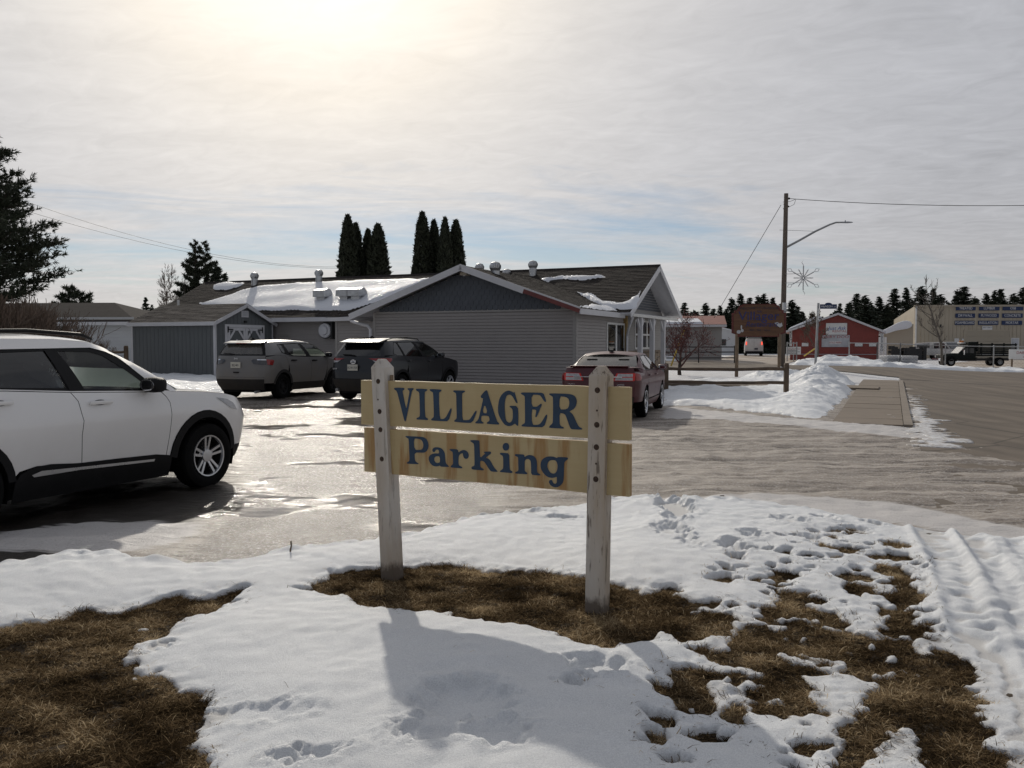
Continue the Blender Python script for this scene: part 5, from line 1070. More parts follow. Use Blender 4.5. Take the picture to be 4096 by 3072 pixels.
# ---------------------------------------------------------------- white SUV (nearest, cropped by the left edge)
c=carbase('white_suv','clean white family SUV with silver wheels nearest the camera at left',-4.914,8.812,R(66),0.0)
S_=Shape([(.2,-2.40,2.14,.88,.35,.5),(.4,-2.50,2.27,.945,.4,.55),(.52,-2.52,2.31,.955,.4,.55),(.64,-2.53,2.33,.968,.4,.55),(.80,-2.51,2.31,.983,.4,.5),(.93,-2.48,2.24,.986,.4,.5),(.98,-2.47,2.21,.970,.4,.5),(1.08,-2.455,2.13,.955,.4,.47),(1.17,-2.44,2.05,.93,.4,.45)],
         [(1.10,-2.44,1.22,.945,.3,.30),(1.17,-2.42,1.10,.925,.3,.28),(1.30,-2.36,.86,.885,.3,.25),(1.45,-2.26,.58,.825,.3,.22),(1.60,-2.14,.30,.745,.3,.2),(1.73,-2.0,.02,.66,.3,.2)],1.15,bowf=.09)
zr=interpf([(-2.14,1.60),(-1.9,1.64),(-1.5,1.68),(-.9,1.70),(-.35,1.70),(.05,1.67),(.30,1.60)])
belt=interpf([(.80,1.135),(.74,1.14),(-.36,1.19),(-1.0,1.235),(-2.42,1.29)])
hood=interpf([(2.02,1.01),(1.9,1.04),(1.7,1.078),(1.35,1.112),(1.0,1.135),(.74,1.145)])
fa=[(.84,.43)]+[(1.375+.535*math.cos(t),.37+.53*math.sin(t)) for t in np.linspace(math.pi-.20,.16,16)]+[(1.905,.43)]
ra=archz(-1.43,.37,.46,.45)
fd=[(.74,1.137),(.80,1.08),(.84,1.02),(.845,.89),(.82,.66),(.785,.45),(.63,.47),(.15,.49),(-.28,.50),(-.29,.77),(-.27,.91),(-.30,1.10),(-.36,1.187)]
rdr=[(-.36,1.187),(-.30,1.10),(-.27,.91),(-.29,.77),(-.28,.50),(-.76,.53),(-.93,.50)]+[p for p in ra[::-1] if p[0]>-1.30]+[(-1.34,.97),(-1.42,1.255),(-1.0,1.232)]
qp=[(-1.42,1.255),(-1.34,.97)]+[p for p in ra[::-1] if p[0]<=-1.30]+[(-1.9,.45)]+S_.seam_r(.45,1.12)+[(-2.3,1.285)]
fe=[(.785,.44)]+fa+[(1.93,.45)]+S_.seam_f(.45,1.0)+[(2.0,1.015),(1.9,1.04),(1.7,1.078),(1.35,1.112),(1.0,1.135),(.74,1.142),(.80,1.08),(.84,1.02),(.845,.89),(.82,.66)]
sur=[(.88,1.145),(.60,1.26),(.30,1.52),(.18,1.575),(.02,1.615),(-1.9,1.59),(-2.1,1.50),(-2.2,1.32),(-1.0,1.245),(-.36,1.20)]
sp=dict(panels=[('fender',fe,'paint_white'),('door',fd,'paint_white'),('door',rdr,'paint_white'),('quarter_panel',qp,'paint_white')],handles=[(-.06,1.075),(-1.1,1.13)],
 clad=[('sill',[(.86,.22),(.86,.44),(.785,.455),(.63,.478),(.15,.495),(-.31,.505),(-.62,.535),(-.80,.53),(-.93,.475),(-.98,.40),(-.98,.22)],'dark_plastic'),('arch_trim',fa+[(1.83,.40)]+[(1.385+.445*math.cos(t),.375+.445*math.sin(t)) for t in np.linspace(.10,math.pi-.1,16)]+[(.935,.40)],'dark_plastic'),('arch_trim',ring(-1.43,.37,.395,.47,.42),'dark_plastic'),('bumper_corner',[(1.86,.40),(1.88,.30),(2.02,.30),(2.06,.44),(1.93,.46)],'dark_plastic')],
 gh=[(.98,1.13),(.86,1.25),(.60,1.42),(.32,1.585),(.05,1.665)]+[(x,zr(x)) for x in (-.35,-.9,-1.5,-1.9,-2.1)]+S_.seam_r(1.58,1.30,4,True)+[(-1.0,1.236),(-.36,1.19),(.74,1.139)],surround=sur,
 panes=[([(-.36,1.58),(.0,1.572),(.13,1.535),(.31,1.41),(.60,1.185),(.56,1.165),(-.19,1.205),(-.27,1.39)],'glass_clear'),([(-1.28,1.55),(-1.0,1.572),(-.49,1.585),(-.40,1.23),(-1.30,1.275)],'glass_dark'),([(-1.42,1.55),(-1.36,1.285),(-2.02,1.34),(-1.95,1.50)],'glass_dark')],
 inner=[(-2.2,.4),(-1.95,.4),(-1.95,.9),(-.9,.9),(-.9,.35),(.85,.35),(.9,.9),(1.85,.95),(.8,1.1),(-2.2,1.2)],frame_mat='paint_white')
build_sides(c,S_,sp,'paint_white','dark_plastic',None)
for sg in (-1,1):
    panel('chrome_strip',[(-.82,.458),(-.72,.485),(-.32,.468),(.61,.432),(.60,.408),(-.32,.44),(-.80,.437)],S_.side(sg,.02),'alloy',c,(),.08,(0,sg,0))
    panel('headlight',[(1.57,1.035),(1.76,1.005),(1.86,.96),(1.93,.87),(1.80,.90)],S_.side(sg,.006),'lamp_clear',c,(),.05,(0,sg,0))
    panel('pillar',[(-.36,1.20),(-.27,1.205),(-.33,1.39),(-.42,1.60),(-.50,1.60),(-.43,1.39)],S_.side(sg,.001,True),'dark_plastic',c,(),.08,(0,sg,0))
    liner(c,1.395,.37,.42,sg*.93,sg*.60); liner(c,-1.43,.37,.42,sg*.93,sg*.60)
    mirror(c,.53,sg*.93,1.225,sg,'dark_plastic',.21,.24,.165)
    mb=MB(); mb.tube([(.15,sg*.60,1.70),(.0,sg*.63,1.745),(-.6,sg*.64,1.775),(-1.7,sg*.63,1.75),(-2.0,sg*.62,1.70)],[.012,.02,.022,.02,.012],8); mb.build('roof_rail','dark_plastic',c,smooth=True)
panel('windshield',[(-.82,1.14),(.82,1.14),(.55,1.63),(-.55,1.63)],S_.front(0,True),'glass_clear',c,(),.12,(1,0,1))
panel('rear_window',[(-.70,1.28),(.70,1.28),(.55,1.60),(-.55,1.60)],S_.rear(0,True),'glass_dark',c,(),.12,(-1,0,1))
S_.top('roof','paint_white',c,-2.02,.16,zr,lambda x:.055,up=True); S_.top('hood','paint_white',c,.86,2.02,hood,lambda x:.03,up=False)
mb=MB(); mb.box((.78,-.8,1.06),(1.2,.8,1.12)); mb.build('cowl','dark_plastic',c)
panel('front_bumper',S_.across(S_.end_f(.22,.58)),S_.front(),'dark_plastic',c,(),.12,(1,0,0)); panel('grille',S_.across(S_.end_f(.58,1.01)),S_.front(),'dark_plastic',c,(),.12,(1,0,0))
panel('rear_bumper',S_.across(S_.end_r(.25,.6)),S_.rear(),'dark_plastic',c,(),.12,(-1,0,0)); panel('tailgate',S_.across(S_.end_r(.6,1.28)),S_.rear(),'paint_white',c,(),.12,(-1,0,0))
rbox(c,'floor','interior',(-2.2,-.86,.24),(.85,.86,.52),.03); rbox(c,'engine_bay','interior',(.9,-.55,.25),(1.9,.55,.92),.05); rbox(c,'dashboard','interior',(.45,-.78,.9),(.95,.78,1.13),.05); rbox(c,'floor','interior',(-2.2,-.6,.2),(2.0,.6,.26),.02)
for y in (-.4,.4): seat(c,-.25,y,.58); 
for y in (-.45,0,.45): seat(c,-1.1,y,.6)
mb=MB(); a=[(.28+.10*math.cos(t)*.4,.4+.18*math.sin(t),1.02+.18*math.cos(t)) for t in np.linspace(0,2*math.pi,17)]; mb.tube(a,.014,6,False); mb.build('steering_wheel','interior',c,smooth=True)
mb=MB(); mb.box((.18,-.13,1.47),(.21,.13,1.53)); mb.build('rear_view_mirror','interior',c)
for x,st in ((1.395,-.0),(-1.43,0)):
    for sg in (-1,1): wheel(c,x,sg*.845,.372,.238,.245,sg,'double','alloy',st)
# ---------------------------------------------------------------- grey crossover
c=carbase('grey_crossover','mud-filmed grey crossover parked beside the shed','' or -6.72,24.98,R(71),.137)
S_=Shape([(.25,-2.02,2.05,.80,.40,.5),(.42,-2.14,2.18,.87,.42,.5),(.58,-2.18,2.2,.895,.42,.5),(.80,-2.16,2.18,.905,.40,.5),(.97,-2.12,2.1,.895,.38,.45),(1.18,-2.07,1.9,.86,.34,.4)],
         [(1.10,-2.08,1.32,.88,.30,.28),(1.18,-2.05,1.22,.855,.30,.25),(1.30,-1.99,1.0,.81,.28,.22),(1.45,-1.90,.72,.735,.26,.2),(1.55,-1.82,.42,.665,.25,.2),(1.62,-1.75,.2,.6,.25,.2)],1.16)
zr=interpf([(-1.85,1.53),(-1.6,1.565),(-.9,1.59),(-.34,1.60),(.25,1.57),(.55,1.51)])
hd_=interpf([(1.95,.92),(1.7,1.0),(1.3,1.07),(1.0,1.11)])
ra=archz(-1.318,.35,.45,.45); fa=archz(1.318,.35,.45,.45)
fd=[(.98,1.13),(1.02,.95),(.86,.55),(.80,.42),(.06,.42),(.10,.93),(-.03,1.145)]
rdr=[(-.03,1.145),(.10,.93),(.06,.42),(-.80,.42)]+[p for p in ra[::-1] if p[0]>-1.08]+[(-1.05,.96),(-1.16,1.19),(-.9,1.17)]
qp=[(-1.16,1.19),(-1.05,.96)]+[p for p in ra[::-1] if p[0]<=-1.08]+S_.seam_r(.45,1.17)+[(-1.6,1.21)]
fe=[(.98,1.13),(1.02,.95),(.86,.45)]+fa+S_.seam_f(.45,.92)+[(1.95,.92),(1.7,1.0),(1.3,1.07)]
sur=[(1.18,1.135),(.95,1.27),(.62,1.45),(.35,1.535),(-.5,1.545),(-1.05,1.525),(-1.36,1.50),(-1.30,1.27),(-1.08,1.21),(-.8,1.165),(-.1,1.145)]
sp=dict(panels=[('fender',fe,'paint_grey'),('door',fd,'paint_grey'),('door',rdr,'paint_grey'),('quarter_panel',qp,'paint_grey')],handles=[(.25,1.04),(-.80,1.06)],handle_mat='dark_plastic',
 clad=[('sill',[(-.86,.24),(-.84,.44),(-.6,.44),(.7,.43),(.90,.45),(.90,.24)],'cladding_dirty'),('arch_trim',ring(-1.318,.35,.385,.47,.42),'cladding_dirty'),('arch_trim',ring(1.318,.35,.385,.47,.42),'cladding_dirty'),('fuel_door',chaikin([(-1.50,1.05),(-1.22,1.05),(-1.24,.85),(-1.46,.85)],2),'paint_grey')],
 gh=[(1.22,1.13),(1.02,1.27),(.73,1.43),(.40,1.55)]+[(x,zr(x)) for x in (.25,-.34,-.9,-1.6)]+S_.seam_r(1.53,1.2,5,True)+[(-1.6,1.212),(-1.16,1.192),(-.9,1.172),(-.03,1.147),(.98,1.132)],surround=sur,
 panes=[([(-1.33,1.485),(-1.15,1.50),(-1.07,1.24),(-1.24,1.285)],'glass_tint'),([(-1.02,1.51),(-.28,1.525),(-.12,1.175),(-.72,1.185),(-.93,1.23)],'glass_tint'),([(-.13,1.525),(.32,1.51),(.60,1.43),(1.02,1.185),(.99,1.145),(.12,1.17)],'glass_clear')],
 inner=[(-1.9,.45),(-1.75,.45),(-1.75,.85),(-.85,.85),(-.85,.35),(.85,.35),(.85,.9),(1.7,.9),(.8,1.08),(-1.9,1.12)])
build_sides(c,S_,sp,'paint_grey','cladding_dirty',None)
e=S_.across(S_.end_r(.62,1.20)); panel('tailgate',inset(e,G),S_.rear(),'paint_grey',c,(),.08,(-1,0,0))
e=S_.across(S_.end_r(.56,.62)); panel('bumper_cover',e,S_.rear(.006),'paint_grey',c,(),.08,(-1,0,0))
e=S_.across(S_.end_r(.27,.565)); panel('rear_bumper',e,S_.rear(.012),'cladding_dirty',c,(),.08,(-1,0,0))
e=S_.across(S_.end_r(1.20,1.535,6,True)); panel('tailgate_frame',e,S_.rear(0,True),'dark_plastic',c,[[(-.70,1.235),(.70,1.235),(.58,1.49),(-.58,1.49)]],.08,(-1,0,.3)); panel('rear_window',[(-.705,1.23),(.705,1.23),(.585,1.495),(-.585,1.495)],S_.rear(-.006,True),'glass_rear',c,(),.1,(-1,0,.3))
S_.top('roof','paint_grey',c,-1.80,.45,zr,lambda x:.045,up=True); S_.top('hood','paint_grey',c,1.05,1.95,hd_,lambda x:.035,up=False)
panel('windshield',[(-.76,1.14),(.76,1.14),(.52,1.55),(-.52,1.55)],S_.front(0,True),'glass_clear',c,(),.12,(1,0,1)); panel('front_bumper',S_.across(S_.end_f(.25,.92)),S_.front(),'paint_grey',c,(),.12,(1,0,0))
mb=MB(); mb.prism([(-1.62,1.605),(-1.93,1.545),(-1.95,1.515),(-1.80,1.53),(-1.62,1.57)],-.60,.60,'xz'); mb.build('spoiler','paint_grey',c,bevel=.01,smooth=True)
mb=MB(); mb.box((-1.965,-.18,1.525),(-1.94,.18,1.54)); mb.build('brake_lamp','lamp_red',c)
for sg in (-1,1):
    panel('tail_light',[(sg*.42,1.06),(sg*.46,1.10),(sg*.66,1.105),(sg*.82,1.10),(sg*.82,.955),(sg*.66,.965),(sg*.50,.985)],S_.rear(.014),'lamp_smoke',c,(),.05,(-1,0,0))
    panel('tail_light',[(-1.99,1.10),(-1.80,1.085),(-1.76,1.06),(-1.84,.94),(-1.99,.955)],S_.side(sg,.016),'lamp_red',c,(),.05,(0,sg,0))
    panel('lamp_chrome',[(sg*.60,1.105),(sg*.82,1.10),(sg*.82,1.075),(sg*.60,1.08)],S_.rear(.02),'chrome',c,(),.05,(-1,0,0))
    liner(c,1.318,.35,.40,sg*.86,sg*.5); liner(c,-1.318,.35,.40,sg*.86,sg*.5); mirror(c,.92,sg*.86,1.19,sg,'dark_plastic',.15,.22,.15)
plate(c,-2.155,.05,.945,'BSJ 481'); textobj('badge','Jeep',.075,'alloy',c,Matrix.Translation((-2.115,.06,1.125))@Matrix.Rotation(-math.pi/2,4,'Z'),.003)
mb=MB(); mb.tube([(-1.45,0,1.64),(-1.47,0,1.68),(-1.62,0,1.95)],[.012,.008,.004],6); mb.prism([(-1.62,1.615),(-1.35,1.62),(-1.44,1.68),(-1.5,1.68)],-.03,.03,'xz'); mb.build('antenna','dark_plastic',c)
mb=MB(); mb.tube([(-2.10,.12,1.235),(-2.085,.25,1.25),(-2.055,.50,1.262)],.012,6); mb.build('wiper','dark_plastic',c); mb=MB(); mb.box((-2.20,-.06,.735),(-2.15,.10,.765)); mb.build('gate_handle','dark_plastic',c)
mb=MB(); mb.tube([(-2.14,-.55,.22),(-1.8,-.55,.24)],.035,8); mb.build('exhaust_pipe','dull_metal',c,smooth=True)
rbox(c,'floor','interior',(-1.95,-.6,.2),(1.9,.6,.5),.03); rbox(c,'dashboard','interior',(.75,-.72,.85),(1.1,.72,1.10),.05)
for y in (-.38,.38): seat(c,.05,y,.52); seat(c,-.85,y,.55)
for x in (1.318,-1.318):
    for sg in (-1,1): wheel(c,x,sg*.785,.345,.215,.225,sg,'steel','dark_wheel')
# ---------------------------------------------------------------- black crossover
c=carbase('black_crossover','glossy dark navy crossover parked between the grey one and the sign',-3.2,24.2,R(66),.14)
S_=Shape([(.25,-2.06,2.05,.80,.42,.5),(.40,-2.18,2.2,.87,.42,.5),(.58,-2.24,2.25,.905,.42,.5),(.80,-2.22,2.25,.92,.40,.5),(1.0,-2.16,2.2,.905,.34,.45),(1.18,-2.12,1.95,.865,.30,.4)],
         [(1.10,-2.14,1.22,.885,.28,.3),(1.18,-2.10,1.10,.86,.28,.27),(1.32,-2.02,.86,.805,.27,.24),(1.45,-1.92,.60,.74,.26,.22),(1.57,-1.82,.30,.665,.25,.2),(1.66,-1.74,.1,.6,.25,.2)],1.16)
zr=interpf([(-1.85,1.545),(-1.64,1.59),(-.66,1.625),(-.1,1.605),(.20,1.56),(.40,1.49)]); hd_=interpf([(2.0,.96),(1.85,1.01),(1.4,1.09),(1.0,1.13)])
ra=archz(-1.345,.37,.455,.46); fa=archz(1.345,.37,.455,.46)
fd=[(.86,1.13),(.92,.95),(.84,.46),(.02,.46),(.06,.9),(.0,1.145)]
rdr=[(.0,1.145),(.06,.9),(.02,.46),(-.82,.46)]+[p for p in ra[::-1] if p[0]>-1.1]+[(-1.02,.95),(-1.16,1.19)]
qp=[(-1.16,1.19),(-1.02,.95)]+[p for p in ra[::-1] if p[0]<=-1.1]+S_.seam_r(.46,1.18)+[(-1.66,1.22)]
fe=[(.86,1.13),(.92,.95),(.87,.46)]+fa+S_.seam_f(.46,.95)+[(1.98,.965),(1.85,1.01),(1.4,1.09)]
sur=[(1.0,1.135),(.80,1.27),(.45,1.45),(.12,1.545),(-.46,1.575),(-1.42,1.56),(-1.55,1.42),(-1.68,1.25),(-1.47,1.195),(-.6,1.16)]
sp=dict(panels=[('fender',fe,'paint_navy'),('door',fd,'paint_navy'),('door',rdr,'paint_navy'),('quarter_panel',qp,'paint_navy')],handles=[(.2,1.03),(-.86,1.06)],
 clad=[('sill',[(-.86,.24),(-.84,.48),(.84,.48),(.86,.24)],'dark_plastic'),('arch_trim',ring(-1.345,.37,.40,.475,.43),'dark_plastic'),('arch_trim',ring(1.345,.37,.40,.475,.43),'dark_plastic')],
 gh=[(1.08,1.13),(.86,1.285),(.60,1.44),(.28,1.555)]+[(x,zr(x)) for x in (.1,-.1,-.66,-1.64)]+S_.seam_r(1.55,1.21,5,True)+[(-1.66,1.222),(-1.16,1.192),(.0,1.148),(.86,1.132)],surround=sur,
 panes=[([(-1.53,1.42),(-1.40,1.545),(-1.29,1.55),(-1.18,1.20),(-1.47,1.21),(-1.62,1.255)],'glass_dark'),([(-1.22,1.55),(-.46,1.56),(-.16,1.165),(-1.08,1.195)],'glass_dark'),([(-.34,1.555),(.08,1.53),(.40,1.42),(.72,1.20),(.70,1.15),(-.02,1.16)],'glass_tint')],
 inner=[(-1.95,.45),(-1.82,.45),(-1.82,.87),(-.87,.87),(-.87,.35),(.87,.35),(.87,.9),(1.75,.95),(.8,1.08),(-1.95,1.12)])
build_sides(c,S_,sp,'paint_navy','dark_plastic',None)
panel('tailgate',inset(S_.across(S_.end_r(.60,1.18)),G),S_.rear(),'paint_navy',c,(),.08,(-1,0,0)); panel('rear_bumper',S_.across(S_.end_r(.26,.595)),S_.rear(.012),'cladding_dirty',c,(),.08,(-1,0,0))
panel('tailgate_frame',S_.across(S_.end_r(1.18,1.545,6,True)),S_.rear(0,True),'paint_navy',c,[[(-.70,1.20),(.70,1.20),(.55,1.455),(-.55,1.455)]],.08,(-1,0,.3)); panel('rear_window',[(-.705,1.195),(.705,1.195),(.555,1.46),(-.555,1.46)],S_.rear(-.006,True),'glass_dark',c,(),.1,(-1,0,.3))
S_.top('roof','paint_navy',c,-1.80,.30,zr,lambda x:.05,up=True); S_.top('hood','paint_navy',c,.95,2.0,hd_,lambda x:.04,up=False)
panel('windshield',[(-.78,1.14),(.78,1.14),(.55,1.56),(-.55,1.56)],S_.front(0,True),'glass_tint',c,(),.12,(1,0,1)); panel('front_bumper',S_.across(S_.end_f(.25,.96)),S_.front(),'dark_plastic',c,(),.12,(1,0,0))
mb=MB(); mb.prism([(-1.60,1.645),(-2.03,1.565),(-2.06,1.535),(-1.88,1.54),(-1.60,1.60)],-.62,.62,'xz'); mb.build('spoiler','paint_navy',c,bevel=.012,smooth=True)
for sg in (-1,1):
    panel('tail_light',[(sg*.38,1.135),(sg*.80,1.145),(sg*.84,1.12),(sg*.84,1.08),(sg*.60,1.075),(sg*.50,1.095)],S_.rear(.016),'lamp_red',c,(),.05,(-1,0,0)); panel('reverse_lamp',[(sg*.50,1.092),(sg*.60,1.072),(sg*.80,1.078),(sg*.76,1.02),(sg*.60,1.03)],S_.rear(.014),'lamp_clear',c,(),.05,(-1,0,0))
    panel('tail_light',[(-2.03,1.145),(-1.84,1.135),(-1.84,1.10),(-1.95,1.03),(-2.03,1.04)],S_.side(sg,.016),'lamp_red',c,(),.05,(0,sg,0)); liner(c,1.345,.37,.42,sg*.87,sg*.5); liner(c,-1.345,.37,.42,sg*.87,sg*.5); mirror(c,.66,sg*.87,1.20,sg,'paint_navy',.16,.22,.15)
    mb=MB(); mb.tube([(.05,sg*.60,1.61),(-.1,sg*.62,1.66),(-.7,sg*.63,1.69),(-1.4,sg*.62,1.665),(-1.6,sg*.6,1.62)],[.01,.016,.018,.016,.01],7); mb.build('roof_rail','dark_plastic',c,smooth=True)
    mb=MB(); mb.tube([(-2.16,sg*.62,.30),(-1.9,sg*.62,.32)],.045,10); mb.build('exhaust_pipe','dull_metal',c,smooth=True)
plate(c,-2.235,.06,.895,'ECW 759')
mb=MB()
for rx,rz in ((.075,.052),(.035,.048),(.07,.02)): mb.tube([(-2.205,.06+rx*math.cos(t),1.045+rz*math.sin(t)+(.02 if rz==.02 else 0)) for t in np.linspace(0,2*math.pi,17)],.007,5,False)
mb.build('emblem','chrome',c)
for s_,y,z,h in (('RAV4',.62,.86,.055),('XLE',-.60,.80,.055),('AWD',-.60,.74,.03)): textobj('badge',s_,h,'alloy',c,Matrix.Translation((-2.235,y,z))@Matrix.Rotation(-math.pi/2,4,'Z'),.003)
mb=MB(); mb.tube([(-2.115,.05,1.205),(-2.10,.20,1.225),(-2.08,.45,1.232)],.014,6); mb.build('wiper','dark_plastic',c); mb=MB(); mb.prism([(-1.5,1.665),(-1.28,1.67),(-1.42,1.73)],-.02,.02,'xz'); mb.build('antenna','dark_plastic',c)
rbox(c,'floor','interior',(-2.0,-.6,.2),(1.9,.6,.5),.03)
for y in (-.38,.38): seat(c,-.1,y,.54); seat(c,-.95,y,.56)
for x in (1.345,-1.345):
    for sg in (-1,1): wheel(c,x,sg*.80,.36,.225,.23,sg,'five','alloy')
# ---------------------------------------------------------------- dark red sedan
c=carbase('red_sedan','dark red sedan parked by the rail fence with its nose to the porch',2.68,21.45,R(72.7),-.06)
S_=Shape([(.22,-2.40,2.3,.82,.45,.6),(.36,-2.50,2.45,.90,.48,.6),(.55,-2.55,2.5,.93,.48,.6),(.78,-2.53,2.48,.945,.45,.55),(.95,-2.50,2.4,.935,.38,.5),(1.10,-2.47,2.2,.89,.32,.45),(1.19,-2.43,2.1,.85,.30,.45)],
         [(1.03,-1.95,1.30,.91,.25,.35),(1.10,-1.86,1.14,.89,.25,.32),(1.25,-1.58,.82,.80,.24,.28),(1.40,-1.22,.46,.705,.22,.25),(1.48,-.98,.22,.645,.2,.22),(1.56,-.7,-.1,.58,.2,.2)],1.09)
zr=interpf([(-1.22,1.40),(-1.05,1.445),(-.8,1.475),(-.4,1.485),(0,1.475),(.2,1.45),(.4,1.40)]); hd_=interpf([(2.3,.84),(2.1,.90),(1.6,1.0),(1.1,1.06)]); dk=interpf([(-2.42,1.178),(-2.2,1.178),(-1.72,1.165)])
ra=archz(-1.434,.37,.40,.40); fa=archz(1.434,.37,.40,.40)
fd=[(.98,1.06),(1.06,.9),(.95,.42),(.05,.42),(.03,.9),(-.08,1.075)]
rdr=[(-.08,1.075),(.03,.9),(.05,.42),(-.98,.42)]+[p for p in ra[::-1] if p[0]>-1.2]+[(-1.12,.9),(-1.25,1.085)]
qp=[(-1.25,1.085),(-1.12,.9)]+[p for p in ra[::-1] if p[0]<=-1.2]+S_.seam_r(.40,1.175,7,False)+[(-2.2,1.177),(-1.80,1.165),(-1.6,1.11)]
fe=[(.98,1.06),(1.06,.9),(.98,.40)]+fa+S_.seam_f(.4,.84)+[(2.25,.86),(2.1,.90),(1.6,1.0)]
sur=[(1.02,1.075),(.80,1.20),(.42,1.37),(.18,1.425),(-.4,1.445),(-.95,1.42),(-1.2,1.34),(-1.42,1.16),(-1.30,1.10),(-.1,1.085)]
sp=dict(panels=[('fender',fe,'paint_red'),('door',fd,'paint_red'),('door',rdr,'paint_red'),('quarter_panel',qp,'paint_red')],handles=[(.15,.97),(-.95,.98)],
 clad=[('sill',[(-1.0,.22),(-1.0,.40),(1.0,.40),(1.0,.22)],'paint_red')],
 gh=[(1.12,1.055),(.95,1.16),(.62,1.32),(.36,1.415)]+[(x,zr(x)) for x in (.2,0,-.4,-.8,-1.02)]+[(-1.22,1.36),(-1.50,1.26),(-1.72,1.17),(-1.60,1.112),(-1.25,1.088),(-.08,1.078),(.98,1.063)],surround=sur,
 panes=[([(-.12,1.43),(.15,1.405),(.40,1.34),(.86,1.115),(.82,1.09),(-.02,1.10)],'glass_tint'),([(-.92,1.405),(-.4,1.43),(-.18,1.43),(-.10,1.10),(-1.12,1.115)],'glass_tint'),([(-.98,1.395),(-1.17,1.115),(-1.36,1.15),(-1.18,1.32)],'glass_dark')],
 inner=[(-2.1,.45),(-1.86,.45),(-1.86,.83),(-1.0,.83),(-1.0,.32),(1.0,.32),(1.0,.83),(1.9,.83),(.8,1.0),(-2.1,1.02)])
build_sides(c,S_,sp,'paint_red','dark_plastic',None)
panel('trunk_lid',inset(S_.across(S_.end_r(.52,1.178,9,False)),G),S_.rear(0,False),'paint_red',c,(),.08,(-1,0,0)); panel('rear_bumper',S_.across(S_.end_r(.24,.515)),S_.rear(.010),'cladding_dirty',c,(),.08,(-1,0,0))
S_.top('trunk_deck','paint_red',c,-2.45,-1.72,dk,lambda x:.03,up=False); S_.top('roof','paint_red',c,-1.15,.32,zr,lambda x:.05,up=True); S_.top('hood','paint_red',c,1.0,2.32,hd_,lambda x:.05,up=False)
panel('rear_window',[(-.76,1.17),(.76,1.17),(.62,1.44),(-.62,1.44)],S_.rear(0,True),'glass_rear',c,(),.1,(-1,0,1)); panel('windshield',[(-.80,1.07),(.80,1.07),(.58,1.46),(-.58,1.46)],S_.front(0,True),'glass_tint',c,(),.12,(1,0,1)); panel('front_bumper',S_.across(S_.end_f(.22,.85)),S_.front(),'paint_red',c,(),.12,(1,0,0))
mb=MB(); mb.prism([(-2.18,1.195),(-2.42,1.225),(-2.50,1.22),(-2.48,1.205),(-2.40,1.175),(-2.2,1.17)],-.66,.66,'xz'); mb.build('spoiler','paint_red',c,bevel=.006,smooth=True)
mb=MB(); mb.box((-2.59,-.55,.965),(-2.54,.55,.985)); mb.build('chrome_strip','chrome',c,bevel=.006)
for sg in (-1,1):
    panel('tail_light',[(sg*.42,1.055),(sg*.80,1.06),(sg*.83,1.05),(sg*.83,.90),(sg*.80,.885),(sg*.34,.885)],S_.rear(.016),'lamp_red_lit',c,(),.05,(-1,0,0))
    for z0,z1,a in ((.980,1.045,.455),(.897,.962,.41)): panel('lamp_lens',[(sg*a,z1),(sg*.78,z1),(sg*.78,z0),(sg*(a-.03),z0)],S_.rear(.022),'lamp_clear',c,(),.05,(-1,0,0))
    panel('tail_light',[(-2.40,1.055),(-2.26,1.04),(-2.20,.96),(-2.26,.89),(-2.41,.89)],S_.side(sg,.016),'lamp_red',c,(),.05,(0,sg,0)); liner(c,1.434,.37,.385,sg*.89,sg*.5); liner(c,-1.434,.37,.385,sg*.89,sg*.5); mirror(c,.78,sg*.90,1.12,sg,'paint_red',.16,.23,.15)
mb=MB(); mb.prism([(-.98,1.52),(-.82,1.53),(-.90,1.575),(-.96,1.57)],-.05,.05,'xz'); mb.build('antenna','dark_plastic',c,bevel=.008)
for s_,y,z,h in (('TAURUS',.60,.81,.045),('LIMITED',-.52,.80,.045)): textobj('badge',s_,h,'alloy',c,Matrix.Translation((-2.585,y,z))@Matrix.Rotation(-math.pi/2,4,'Z'),.003)
plate(c,-2.58,0,.78,'DJT 682'); rbox(c,'floor','interior',(-2.3,-.62,.18),(2.1,.62,.5),.03); rbox(c,'rear_shelf','interior',(-1.9,-.75,.95),(-1.3,.75,1.10),.03); rbox(c,'dashboard','interior',(.6,-.75,.8),(1.0,.75,1.03),.05)
for y in (-.38,.38): seat(c,-.05,y,.44); seat(c,-1.0,y,.46)
for x in (1.434,-1.434):
    for sg in (-1,1): wheel(c,x,sg*.815,.365,.268,.24,sg,'multi','alloy')
# ================================================================ TREES
def spruce_mesh(h,r,seed,clump=.34,n=1500,base=.06,power=.85,open_=0.0):
    rn=np.random.default_rng(seed); V=[];F=[];k=0
    nb=int(n/9)
    for i in range(nb):
        t=base+(1-base)*(1-rn.random()**.72*.999); 
        if open_ and rn.random()<open_*(.5+.5*math.sin(t*23+seed)): continue
        L=r*((1-t)**power)*rn.uniform(.62,1.08)+.10; a=rn.uniform(0,2*math.pi); dr=rn.uniform(-.32,.05)*(1-t*.8); z0=h*t
        m=max(3,int(L/r*11))
        for j in range(m):
            s=(j+.7)/m; p=np.array([math.cos(a)*L*s,math.sin(a)*L*s,z0+dr*L*s+ .16*L*s*s])+rn.normal(0,.05,3)*clump*1.6
            c=clump*rn.uniform(.55,1.15)*(1.15-.45*s)
            for q in range(2):
                d=rn.normal(0,1,3); d[2]*=.45; d+=np.array([math.cos(a),math.sin(a),-.15])*1.1; d/=np.linalg.norm(d); e=np.cross(d,rn.normal(0,1,3)); e/=np.linalg.norm(e)+1e-9
                V+=[p-e*c*.30-d*c*.3,p+e*c*.30-d*c*.3,p+d*c*.85]; F.append((k,k+1,k+2)); k+=3
    return npmesh('crown',V,F)
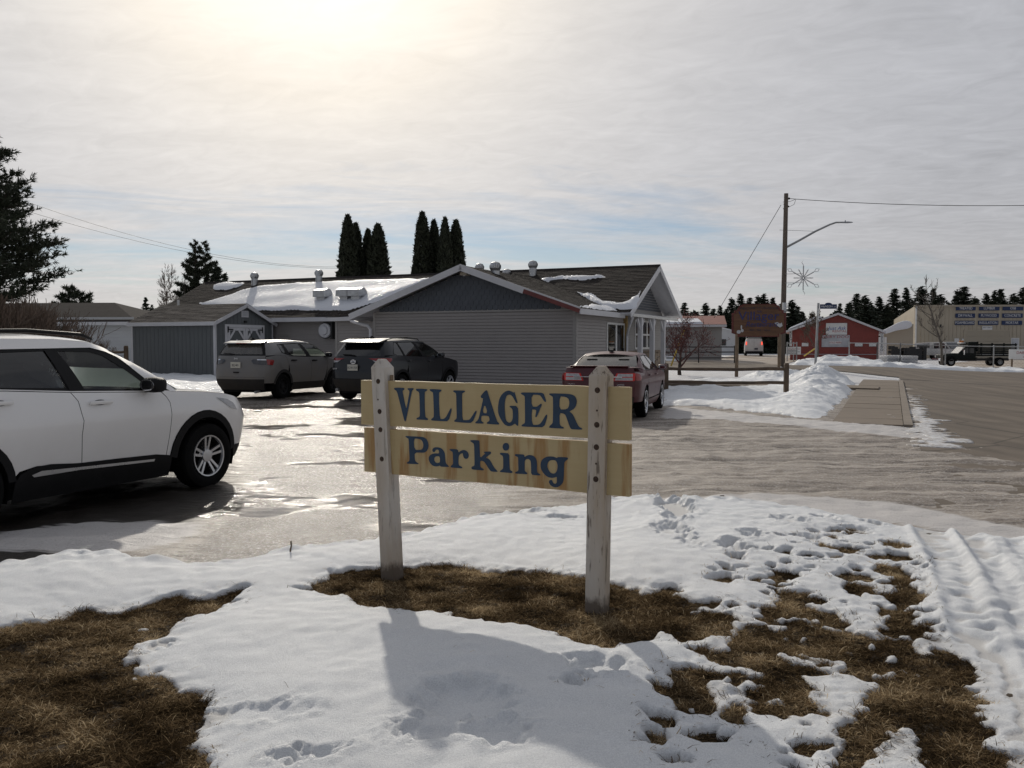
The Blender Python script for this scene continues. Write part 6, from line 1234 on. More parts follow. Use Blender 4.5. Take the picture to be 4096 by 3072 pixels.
def trunk_mesh(h,r0,seed,lean=.0):
    rn=random.Random(seed); mb=MB(); n=8; mb.tube([(lean*h*(i/n)**2+rn.uniform(-.02,.02)*i,rn.uniform(-.02,.02)*i,h*i/n-.4*(i==0)) for i in range(n+1)],[r0*(1-.93*i/n) for i in range(n+1)],7); return mb.mesh('trunk')
def tree(name,label,group,loc,crown,trunk,scale=(1,1,1),rz=0,leaf='needle_dark',bark='bark_dark',cat='tree'):
    o=empty(name,loc,rz,label,cat,group); o.scale=scale
    for nm,me,mt in (('trunk',trunk,bark),('crown',crown,leaf)):
        if me is None: continue
        q=bpy.data.objects.new(nm,me); COL.objects.link(q); q.parent=o
        if not me.materials: me.materials.append(M[mt])
    return o
SPR=[(spruce_mesh(10,3.0,100+i,.42,6500,.03,(.92,1.0,.85,.95)[i%4],(0,.2,.0,.45)[i%4]),trunk_mesh(10,.16,200+i)) for i in range(6)]
ORD='first second third fourth fifth sixth seventh eighth ninth tenth eleventh twelfth thirteenth fourteenth fifteenth sixteenth seventeenth eighteenth nineteenth twentieth twenty-first twenty-second twenty-third twenty-fourth'.split()
def far(px,top,Y,w=1.0,v=0,lab='',grp='spruces beyond the yards',name='spruce_tree'):
    x=(px-512)/FP*Y; z0=tz1(x,Y); h=at(px,top,Y).z-z0; s=h/10; cr,tr=SPR[v%6]; return tree(name,lab,grp,(x,Y,z0-.1),cr,tr,(s*w,s*w,s),v*1.3)
RIGHT=[(855.7,293,1.0,0),(863.9,295,1.15,2),(878.3,296,1.0,1),(893.3,288,.95,0),(905,287,.8,1),(920,286,1.15,2),(932,287.7,.75,4),(939,294,1.2,2),(956,289,.9,3),(962.4,286,1.2,0),(973.7,296,1.0,3),(985,293,1.0,1),(993,289.5,.8,5),(999,288.5,.9,4),(1012.2,293,1.1,2),(1023,286.3,1.2,0),(1040,290,1.1,4),(847,303,.9,1),(870,303,1.2,2),(886,304,1.2,5),(912,300,1.2,4),(948,302,1.2,1)]
for i,(px,tp,w,v) in enumerate(sorted(RIGHT)): far(px,tp,118+(i*37%23),w*1.6,v,ORD[i]+' spruce from the left in the row behind the tan warehouse','spruces behind the tan warehouse')
MID=[(684,302,1.0,0),(677,312,1.0,1),(705,302.7,1.05,2),(696,311,1.2,4),(713,308,1.1,0),(719.6,305,.9,1),(731,297,.9,3),(740,293,.95,1),(749,297,1.0,0),(757.6,295,.95,3),(763,293,1.0,5),(772,297,.8,4),(780,303,.9,0),(791,299.6,1.15,2),(797,306,1.1,0),(802,311,1.0,1),(811,312,.9,3),(822,316,.9,1),(830,313,.9,5),(839,302.7,.7,0),(849,301.7,.9,4),(726,308,1.1,5),(745,305,1.2,2),(766,306,1.2,0)]
for i,(px,tp,w,v) in enumerate(sorted(MID)): far(px,tp,128+(i*41%27),w*1.6,v,ORD[i]+' evergreen from the left in the wood behind the welcome sign','evergreens behind the welcome sign','evergreen_tree')
for i,(px,tp,Y,w,v,lab) in enumerate(((147,296,75,1.0,0,'small pointed spruce left of the restaurant roof'),(153,304,78,1.0,2,'stubby spruce just right of the small pointed one'),(218,263,66,1.25,1,'bushy spruce behind the left end of the restaurant roof'),(226,272,68,1.1,4,'lower spruce right of the bushy one behind the restaurant roof'))): far(px,tp,Y,w,v,lab,'evergreens behind the left end of the restaurant')
# thin dark brush and trunks below the far trees: reads as one mass
rn=np.random.default_rng(5); V=[];F=[];k=0
for i in range(22000):
    px=rn.uniform(655,1060); Y=rn.uniform(140,170); x=(px-512)/FP*Y; z=.3+rn.uniform(0,5.2+1.3*math.sin(px*.13)+.8*math.sin(px*.31)); c=rn.uniform(.35,.8); d=rn.normal(0,1,3); d/=np.linalg.norm(d); e=np.cross(d,rn.normal(0,1,3)); e/=np.linalg.norm(e); p=np.array([x,Y,z])
    V+=[p-e*c*.5-d*c*.4,p+e*c*.5-d*c*.4,p+d*c]; F.append((k,k+1,k+2)); k+=3
tag(link('far_wood',npmesh('far_wood',V,F),None,'needle_dark'),'dark undergrowth of the wood along the far side','wood',kind='stuff')
# arborvitae columns behind the restaurant
def thuja_mesh(h,r,seed,n=9000):
    rn=np.random.default_rng(seed); t=rn.random(n)**.8; a=rn.uniform(0,2*math.pi,n); prof=np.interp(t,[0,.08,.3,.6,.82,.93,1],[.75,.95,1.0,.92,.66,.38,.06]); lump=1+.10*np.sin(a*3+t*9+seed)+.08*np.sin(a*5-t*21)
    rr=r*prof*lump*np.sqrt(rn.uniform(.45,1.0,n)); P_=np.stack([rr*np.cos(a),rr*np.sin(a),h*t],1)+rn.normal(0,.03,(n,3)); c=rn.uniform(.09,.22,n)[:,None]
    d=rn.normal(0,.5,(n,3)); d[:,2]+=.9; d[:,:2]+=P_[:,:2]/r*.5; d/=np.linalg.norm(d,axis=1)[:,None]; e=np.cross(d,rn.normal(0,1,(n,3))); e/=np.linalg.norm(e,axis=1)[:,None]
    V=np.stack([P_-e*c*.4-d*c*.5,P_+e*c*.4-d*c*.5,P_+d*c],1).reshape(-1,3); return npmesh('crown',V,np.arange(3*n).reshape(-1,3))
TH=[thuja_mesh(9,.62,50+i) for i in range(3)]; TT=trunk_mesh(8,.12,9)
for i,(px,tp,w,lab) in enumerate(((349,216,1.02,'tallest arborvitae of the left cluster behind the roof'),(357,224,.9,'second arborvitae of the left cluster, touching the tallest'),(369,230,.9,'third arborvitae of the left cluster, past the gap'),(379,225,1.15,'rightmost arborvitae of the left cluster'),(423,213,1.02,'leftmost arborvitae of the right cluster behind the roof'),(434.5,221,.9,'second arborvitae of the right cluster'),(445.5,218.5,.8,'third arborvitae of the right cluster'),(456.5,221,.98,'rightmost arborvitae of the right cluster'))):
    Y=53+(i%3); x=(px-512)/FP*Y; z0=tz1(x,Y); h=at(px,tp,Y).z-z0; tree('arborvitae',lab,'columnar arborvitae behind the restaurant',(x,Y,z0),TH[i%3],TT,(w*.68/.62,w*.68/.62,h/9),i*1.1,'needle_thuja')
# tufted pine at the left edge
def pine(h,r,seed,nb,tuft,lowest=.12,needle=.15,lim=None):
    rn=np.random.default_rng(seed); V=[];F=[];k=0; mb=MB()
    n=9; mb.tube([(rn.normal(0,.05)*i*.3,rn.normal(0,.05)*i*.3,h*i/n-.4*(i==0)) for i in range(n+1)],[.26*(h/12)*(1-.9*i/n) for i in range(n+1)],8); tr=mb.mesh('trunk'); bb=MB()
    for i in range(nb):
        t=lowest+(1-lowest)*(i+rn.uniform(0,1))/nb; a=i*2.4+rn.uniform(-.5,.5); L=r*min(1.0,(1.02-t)*2.1)**.8*rn.uniform(.72,1.10)
        z0=h*t; up=rn.uniform(-.12,.22); P_=[]
        for j in range(6):
            s=j/5; P_.append(np.array([math.cos(a+.12*s)*L*s,math.sin(a+.12*s)*L*s,z0+L*s*(up-.25*s*(1-t)+.28*s*s)]))
        bb.tube([tuple(p) for p in P_],[.05*(1-t*.7)*(1-.8*j/5)+.008 for j in range(6)],5,False)
        m=int(tuft*L/r*(1.1-t*.35))
        for q in range(m):
            s=rn.uniform(.34,1.0)**.8; b0=P_[min(4,int(s*5))]; b1=P_[min(5,int(s*5)+1)]; f=s*5-int(s*5); bp=b0*(1-f)+b1*f; side=rn.normal(0,.17,3)*L*.55*(1.15-s*.5); side[2]=abs(side[2])*.8-.03; tip=bp+side
            if q%3==0: bb.tube([tuple(bp),tuple(tip)],[.012,.006],3,False)
            dirn=side/(np.linalg.norm(side)+1e-6)+np.array([math.cos(a),math.sin(a),.5]); dirn/=np.linalg.norm(dirn)
            for w in range(11):
                d=dirn*.75+rn.normal(0,.6,3); d/=np.linalg.norm(d); e=np.cross(d,rn.normal(0,1,3)); e/=np.linalg.norm(e)+1e-9; c=needle*rn.uniform(.75,1.25); o=tip-dirn*rn.uniform(0,.16)
                V+=[o-e*c*.12,o+e*c*.12,o+d*c]; F.append((k,k+1,k+2)); k+=3
    return npmesh('crown',V,F),tr,bb.mesh('branches')
cr,tr,br=pine(12.8,3.9,4,150,120,.10,.20)
t=tree('pine_tree','tall tufted pine filling the left edge of the view',None,(-23.4,36,tz1(-23.4,36)),cr,tr,(.97,.97,.90),.4,'needle_pine','bark_dark'); q=link('branches',br,t,'bark_dark')
cr,tr,br=pine(8.6,1.9,9,46,70,.35,.24)
for px,tp,Y,s,lab in ((198,240,70,1.0,'slender pine rising behind the left end of the restaurant roof'),(206,241,71,.98,'second slender pine beside the first behind the roof')):
    x=(px-512)/FP*Y; z0=tz1(x,Y); h=at(px,tp,Y).z-z0; t=tree('pine_tree',lab,'slender pines behind the restaurant',(x,Y,z0),cr,tr,(s*1.0,s,h/8.6),px*.3,'needle_pine','bark_dark'); q=bpy.data.objects.new('branches',br); COL.objects.link(q); q.parent=t
    if not br.materials: br.materials.append(M['bark_dark'])
cr,tr,br=pine(7,2.6,15,60,90,.25,.28)
x=(74-512)/FP*62; t=tree('pine_tree','rounded bushy pine behind the white house',None,(x,62,tz1(x,62)-1.6),cr,tr,(1.0,1,1.02),1.0,'needle_pine','bark_dark'); link('branches',br,t,'bark_dark')
# leafless trees and bushes
def bare(seed,h,r0,levels=4,nb=4,spread=.6,up=.35,lean=(0,0),minr=.004,first=.3,ratio=.62,kids0=None,seg=4):
    rn=random.Random(seed); tr=MB(); br=MB(); tips=[]
    def grow(p,d,L,r,lv):
        pts=[p]; q=p; dd=d.copy(); rad=[r]
        for i in range(seg):
            dd=(dd+Vector((rn.uniform(-1,1),rn.uniform(-1,1),rn.uniform(-.6,1)))*.16+Vector((0,0,up*.12))).normalized(); q=q+dd*(L/seg); pts.append(q); rad.append(max(minr,r*(1-.75*(i+1)/seg)))
        (tr if lv==0 else br).tube([tuple(a) for a in pts],rad,7 if lv==0 else (4 if lv<3 else 3),lv==0)
        if lv>=levels: tips.append(pts[-1]); tips.append(pts[2]); return
        n=(kids0 or nb+3) if lv==0 else nb
        for k in range(n):
            s=first+(1-first)*(k+rn.uniform(.2,.9))/n if lv==0 else rn.uniform(.25,1.0); i=min(seg-1,int(s*seg)); f=s*seg-i; b=pts[i].lerp(pts[i+1],f)
            a=rn.uniform(0,2*math.pi); e=dd.cross(Vector((math.cos(a),math.sin(a),.2))); 
            if e.length<.05: e=Vector((1,0,0))
            e.normalize(); sp=spread*rn.uniform(.6,1.3); nd=(dd*math.cos(sp)+e*math.sin(sp)).normalized(); LL=L*ratio*rn.uniform(.6,1.1)*(1.15-.45*s if lv==0 else 1)
            grow(b,nd,LL,max(minr,rad[i]*.55),lv+1)
        grow(pts[-1],dd,L*ratio*.7,max(minr,rad[-1]),lv+1) if lv<levels else None
    grow(Vector((0,0,-.15)),Vector((lean[0],lean[1],1)).normalized(),h,r0,0); return tr.mesh('trunk'),br.mesh('branches'),tips
def baretree(name,label,group,loc,rz,meshes,bark,twig,s=1.0,cat='tree'):
    o=empty(name,loc,rz,label,cat,group); o.scale=(s,s,s)
    for nm,me,mt in (('trunk',meshes[0],bark),('crown',meshes[1],twig)):
        if not me.materials: me.materials.append(M[mt])
        q=bpy.data.objects.new(nm,me); COL.objects.link(q); q.parent=o
    return o
def pxg(px,Y,dz=0): x=(px-512)/FP*Y; return (x,Y,tz1(x,Y)+dz)
baretree('young_tree','leafless young street tree in front of the black truck',None,pxg(942,58),.6,bare(3,4.7,.10,3,5,.75,.5,(.06,0),.010,.32,.42,12,6),'bark_grey','bark_grey')
baretree('young_tree','leafless forked sapling in front of the red shop',None,pxg(817.5,66),.2,bare(5,2.6,.09,4,4,.6,.5,(0,0),.010,.3,.62,6),'bark_grey','twig')
baretree('birch_tree','pale bare birch behind the garden shed roof',None,pxg(171,72),1.2,bare(8,5.0,.12,4,4,.6,.4,(-.1,0),.012,.35,.56,9),'bark_birch','twig')
ap=bare(12,1.5,.10,3,5,.85,.15,(.1,0),.010,.25,.80,8); apo=baretree('crabapple_tree','spreading crabapple with dark red shrivelled fruit by the street',None,pxg(680,43),2.0,ap,'bark_dark','twig_red',1.12)
rn=random.Random(4); mb=MB()
for tp in ap[2]:
    for k in range(2):
        c=Vector(tp)+Vector((rn.gauss(0,.07),rn.gauss(0,.07),rn.gauss(-.02,.05))); r=rn.uniform(.014,.028); mb.add([c+Vector((r,0,0)),c+Vector((-r*.5,r*.9,0)),c+Vector((-r*.5,-r*.9,0)),c+Vector((0,0,r)),c+Vector((0,0,-r))],[(0,1,3),(1,2,3),(2,0,3),(1,0,4),(2,1,4),(0,2,4)])
o=mb.build('fruit','berry',apo,fix=False); o['kind']='stuff'
for i in range(3):
    pass
BS=[bare(30+i,.9,.035,4,4,.62,.5,(random.uniform(-.2,.2),random.uniform(-.2,.2)),.007,.05,.85,9) for i in range(3)]
BL=['tangled bare bush at the far left edge','bare brown bush second from the left edge','bare bush in the middle of the thicket at left','tall bare bush before the white house','bare bush with arching twigs before the white wall','thin bare bush nearest the grey shed','bare bush behind the thicket at left','bare bush leaning over the rail fence','low bare bush at the foot of the pine']
for i,(px,Y,s) in enumerate(((0,27,1.5),(16,29,1.45),(32,28,1.4),(47,30,1.35),(64,31,1.15),(100,40,.75),(24,33,1.6),(86,34,.7),(-12,31,1.6))): baretree('bare_bush',BL[i],'leafless bushes along the left fence',pxg(px,Y,-.05),i*1.7,BS[i%3],'twig','twig',s,'bush')
sn=bare(44,3.6,.05,1,2,.5,.2,(.25,0),.012,.5,.4,2); baretree('dead_tree','thin dead leaning tree left of the slender pines',None,pxg(184,68,2.0),2.6,sn,'bark_grey','bark_grey',1.1)
# ================================================================ STREET FURNITURE AND FAR BUILDINGS
def pt(px,py,Y): return at(px,py,Y)
# split rail fence by the snow bank
def railfence(label,posts,rails,ph=1.0,rail_w=.10,group=None,mat='wood_rail',pw=.14):
    o=empty('split_rail_fence',(posts[0][0],posts[0][1],0),0,label,'fence',group); bx_,by_=posts[0][0],posts[0][1]; r=random.Random(len(label))
    for x,y in posts:
        z=tz1(x,y); mb=MB(); h=ph*r.uniform(.97,1.03); mb.v+= [(x-bx_+pw/2*a*s,y-by_+pw/2*b*s,zz) for zz,s in ((z-.3,1),(z+h-.05,1.0),(z+h,.72)) for a,b in ((-1,-1),(1,-1),(1,1),(-1,1))]
        for l in (0,4):
            for k in range(4): mb.f.append((l+k,l+(k+1)%4,l+4+(k+1)%4,l+4+k))
        mb.f+=[(8,9,10,11),(3,2,1,0)]; mb.build('post',mat,o,bevel=.012)
    for (xa,ya),(xb,yb) in zip(posts,posts[1:]):
        for hz in rails:
            za=tz1(xa,ya)+hz; zb=tz1(xb,yb)+hz; n=7; mb=MB(); pts=[]
            for i in range(n+1):
                t=i/n; pts.append((xa+(xb-xa)*t-bx_,ya+(yb-ya)*t-by_,za+(zb-za)*t-.03*math.sin(math.pi*t)+r.uniform(-.012,.012)))
            mb.tube(pts,[rail_w*.55*r.uniform(.85,1.1) for _ in pts],6); mb.build('rail',mat,o,smooth=True)
    return o
fa_=gp(666,394.5,-.02); fb_=gp(786,395.5,0)
railfence('two-rail brown wooden fence standing in the snow bank',[fa_,fb_],(.42,.86),1.02)
railfence('old split rail fence running left of the grey shed',[bw(-29.5,-.5),bw(-26.6,-.2),bw(-23.8,.1),bw(-21.2,.4),bw(-19.6,.5)],(.35,.75,1.05),1.3)
# welcome sign
ws=empty('welcome_sign',(*at(758,369,41).xy,0),R(-14),'carved brown wooden welcome sign for the Villager restaurant on two posts','sign')
z0=1.65+(344-336)*41/850; z1=1.65+(344-305)*41/850; hw=1.22
def oct_(s,e=0): 
    a=hw*s+e; c=.14; b0=z0+.0-e; t=z1+e
    return [(-a+c*2,b0),(a-c*2,b0),(a-c*2,b0+.10),(a,b0+.10+.08),(a,t-.42),(a-c*.8,t-.42),(a-c*.8,t-.30),(a-c*1.6,t-.30),(a-c*2.6,t-.08),(a-c*4,t-.0),(-a+c*4,t),(-a+c*2.6,t-.08),(-a+c*1.6,t-.30),(-a+c*.8,t-.30),(-a+c*.8,t-.42),(-a,t-.42),(-a,b0+.18),(-a+c*2,b0+.10)]
mb=MB(); mb.prism(oct_(1,.04),-.03,.06); mb.build('frame','sign_edge',ws); mb=MB(); mb.prism(oct_(.95,-.0),-.045,.02); bd=mb.build('board','sign_wood',ws)
def wtxt(s,size,x,z,mat,sx=1.0,sh=0.0): textobj('lettering',s,size,mat,bd,Matrix.Translation((x,-.05,z)),.012,sx,0,sh)
H_=z1-z0
wtxt('WELCOME TO LEWISTON',.15,0,z0+H_*.885,'ink_dark',1.0); wtxt('THE',.12,.02,z0+H_*.78,'letter_faded'); wtxt('Villager',.60,0,z0+H_*.63,'letter_faded',1.05); wtxt('Restaurant',.34,.12,z0+H_*.37,'letter_faded',1.0,.35); wtxt('989 - 786 - 4214',.12,.05,z0+H_*.18,'ink_dark',1.2)
mb=MB()
for cx_,cz_,rx,rz in ((-.92,.20,.10,.09),(-.76,.26,.07,.08),(-.80,.42,.035,.11)): mb.prism([(cx_+rx*math.cos(a),z0+cz_+rz*math.sin(a)) for a in np.linspace(0,2*math.pi,11)[:-1]],-.058,-.04)
mb.prism([(.72,z0+.62),(.86,z0+.66),(.98,z0+.58),(1.06,z0+.64),(1.10,z0+.48),(.98,z0+.40),(.90,z0+.46)],-.058,-.04); mb.build('carving','sign_grey',bd)
for x in (-1.0,.98):
    mb=MB(); mb.tube([(x,.05,-.3),(x,.05,z0+.6)],.085,10); mb.build('post','wood_post',ws,smooth=True)
# utility pole with street lamp
PY=50.0; px_=pxg(782,PY); up=empty('utility_pole',px_,0,'tall wooden utility pole carrying a curved street lamp arm','pole'); ph=at(782,193.5,PY).z-px_[2]
def loc(px,py,Y=PY): p=at(px,py,Y); return (p.x-px_[0],p.y-px_[1],p.z-px_[2])
mb=MB(); n=8; mb.tube([(.012*i,0,-.5 if i==0 else ph*i/n) for i in range(n+1)],[.17-.05*i/n for i in range(n+1)],14); pole=mb.build('shaft','wood_pole',up,smooth=True)
mb=MB(); mb.tube([loc(784,248.5),loc(800,240),loc(815,231.5),loc(830,224.5),loc(836,222.5),loc(843,222.3)],[.07,.065,.06,.055,.05,.045],8); arm=mb.build('lamp_arm','dull_metal',up,smooth=True)
mb=MB(); a=Vector(loc(841,222.4)); 
for i,(t,w,h) in enumerate(((0,.05,.04),(.12,.11,.06),(.4,.14,.07),(.62,.10,.05),(.70,.02,.02))): mb.v+=[(a.x+t,a.y-w,a.z-h*.5),(a.x+t,a.y+w,a.z-h*.5),(a.x+t,a.y+w*.7,a.z+h*.6),(a.x+t,a.y-w*.7,a.z+h*.6)]
for i in range(4):
    for k in range(4): mb.f.append((4*i+k,4*i+(k+1)%4,4*i+4+(k+1)%4,4*i+4+k))
mb.f+=[(0,1,2,3),(19,18,17,16)]; mb.lathe([(.035,.03),(.03,.10),(0,.10)],8,'z',(a.x+.25,a.y,a.z+.02)); mb.build('lamp_head','dull_metal',up,smooth=True)
mb=MB(); mb.tube([loc(779.5,230),loc(785,230.2),loc(813,231.2)],.012,5); mb.build('brace_rod','dull_metal',up)
for py,h,w in ((307.5,.55,.2),(313,.25,.14)):
    l=loc(783.3,py); mb=MB(); mb.box((l[0]-w/2,-.30,l[2]-h/2),(l[0]+w/2,-.10,l[2]+h/2)); mb.build('meter_box','galvanised',up,bevel=.02)
mb=MB(); l=loc(786,198.5); mb.lathe([(.03,-.14),(.06,-.1),(.06,-.04),(.03,0),(.06,.04),(.06,.1),(.03,.14)],8,'x',(l[0]+.1,0,l[2])); l=loc(787.5,206.5); mb.lathe([(.03,-.1),(.06,-.05),(.06,.05),(.03,.1)],8,'x',l); mb.build('insulator','black_iron',up)
mb=MB(); mb.tube([loc(783,202),loc(790,201.5),loc(795,199.5)],.012,4); mb.tube([loc(783,204),loc(789,207),loc(794,204.5),loc(796,199)],.012,4); mb.tube([loc(783,208),loc(785,212),loc(787,211),loc(787.5,206)],.012,4); mb.build('jumper_wire','black_iron',up)
def wire(name,label,pts,r,sag=0,n=14,group=None):
    a,b=Vector(pts[0]),Vector(pts[1]); mb=MB(); o0=a.copy(); mb.tube([a.lerp(b,i/n)-o0-Vector((0,0,4*sag*(i/n)*(1-i/n))) for i in range(n+1)],r,5); o=mb.build(name,'black_iron'); o.location=o0; return tag(o,label,'wire',group)
wire('overhead_wire','overhead service wire running right from the utility pole',[at(785,198.3,PY),at(1100,203.5,46)],.018,.25)
gw=wire('guy_wire','steel guy wire slanting down left from the pole',[at(781,205,PY),at(714,318,57)],.016,0); gw['category']='wire'
wire('overhead_wire','upper of the two thin cables above the left trees',[at(30,203,62),at(342,267,88)],.013,1.2,14,'thin cables at upper left'); wire('overhead_wire','lower of the two thin cables above the left trees',[at(30,212,62),at(342,268.5,88)],.013,1.0,14,'thin cables at upper left')
# wire snowflake decoration on the pole
sf=empty('snowflake_decoration',at(803.3,278,PY-.25),0,'wire snowflake light decoration bracketed to the utility pole','decoration'); ctr=at(803.3,278,PY-.25); sc_=PY/850
for i in range(6):
    a=math.pi/2+i*math.pi/3; mb=MB(); d=Vector((math.cos(a),0,math.sin(a))); e=Vector((-math.sin(a),0,math.cos(a))); L=18.2*sc_; k=12.6*sc_; w=1.75*sc_
    mb.tube([d*.05,d*k],.016,5); mb.tube([d*k,d*(k+L)/2+e*w,d*L,d*(k+L)/2-e*w,d*k],.016,5)
    for j in range(9): mb.box(tuple(d*(k*(j+1)/10)-Vector((.03,.02,.03))),tuple(d*(k*(j+1)/10)+Vector((.03,.02,.03))))
    mb.build('arm','sign_grey',sf)
    a+=math.pi/6; d=Vector((math.cos(a),0,math.sin(a))); mb=MB(); mb.tube([d*.05,d*10*sc_],.014,5)
    for j in range(6): mb.box(tuple(d*(10*sc_*(j+1)/7)-Vector((.028,.02,.028))),tuple(d*(10*sc_*(j+1)/7)+Vector((.028,.02,.028))))
    mb.build('ray','sign_grey',sf)
for py in (274,283): 
    p=at(785,py,PY-.2)-ctr; q=at(803,py-.3,PY-.25)-ctr; mb=MB(); mb.tube([p,q],.014,5); mb.build('bracket','dull_metal',sf)
# street name sign
sy=47.0; sp_=pxg(815,sy); ss=empty('street_sign',sp_,0,'street name sign HANSON ST. on a leaning steel post','sign')
def sl_(px,py): p=at(px,py,sy); return Vector((p.x-sp_[0],p.y-sp_[1],p.z-sp_[2]))
mb=MB(); a=sl_(815.2,369.5); b_=sl_(818.4,303); mb.bar(a,b_,.10,.10,(0,1,0)); mb.build('post','dull_metal',ss)
A=sl_(819.4,305.2); B=sl_(836.3,308.2); zc_=sl_(828,306.6).z; w_=(B.x-A.x); mb=MB(); hh=.125; pr=[(A.x,zc_-hh),(B.x,zc_-hh),(B.x,zc_+hh)]+[(A.x+w_*.5+w_*.21*math.cos(t),zc_+hh+.09*math.sin(t)) for t in np.linspace(0,math.pi,9)]+[(A.x,zc_+hh)]; mb.prism(pr,-.09,-.075); bl=mb.build('name_plate','blue_sign',ss)
textobj('street_name','HANSON',.165,'sign_white',bl,Matrix.Translation((A.x+w_*.40,-.092,zc_)),.006,.92); textobj('street_name','ST.',.11,'sign_white',bl,Matrix.Translation((A.x+w_*.88,-.092,zc_-.02)),.006)
mb=MB(); q=sl_(817.8,314); mb.box((q.x-.03,-.07,q.z-.35),(q.x+.03,-.06,q.z+.30)); mb.build('sticker','sign_white',ss)
# striped bollard, yellow guy guards
bp=pxg(664.5,40); mb=MB(); mb.tube([(0,0,-.2),(0,0,.92)],.075,10); o=mb.build('bollard','wood_post',smooth=True); o.location=bp; tag(o,'weathered post with white bands near the restaurant corner','bollard')
for z in (.15,.42,.80): 
    mb=MB(); mb.lathe([(.078,z),(.078,z+.12)],12,'z'); mb.build('band','sign_white',o)
for px1,py1,px2,py2,Y,lab in ((684,330,671,366,52,'yellow plastic guy wire guard beside the crabapple tree'),(804,356,815,348.5,62,'yellow guard rod low beside the street sign post')):
    a=at(px1,py1,Y); b_=at(px2,py2,Y); mb=MB(); mb.tube([Vector((0,0,0)),b_-a],.05,8); o=mb.build('guy_guard','yellow_guard',smooth=True); o.location=a; tag(o,lab,'guard','guy wire guards')
# ---- red shop
def board(par,name,x0,x1,z0,z1,mat,y=-.05,th=.03): mb=MB(); mb.box((x0,y-th,z0),(x1,y,z1)); return mb.build(name,mat,par)
RY=74.0; rx0=(792-512)/FP*RY; rx1=(874.5-512)/FP*RY; rz=tz1((rx0+rx1)/2,RY); rsn=empty('red_shop',((rx0+rx1)/2,RY,0),R(-20.6),'red metal-clad rental shop with shallow white-edged gable','building'); hwid=(rx1-rx0)/2
def Zr(py): return 1.65+(344-py)*RY/850
def Xr(px): return (px-512)/FP*RY-(rx0+rx1)/2
ev=Zr(331); pk=Zr(315.5); mb=MB(); mb.prism([(-hwid,-.6),(hwid,-.6),(hwid,ev),(Xr(837),pk),(-hwid,ev)],0,11); mb.build('wall','red_metal',rsn)
b=MB(); x=-hwid+.05
while x<hwid-.05:
    tp=ev+(pk-ev)*(1-abs(x-Xr(837))/hwid)-.08; b.bar((x,-.012,-.4),(x,-.012,tp),.05,.024,(0,1,0)); x+=.30
b.build('wall_rib','red_metal',rsn)
for a,b_ in (((-hwid-.45,ev-.15),(Xr(837),pk+.05)),((hwid+.55,ev-.22),(Xr(837),pk+.05))):
    mb=MB(); mb.hexa([(a[0],-.5,a[1]-.02),(b_[0],-.5,b_[1]-.02),(b_[0],11.3,b_[1]-.02),(a[0],11.3,a[1]-.02),(a[0],-.5,a[1]+.16),(b_[0],-.5,b_[1]+.16),(b_[0],11.3,b_[1]+.16),(a[0],11.3,a[1]+.16)]); mb.build('roof','white_trim',rsn)
mb=MB(); a,b_=(-hwid-.2,ev+.14),(Xr(822),Zr(318.5)+.12); mb.hexa([(a[0],-.2,a[1]),(b_[0],-.2,b_[1]),(b_[0],10,b_[1]),(a[0],10,a[1]),(a[0]+.2,-.05,a[1]+.2),(b_[0]-.3,-.05,b_[1]+.16),(b_[0]-.3,10,b_[1]+.16),(a[0]+.2,10,a[1]+.2)]); mb.build('roof_snow','snow_roof',rsn)
s1=board(rsn,'sign_board',Xr(825.8),Xr(845.5),Zr(334.8),Zr(323.2),'sign_white'); textobj('lettering','Just Ask',.43,'sign_blue',s1,Matrix.Translation((Xr(836),-.082,Zr(328.4))),.004,1.0,0,.25); textobj('lettering','RENTAL',.26,'sign_red',s1,Matrix.Translation((Xr(838.5),-.082,Zr(331.4))),.004,1.25)
s2=board(rsn,'sign_board',Xr(822),Xr(848),Zr(347),Zr(335.2),'sign_grey'); textobj('lettering','DAIRY DOO',.31,'sign_red',s2,Matrix.Translation((Xr(834.5),-.082,Zr(337))),.004,1.3); pl_=board(s2,'label',Xr(829.5),Xr(840.5),Zr(344),Zr(341.2),'sign_white',-.08,.01); textobj('lettering','GOLD REBEL',.2,'sign_red',s2,Matrix.Translation((Xr(835),-.094,Zr(342.6))),.004,.9)
for px1,px2 in ((803.2,809.5),(853,860),(866,872.5)): board(rsn,'notice',Xr(px1),Xr(px2),Zr(346.3),Zr(342.8),'sign_white')
board(rsn,'base_strip',-hwid,hwid,Zr(354.5),Zr(354),'sign_grey',-.03,.02)
v1=board(rsn,'sign_board',Xr(795.3)-.35,Xr(797.8)-.35,Zr(346),Zr(330.5),'sign_white',-.2); v2=board(rsn,'sign_board',Xr(876),Xr(878.8),Zr(351.5),Zr(333.5),'sign_white',-.2)
for i,ch in enumerate('REGU'): textobj('lettering',ch,.34,'ink_dark',v1,Matrix.Translation((Xr(796.5)-.35,-.235,Zr(332.5+i*3.1))),.003)
for i,ch in enumerate('TREATED'): textobj('lettering',ch,.25,'ink_dark',v2,Matrix.Translation((Xr(877.4),-.235,Zr(335+i*2.05))),.003)
textobj('lettering','2X',.24,'ink_dark',v2,Matrix.Translation((Xr(877.4),-.235,Zr(350))),.003)
ns=empty('notice_sign',pxg(793.5,70),0,'white notice board on the chain-link gate post','sign'); mb=MB(); zq=ns.location.z; mb.box((-.62,-.03,1.65+(344-354.5)*70/850-zq),(.58,.0,1.65+(344-346.8)*70/850-zq)); q=mb.build('board','sign_white',ns); mb=MB(); mb.box((-.03,0,-.3),(.03,.06,1.6)); mb.build('post','dull_metal',ns)
for i in range(4): board(q,'text_line',-.5,.5-(i%2)*.2,1.65+(344-349.2-i*1.4)*70/850-zq,1.65+(344-348.8-i*1.4)*70/850-zq,'sign_red' if i==0 else 'ink_dark',-.031,.004)
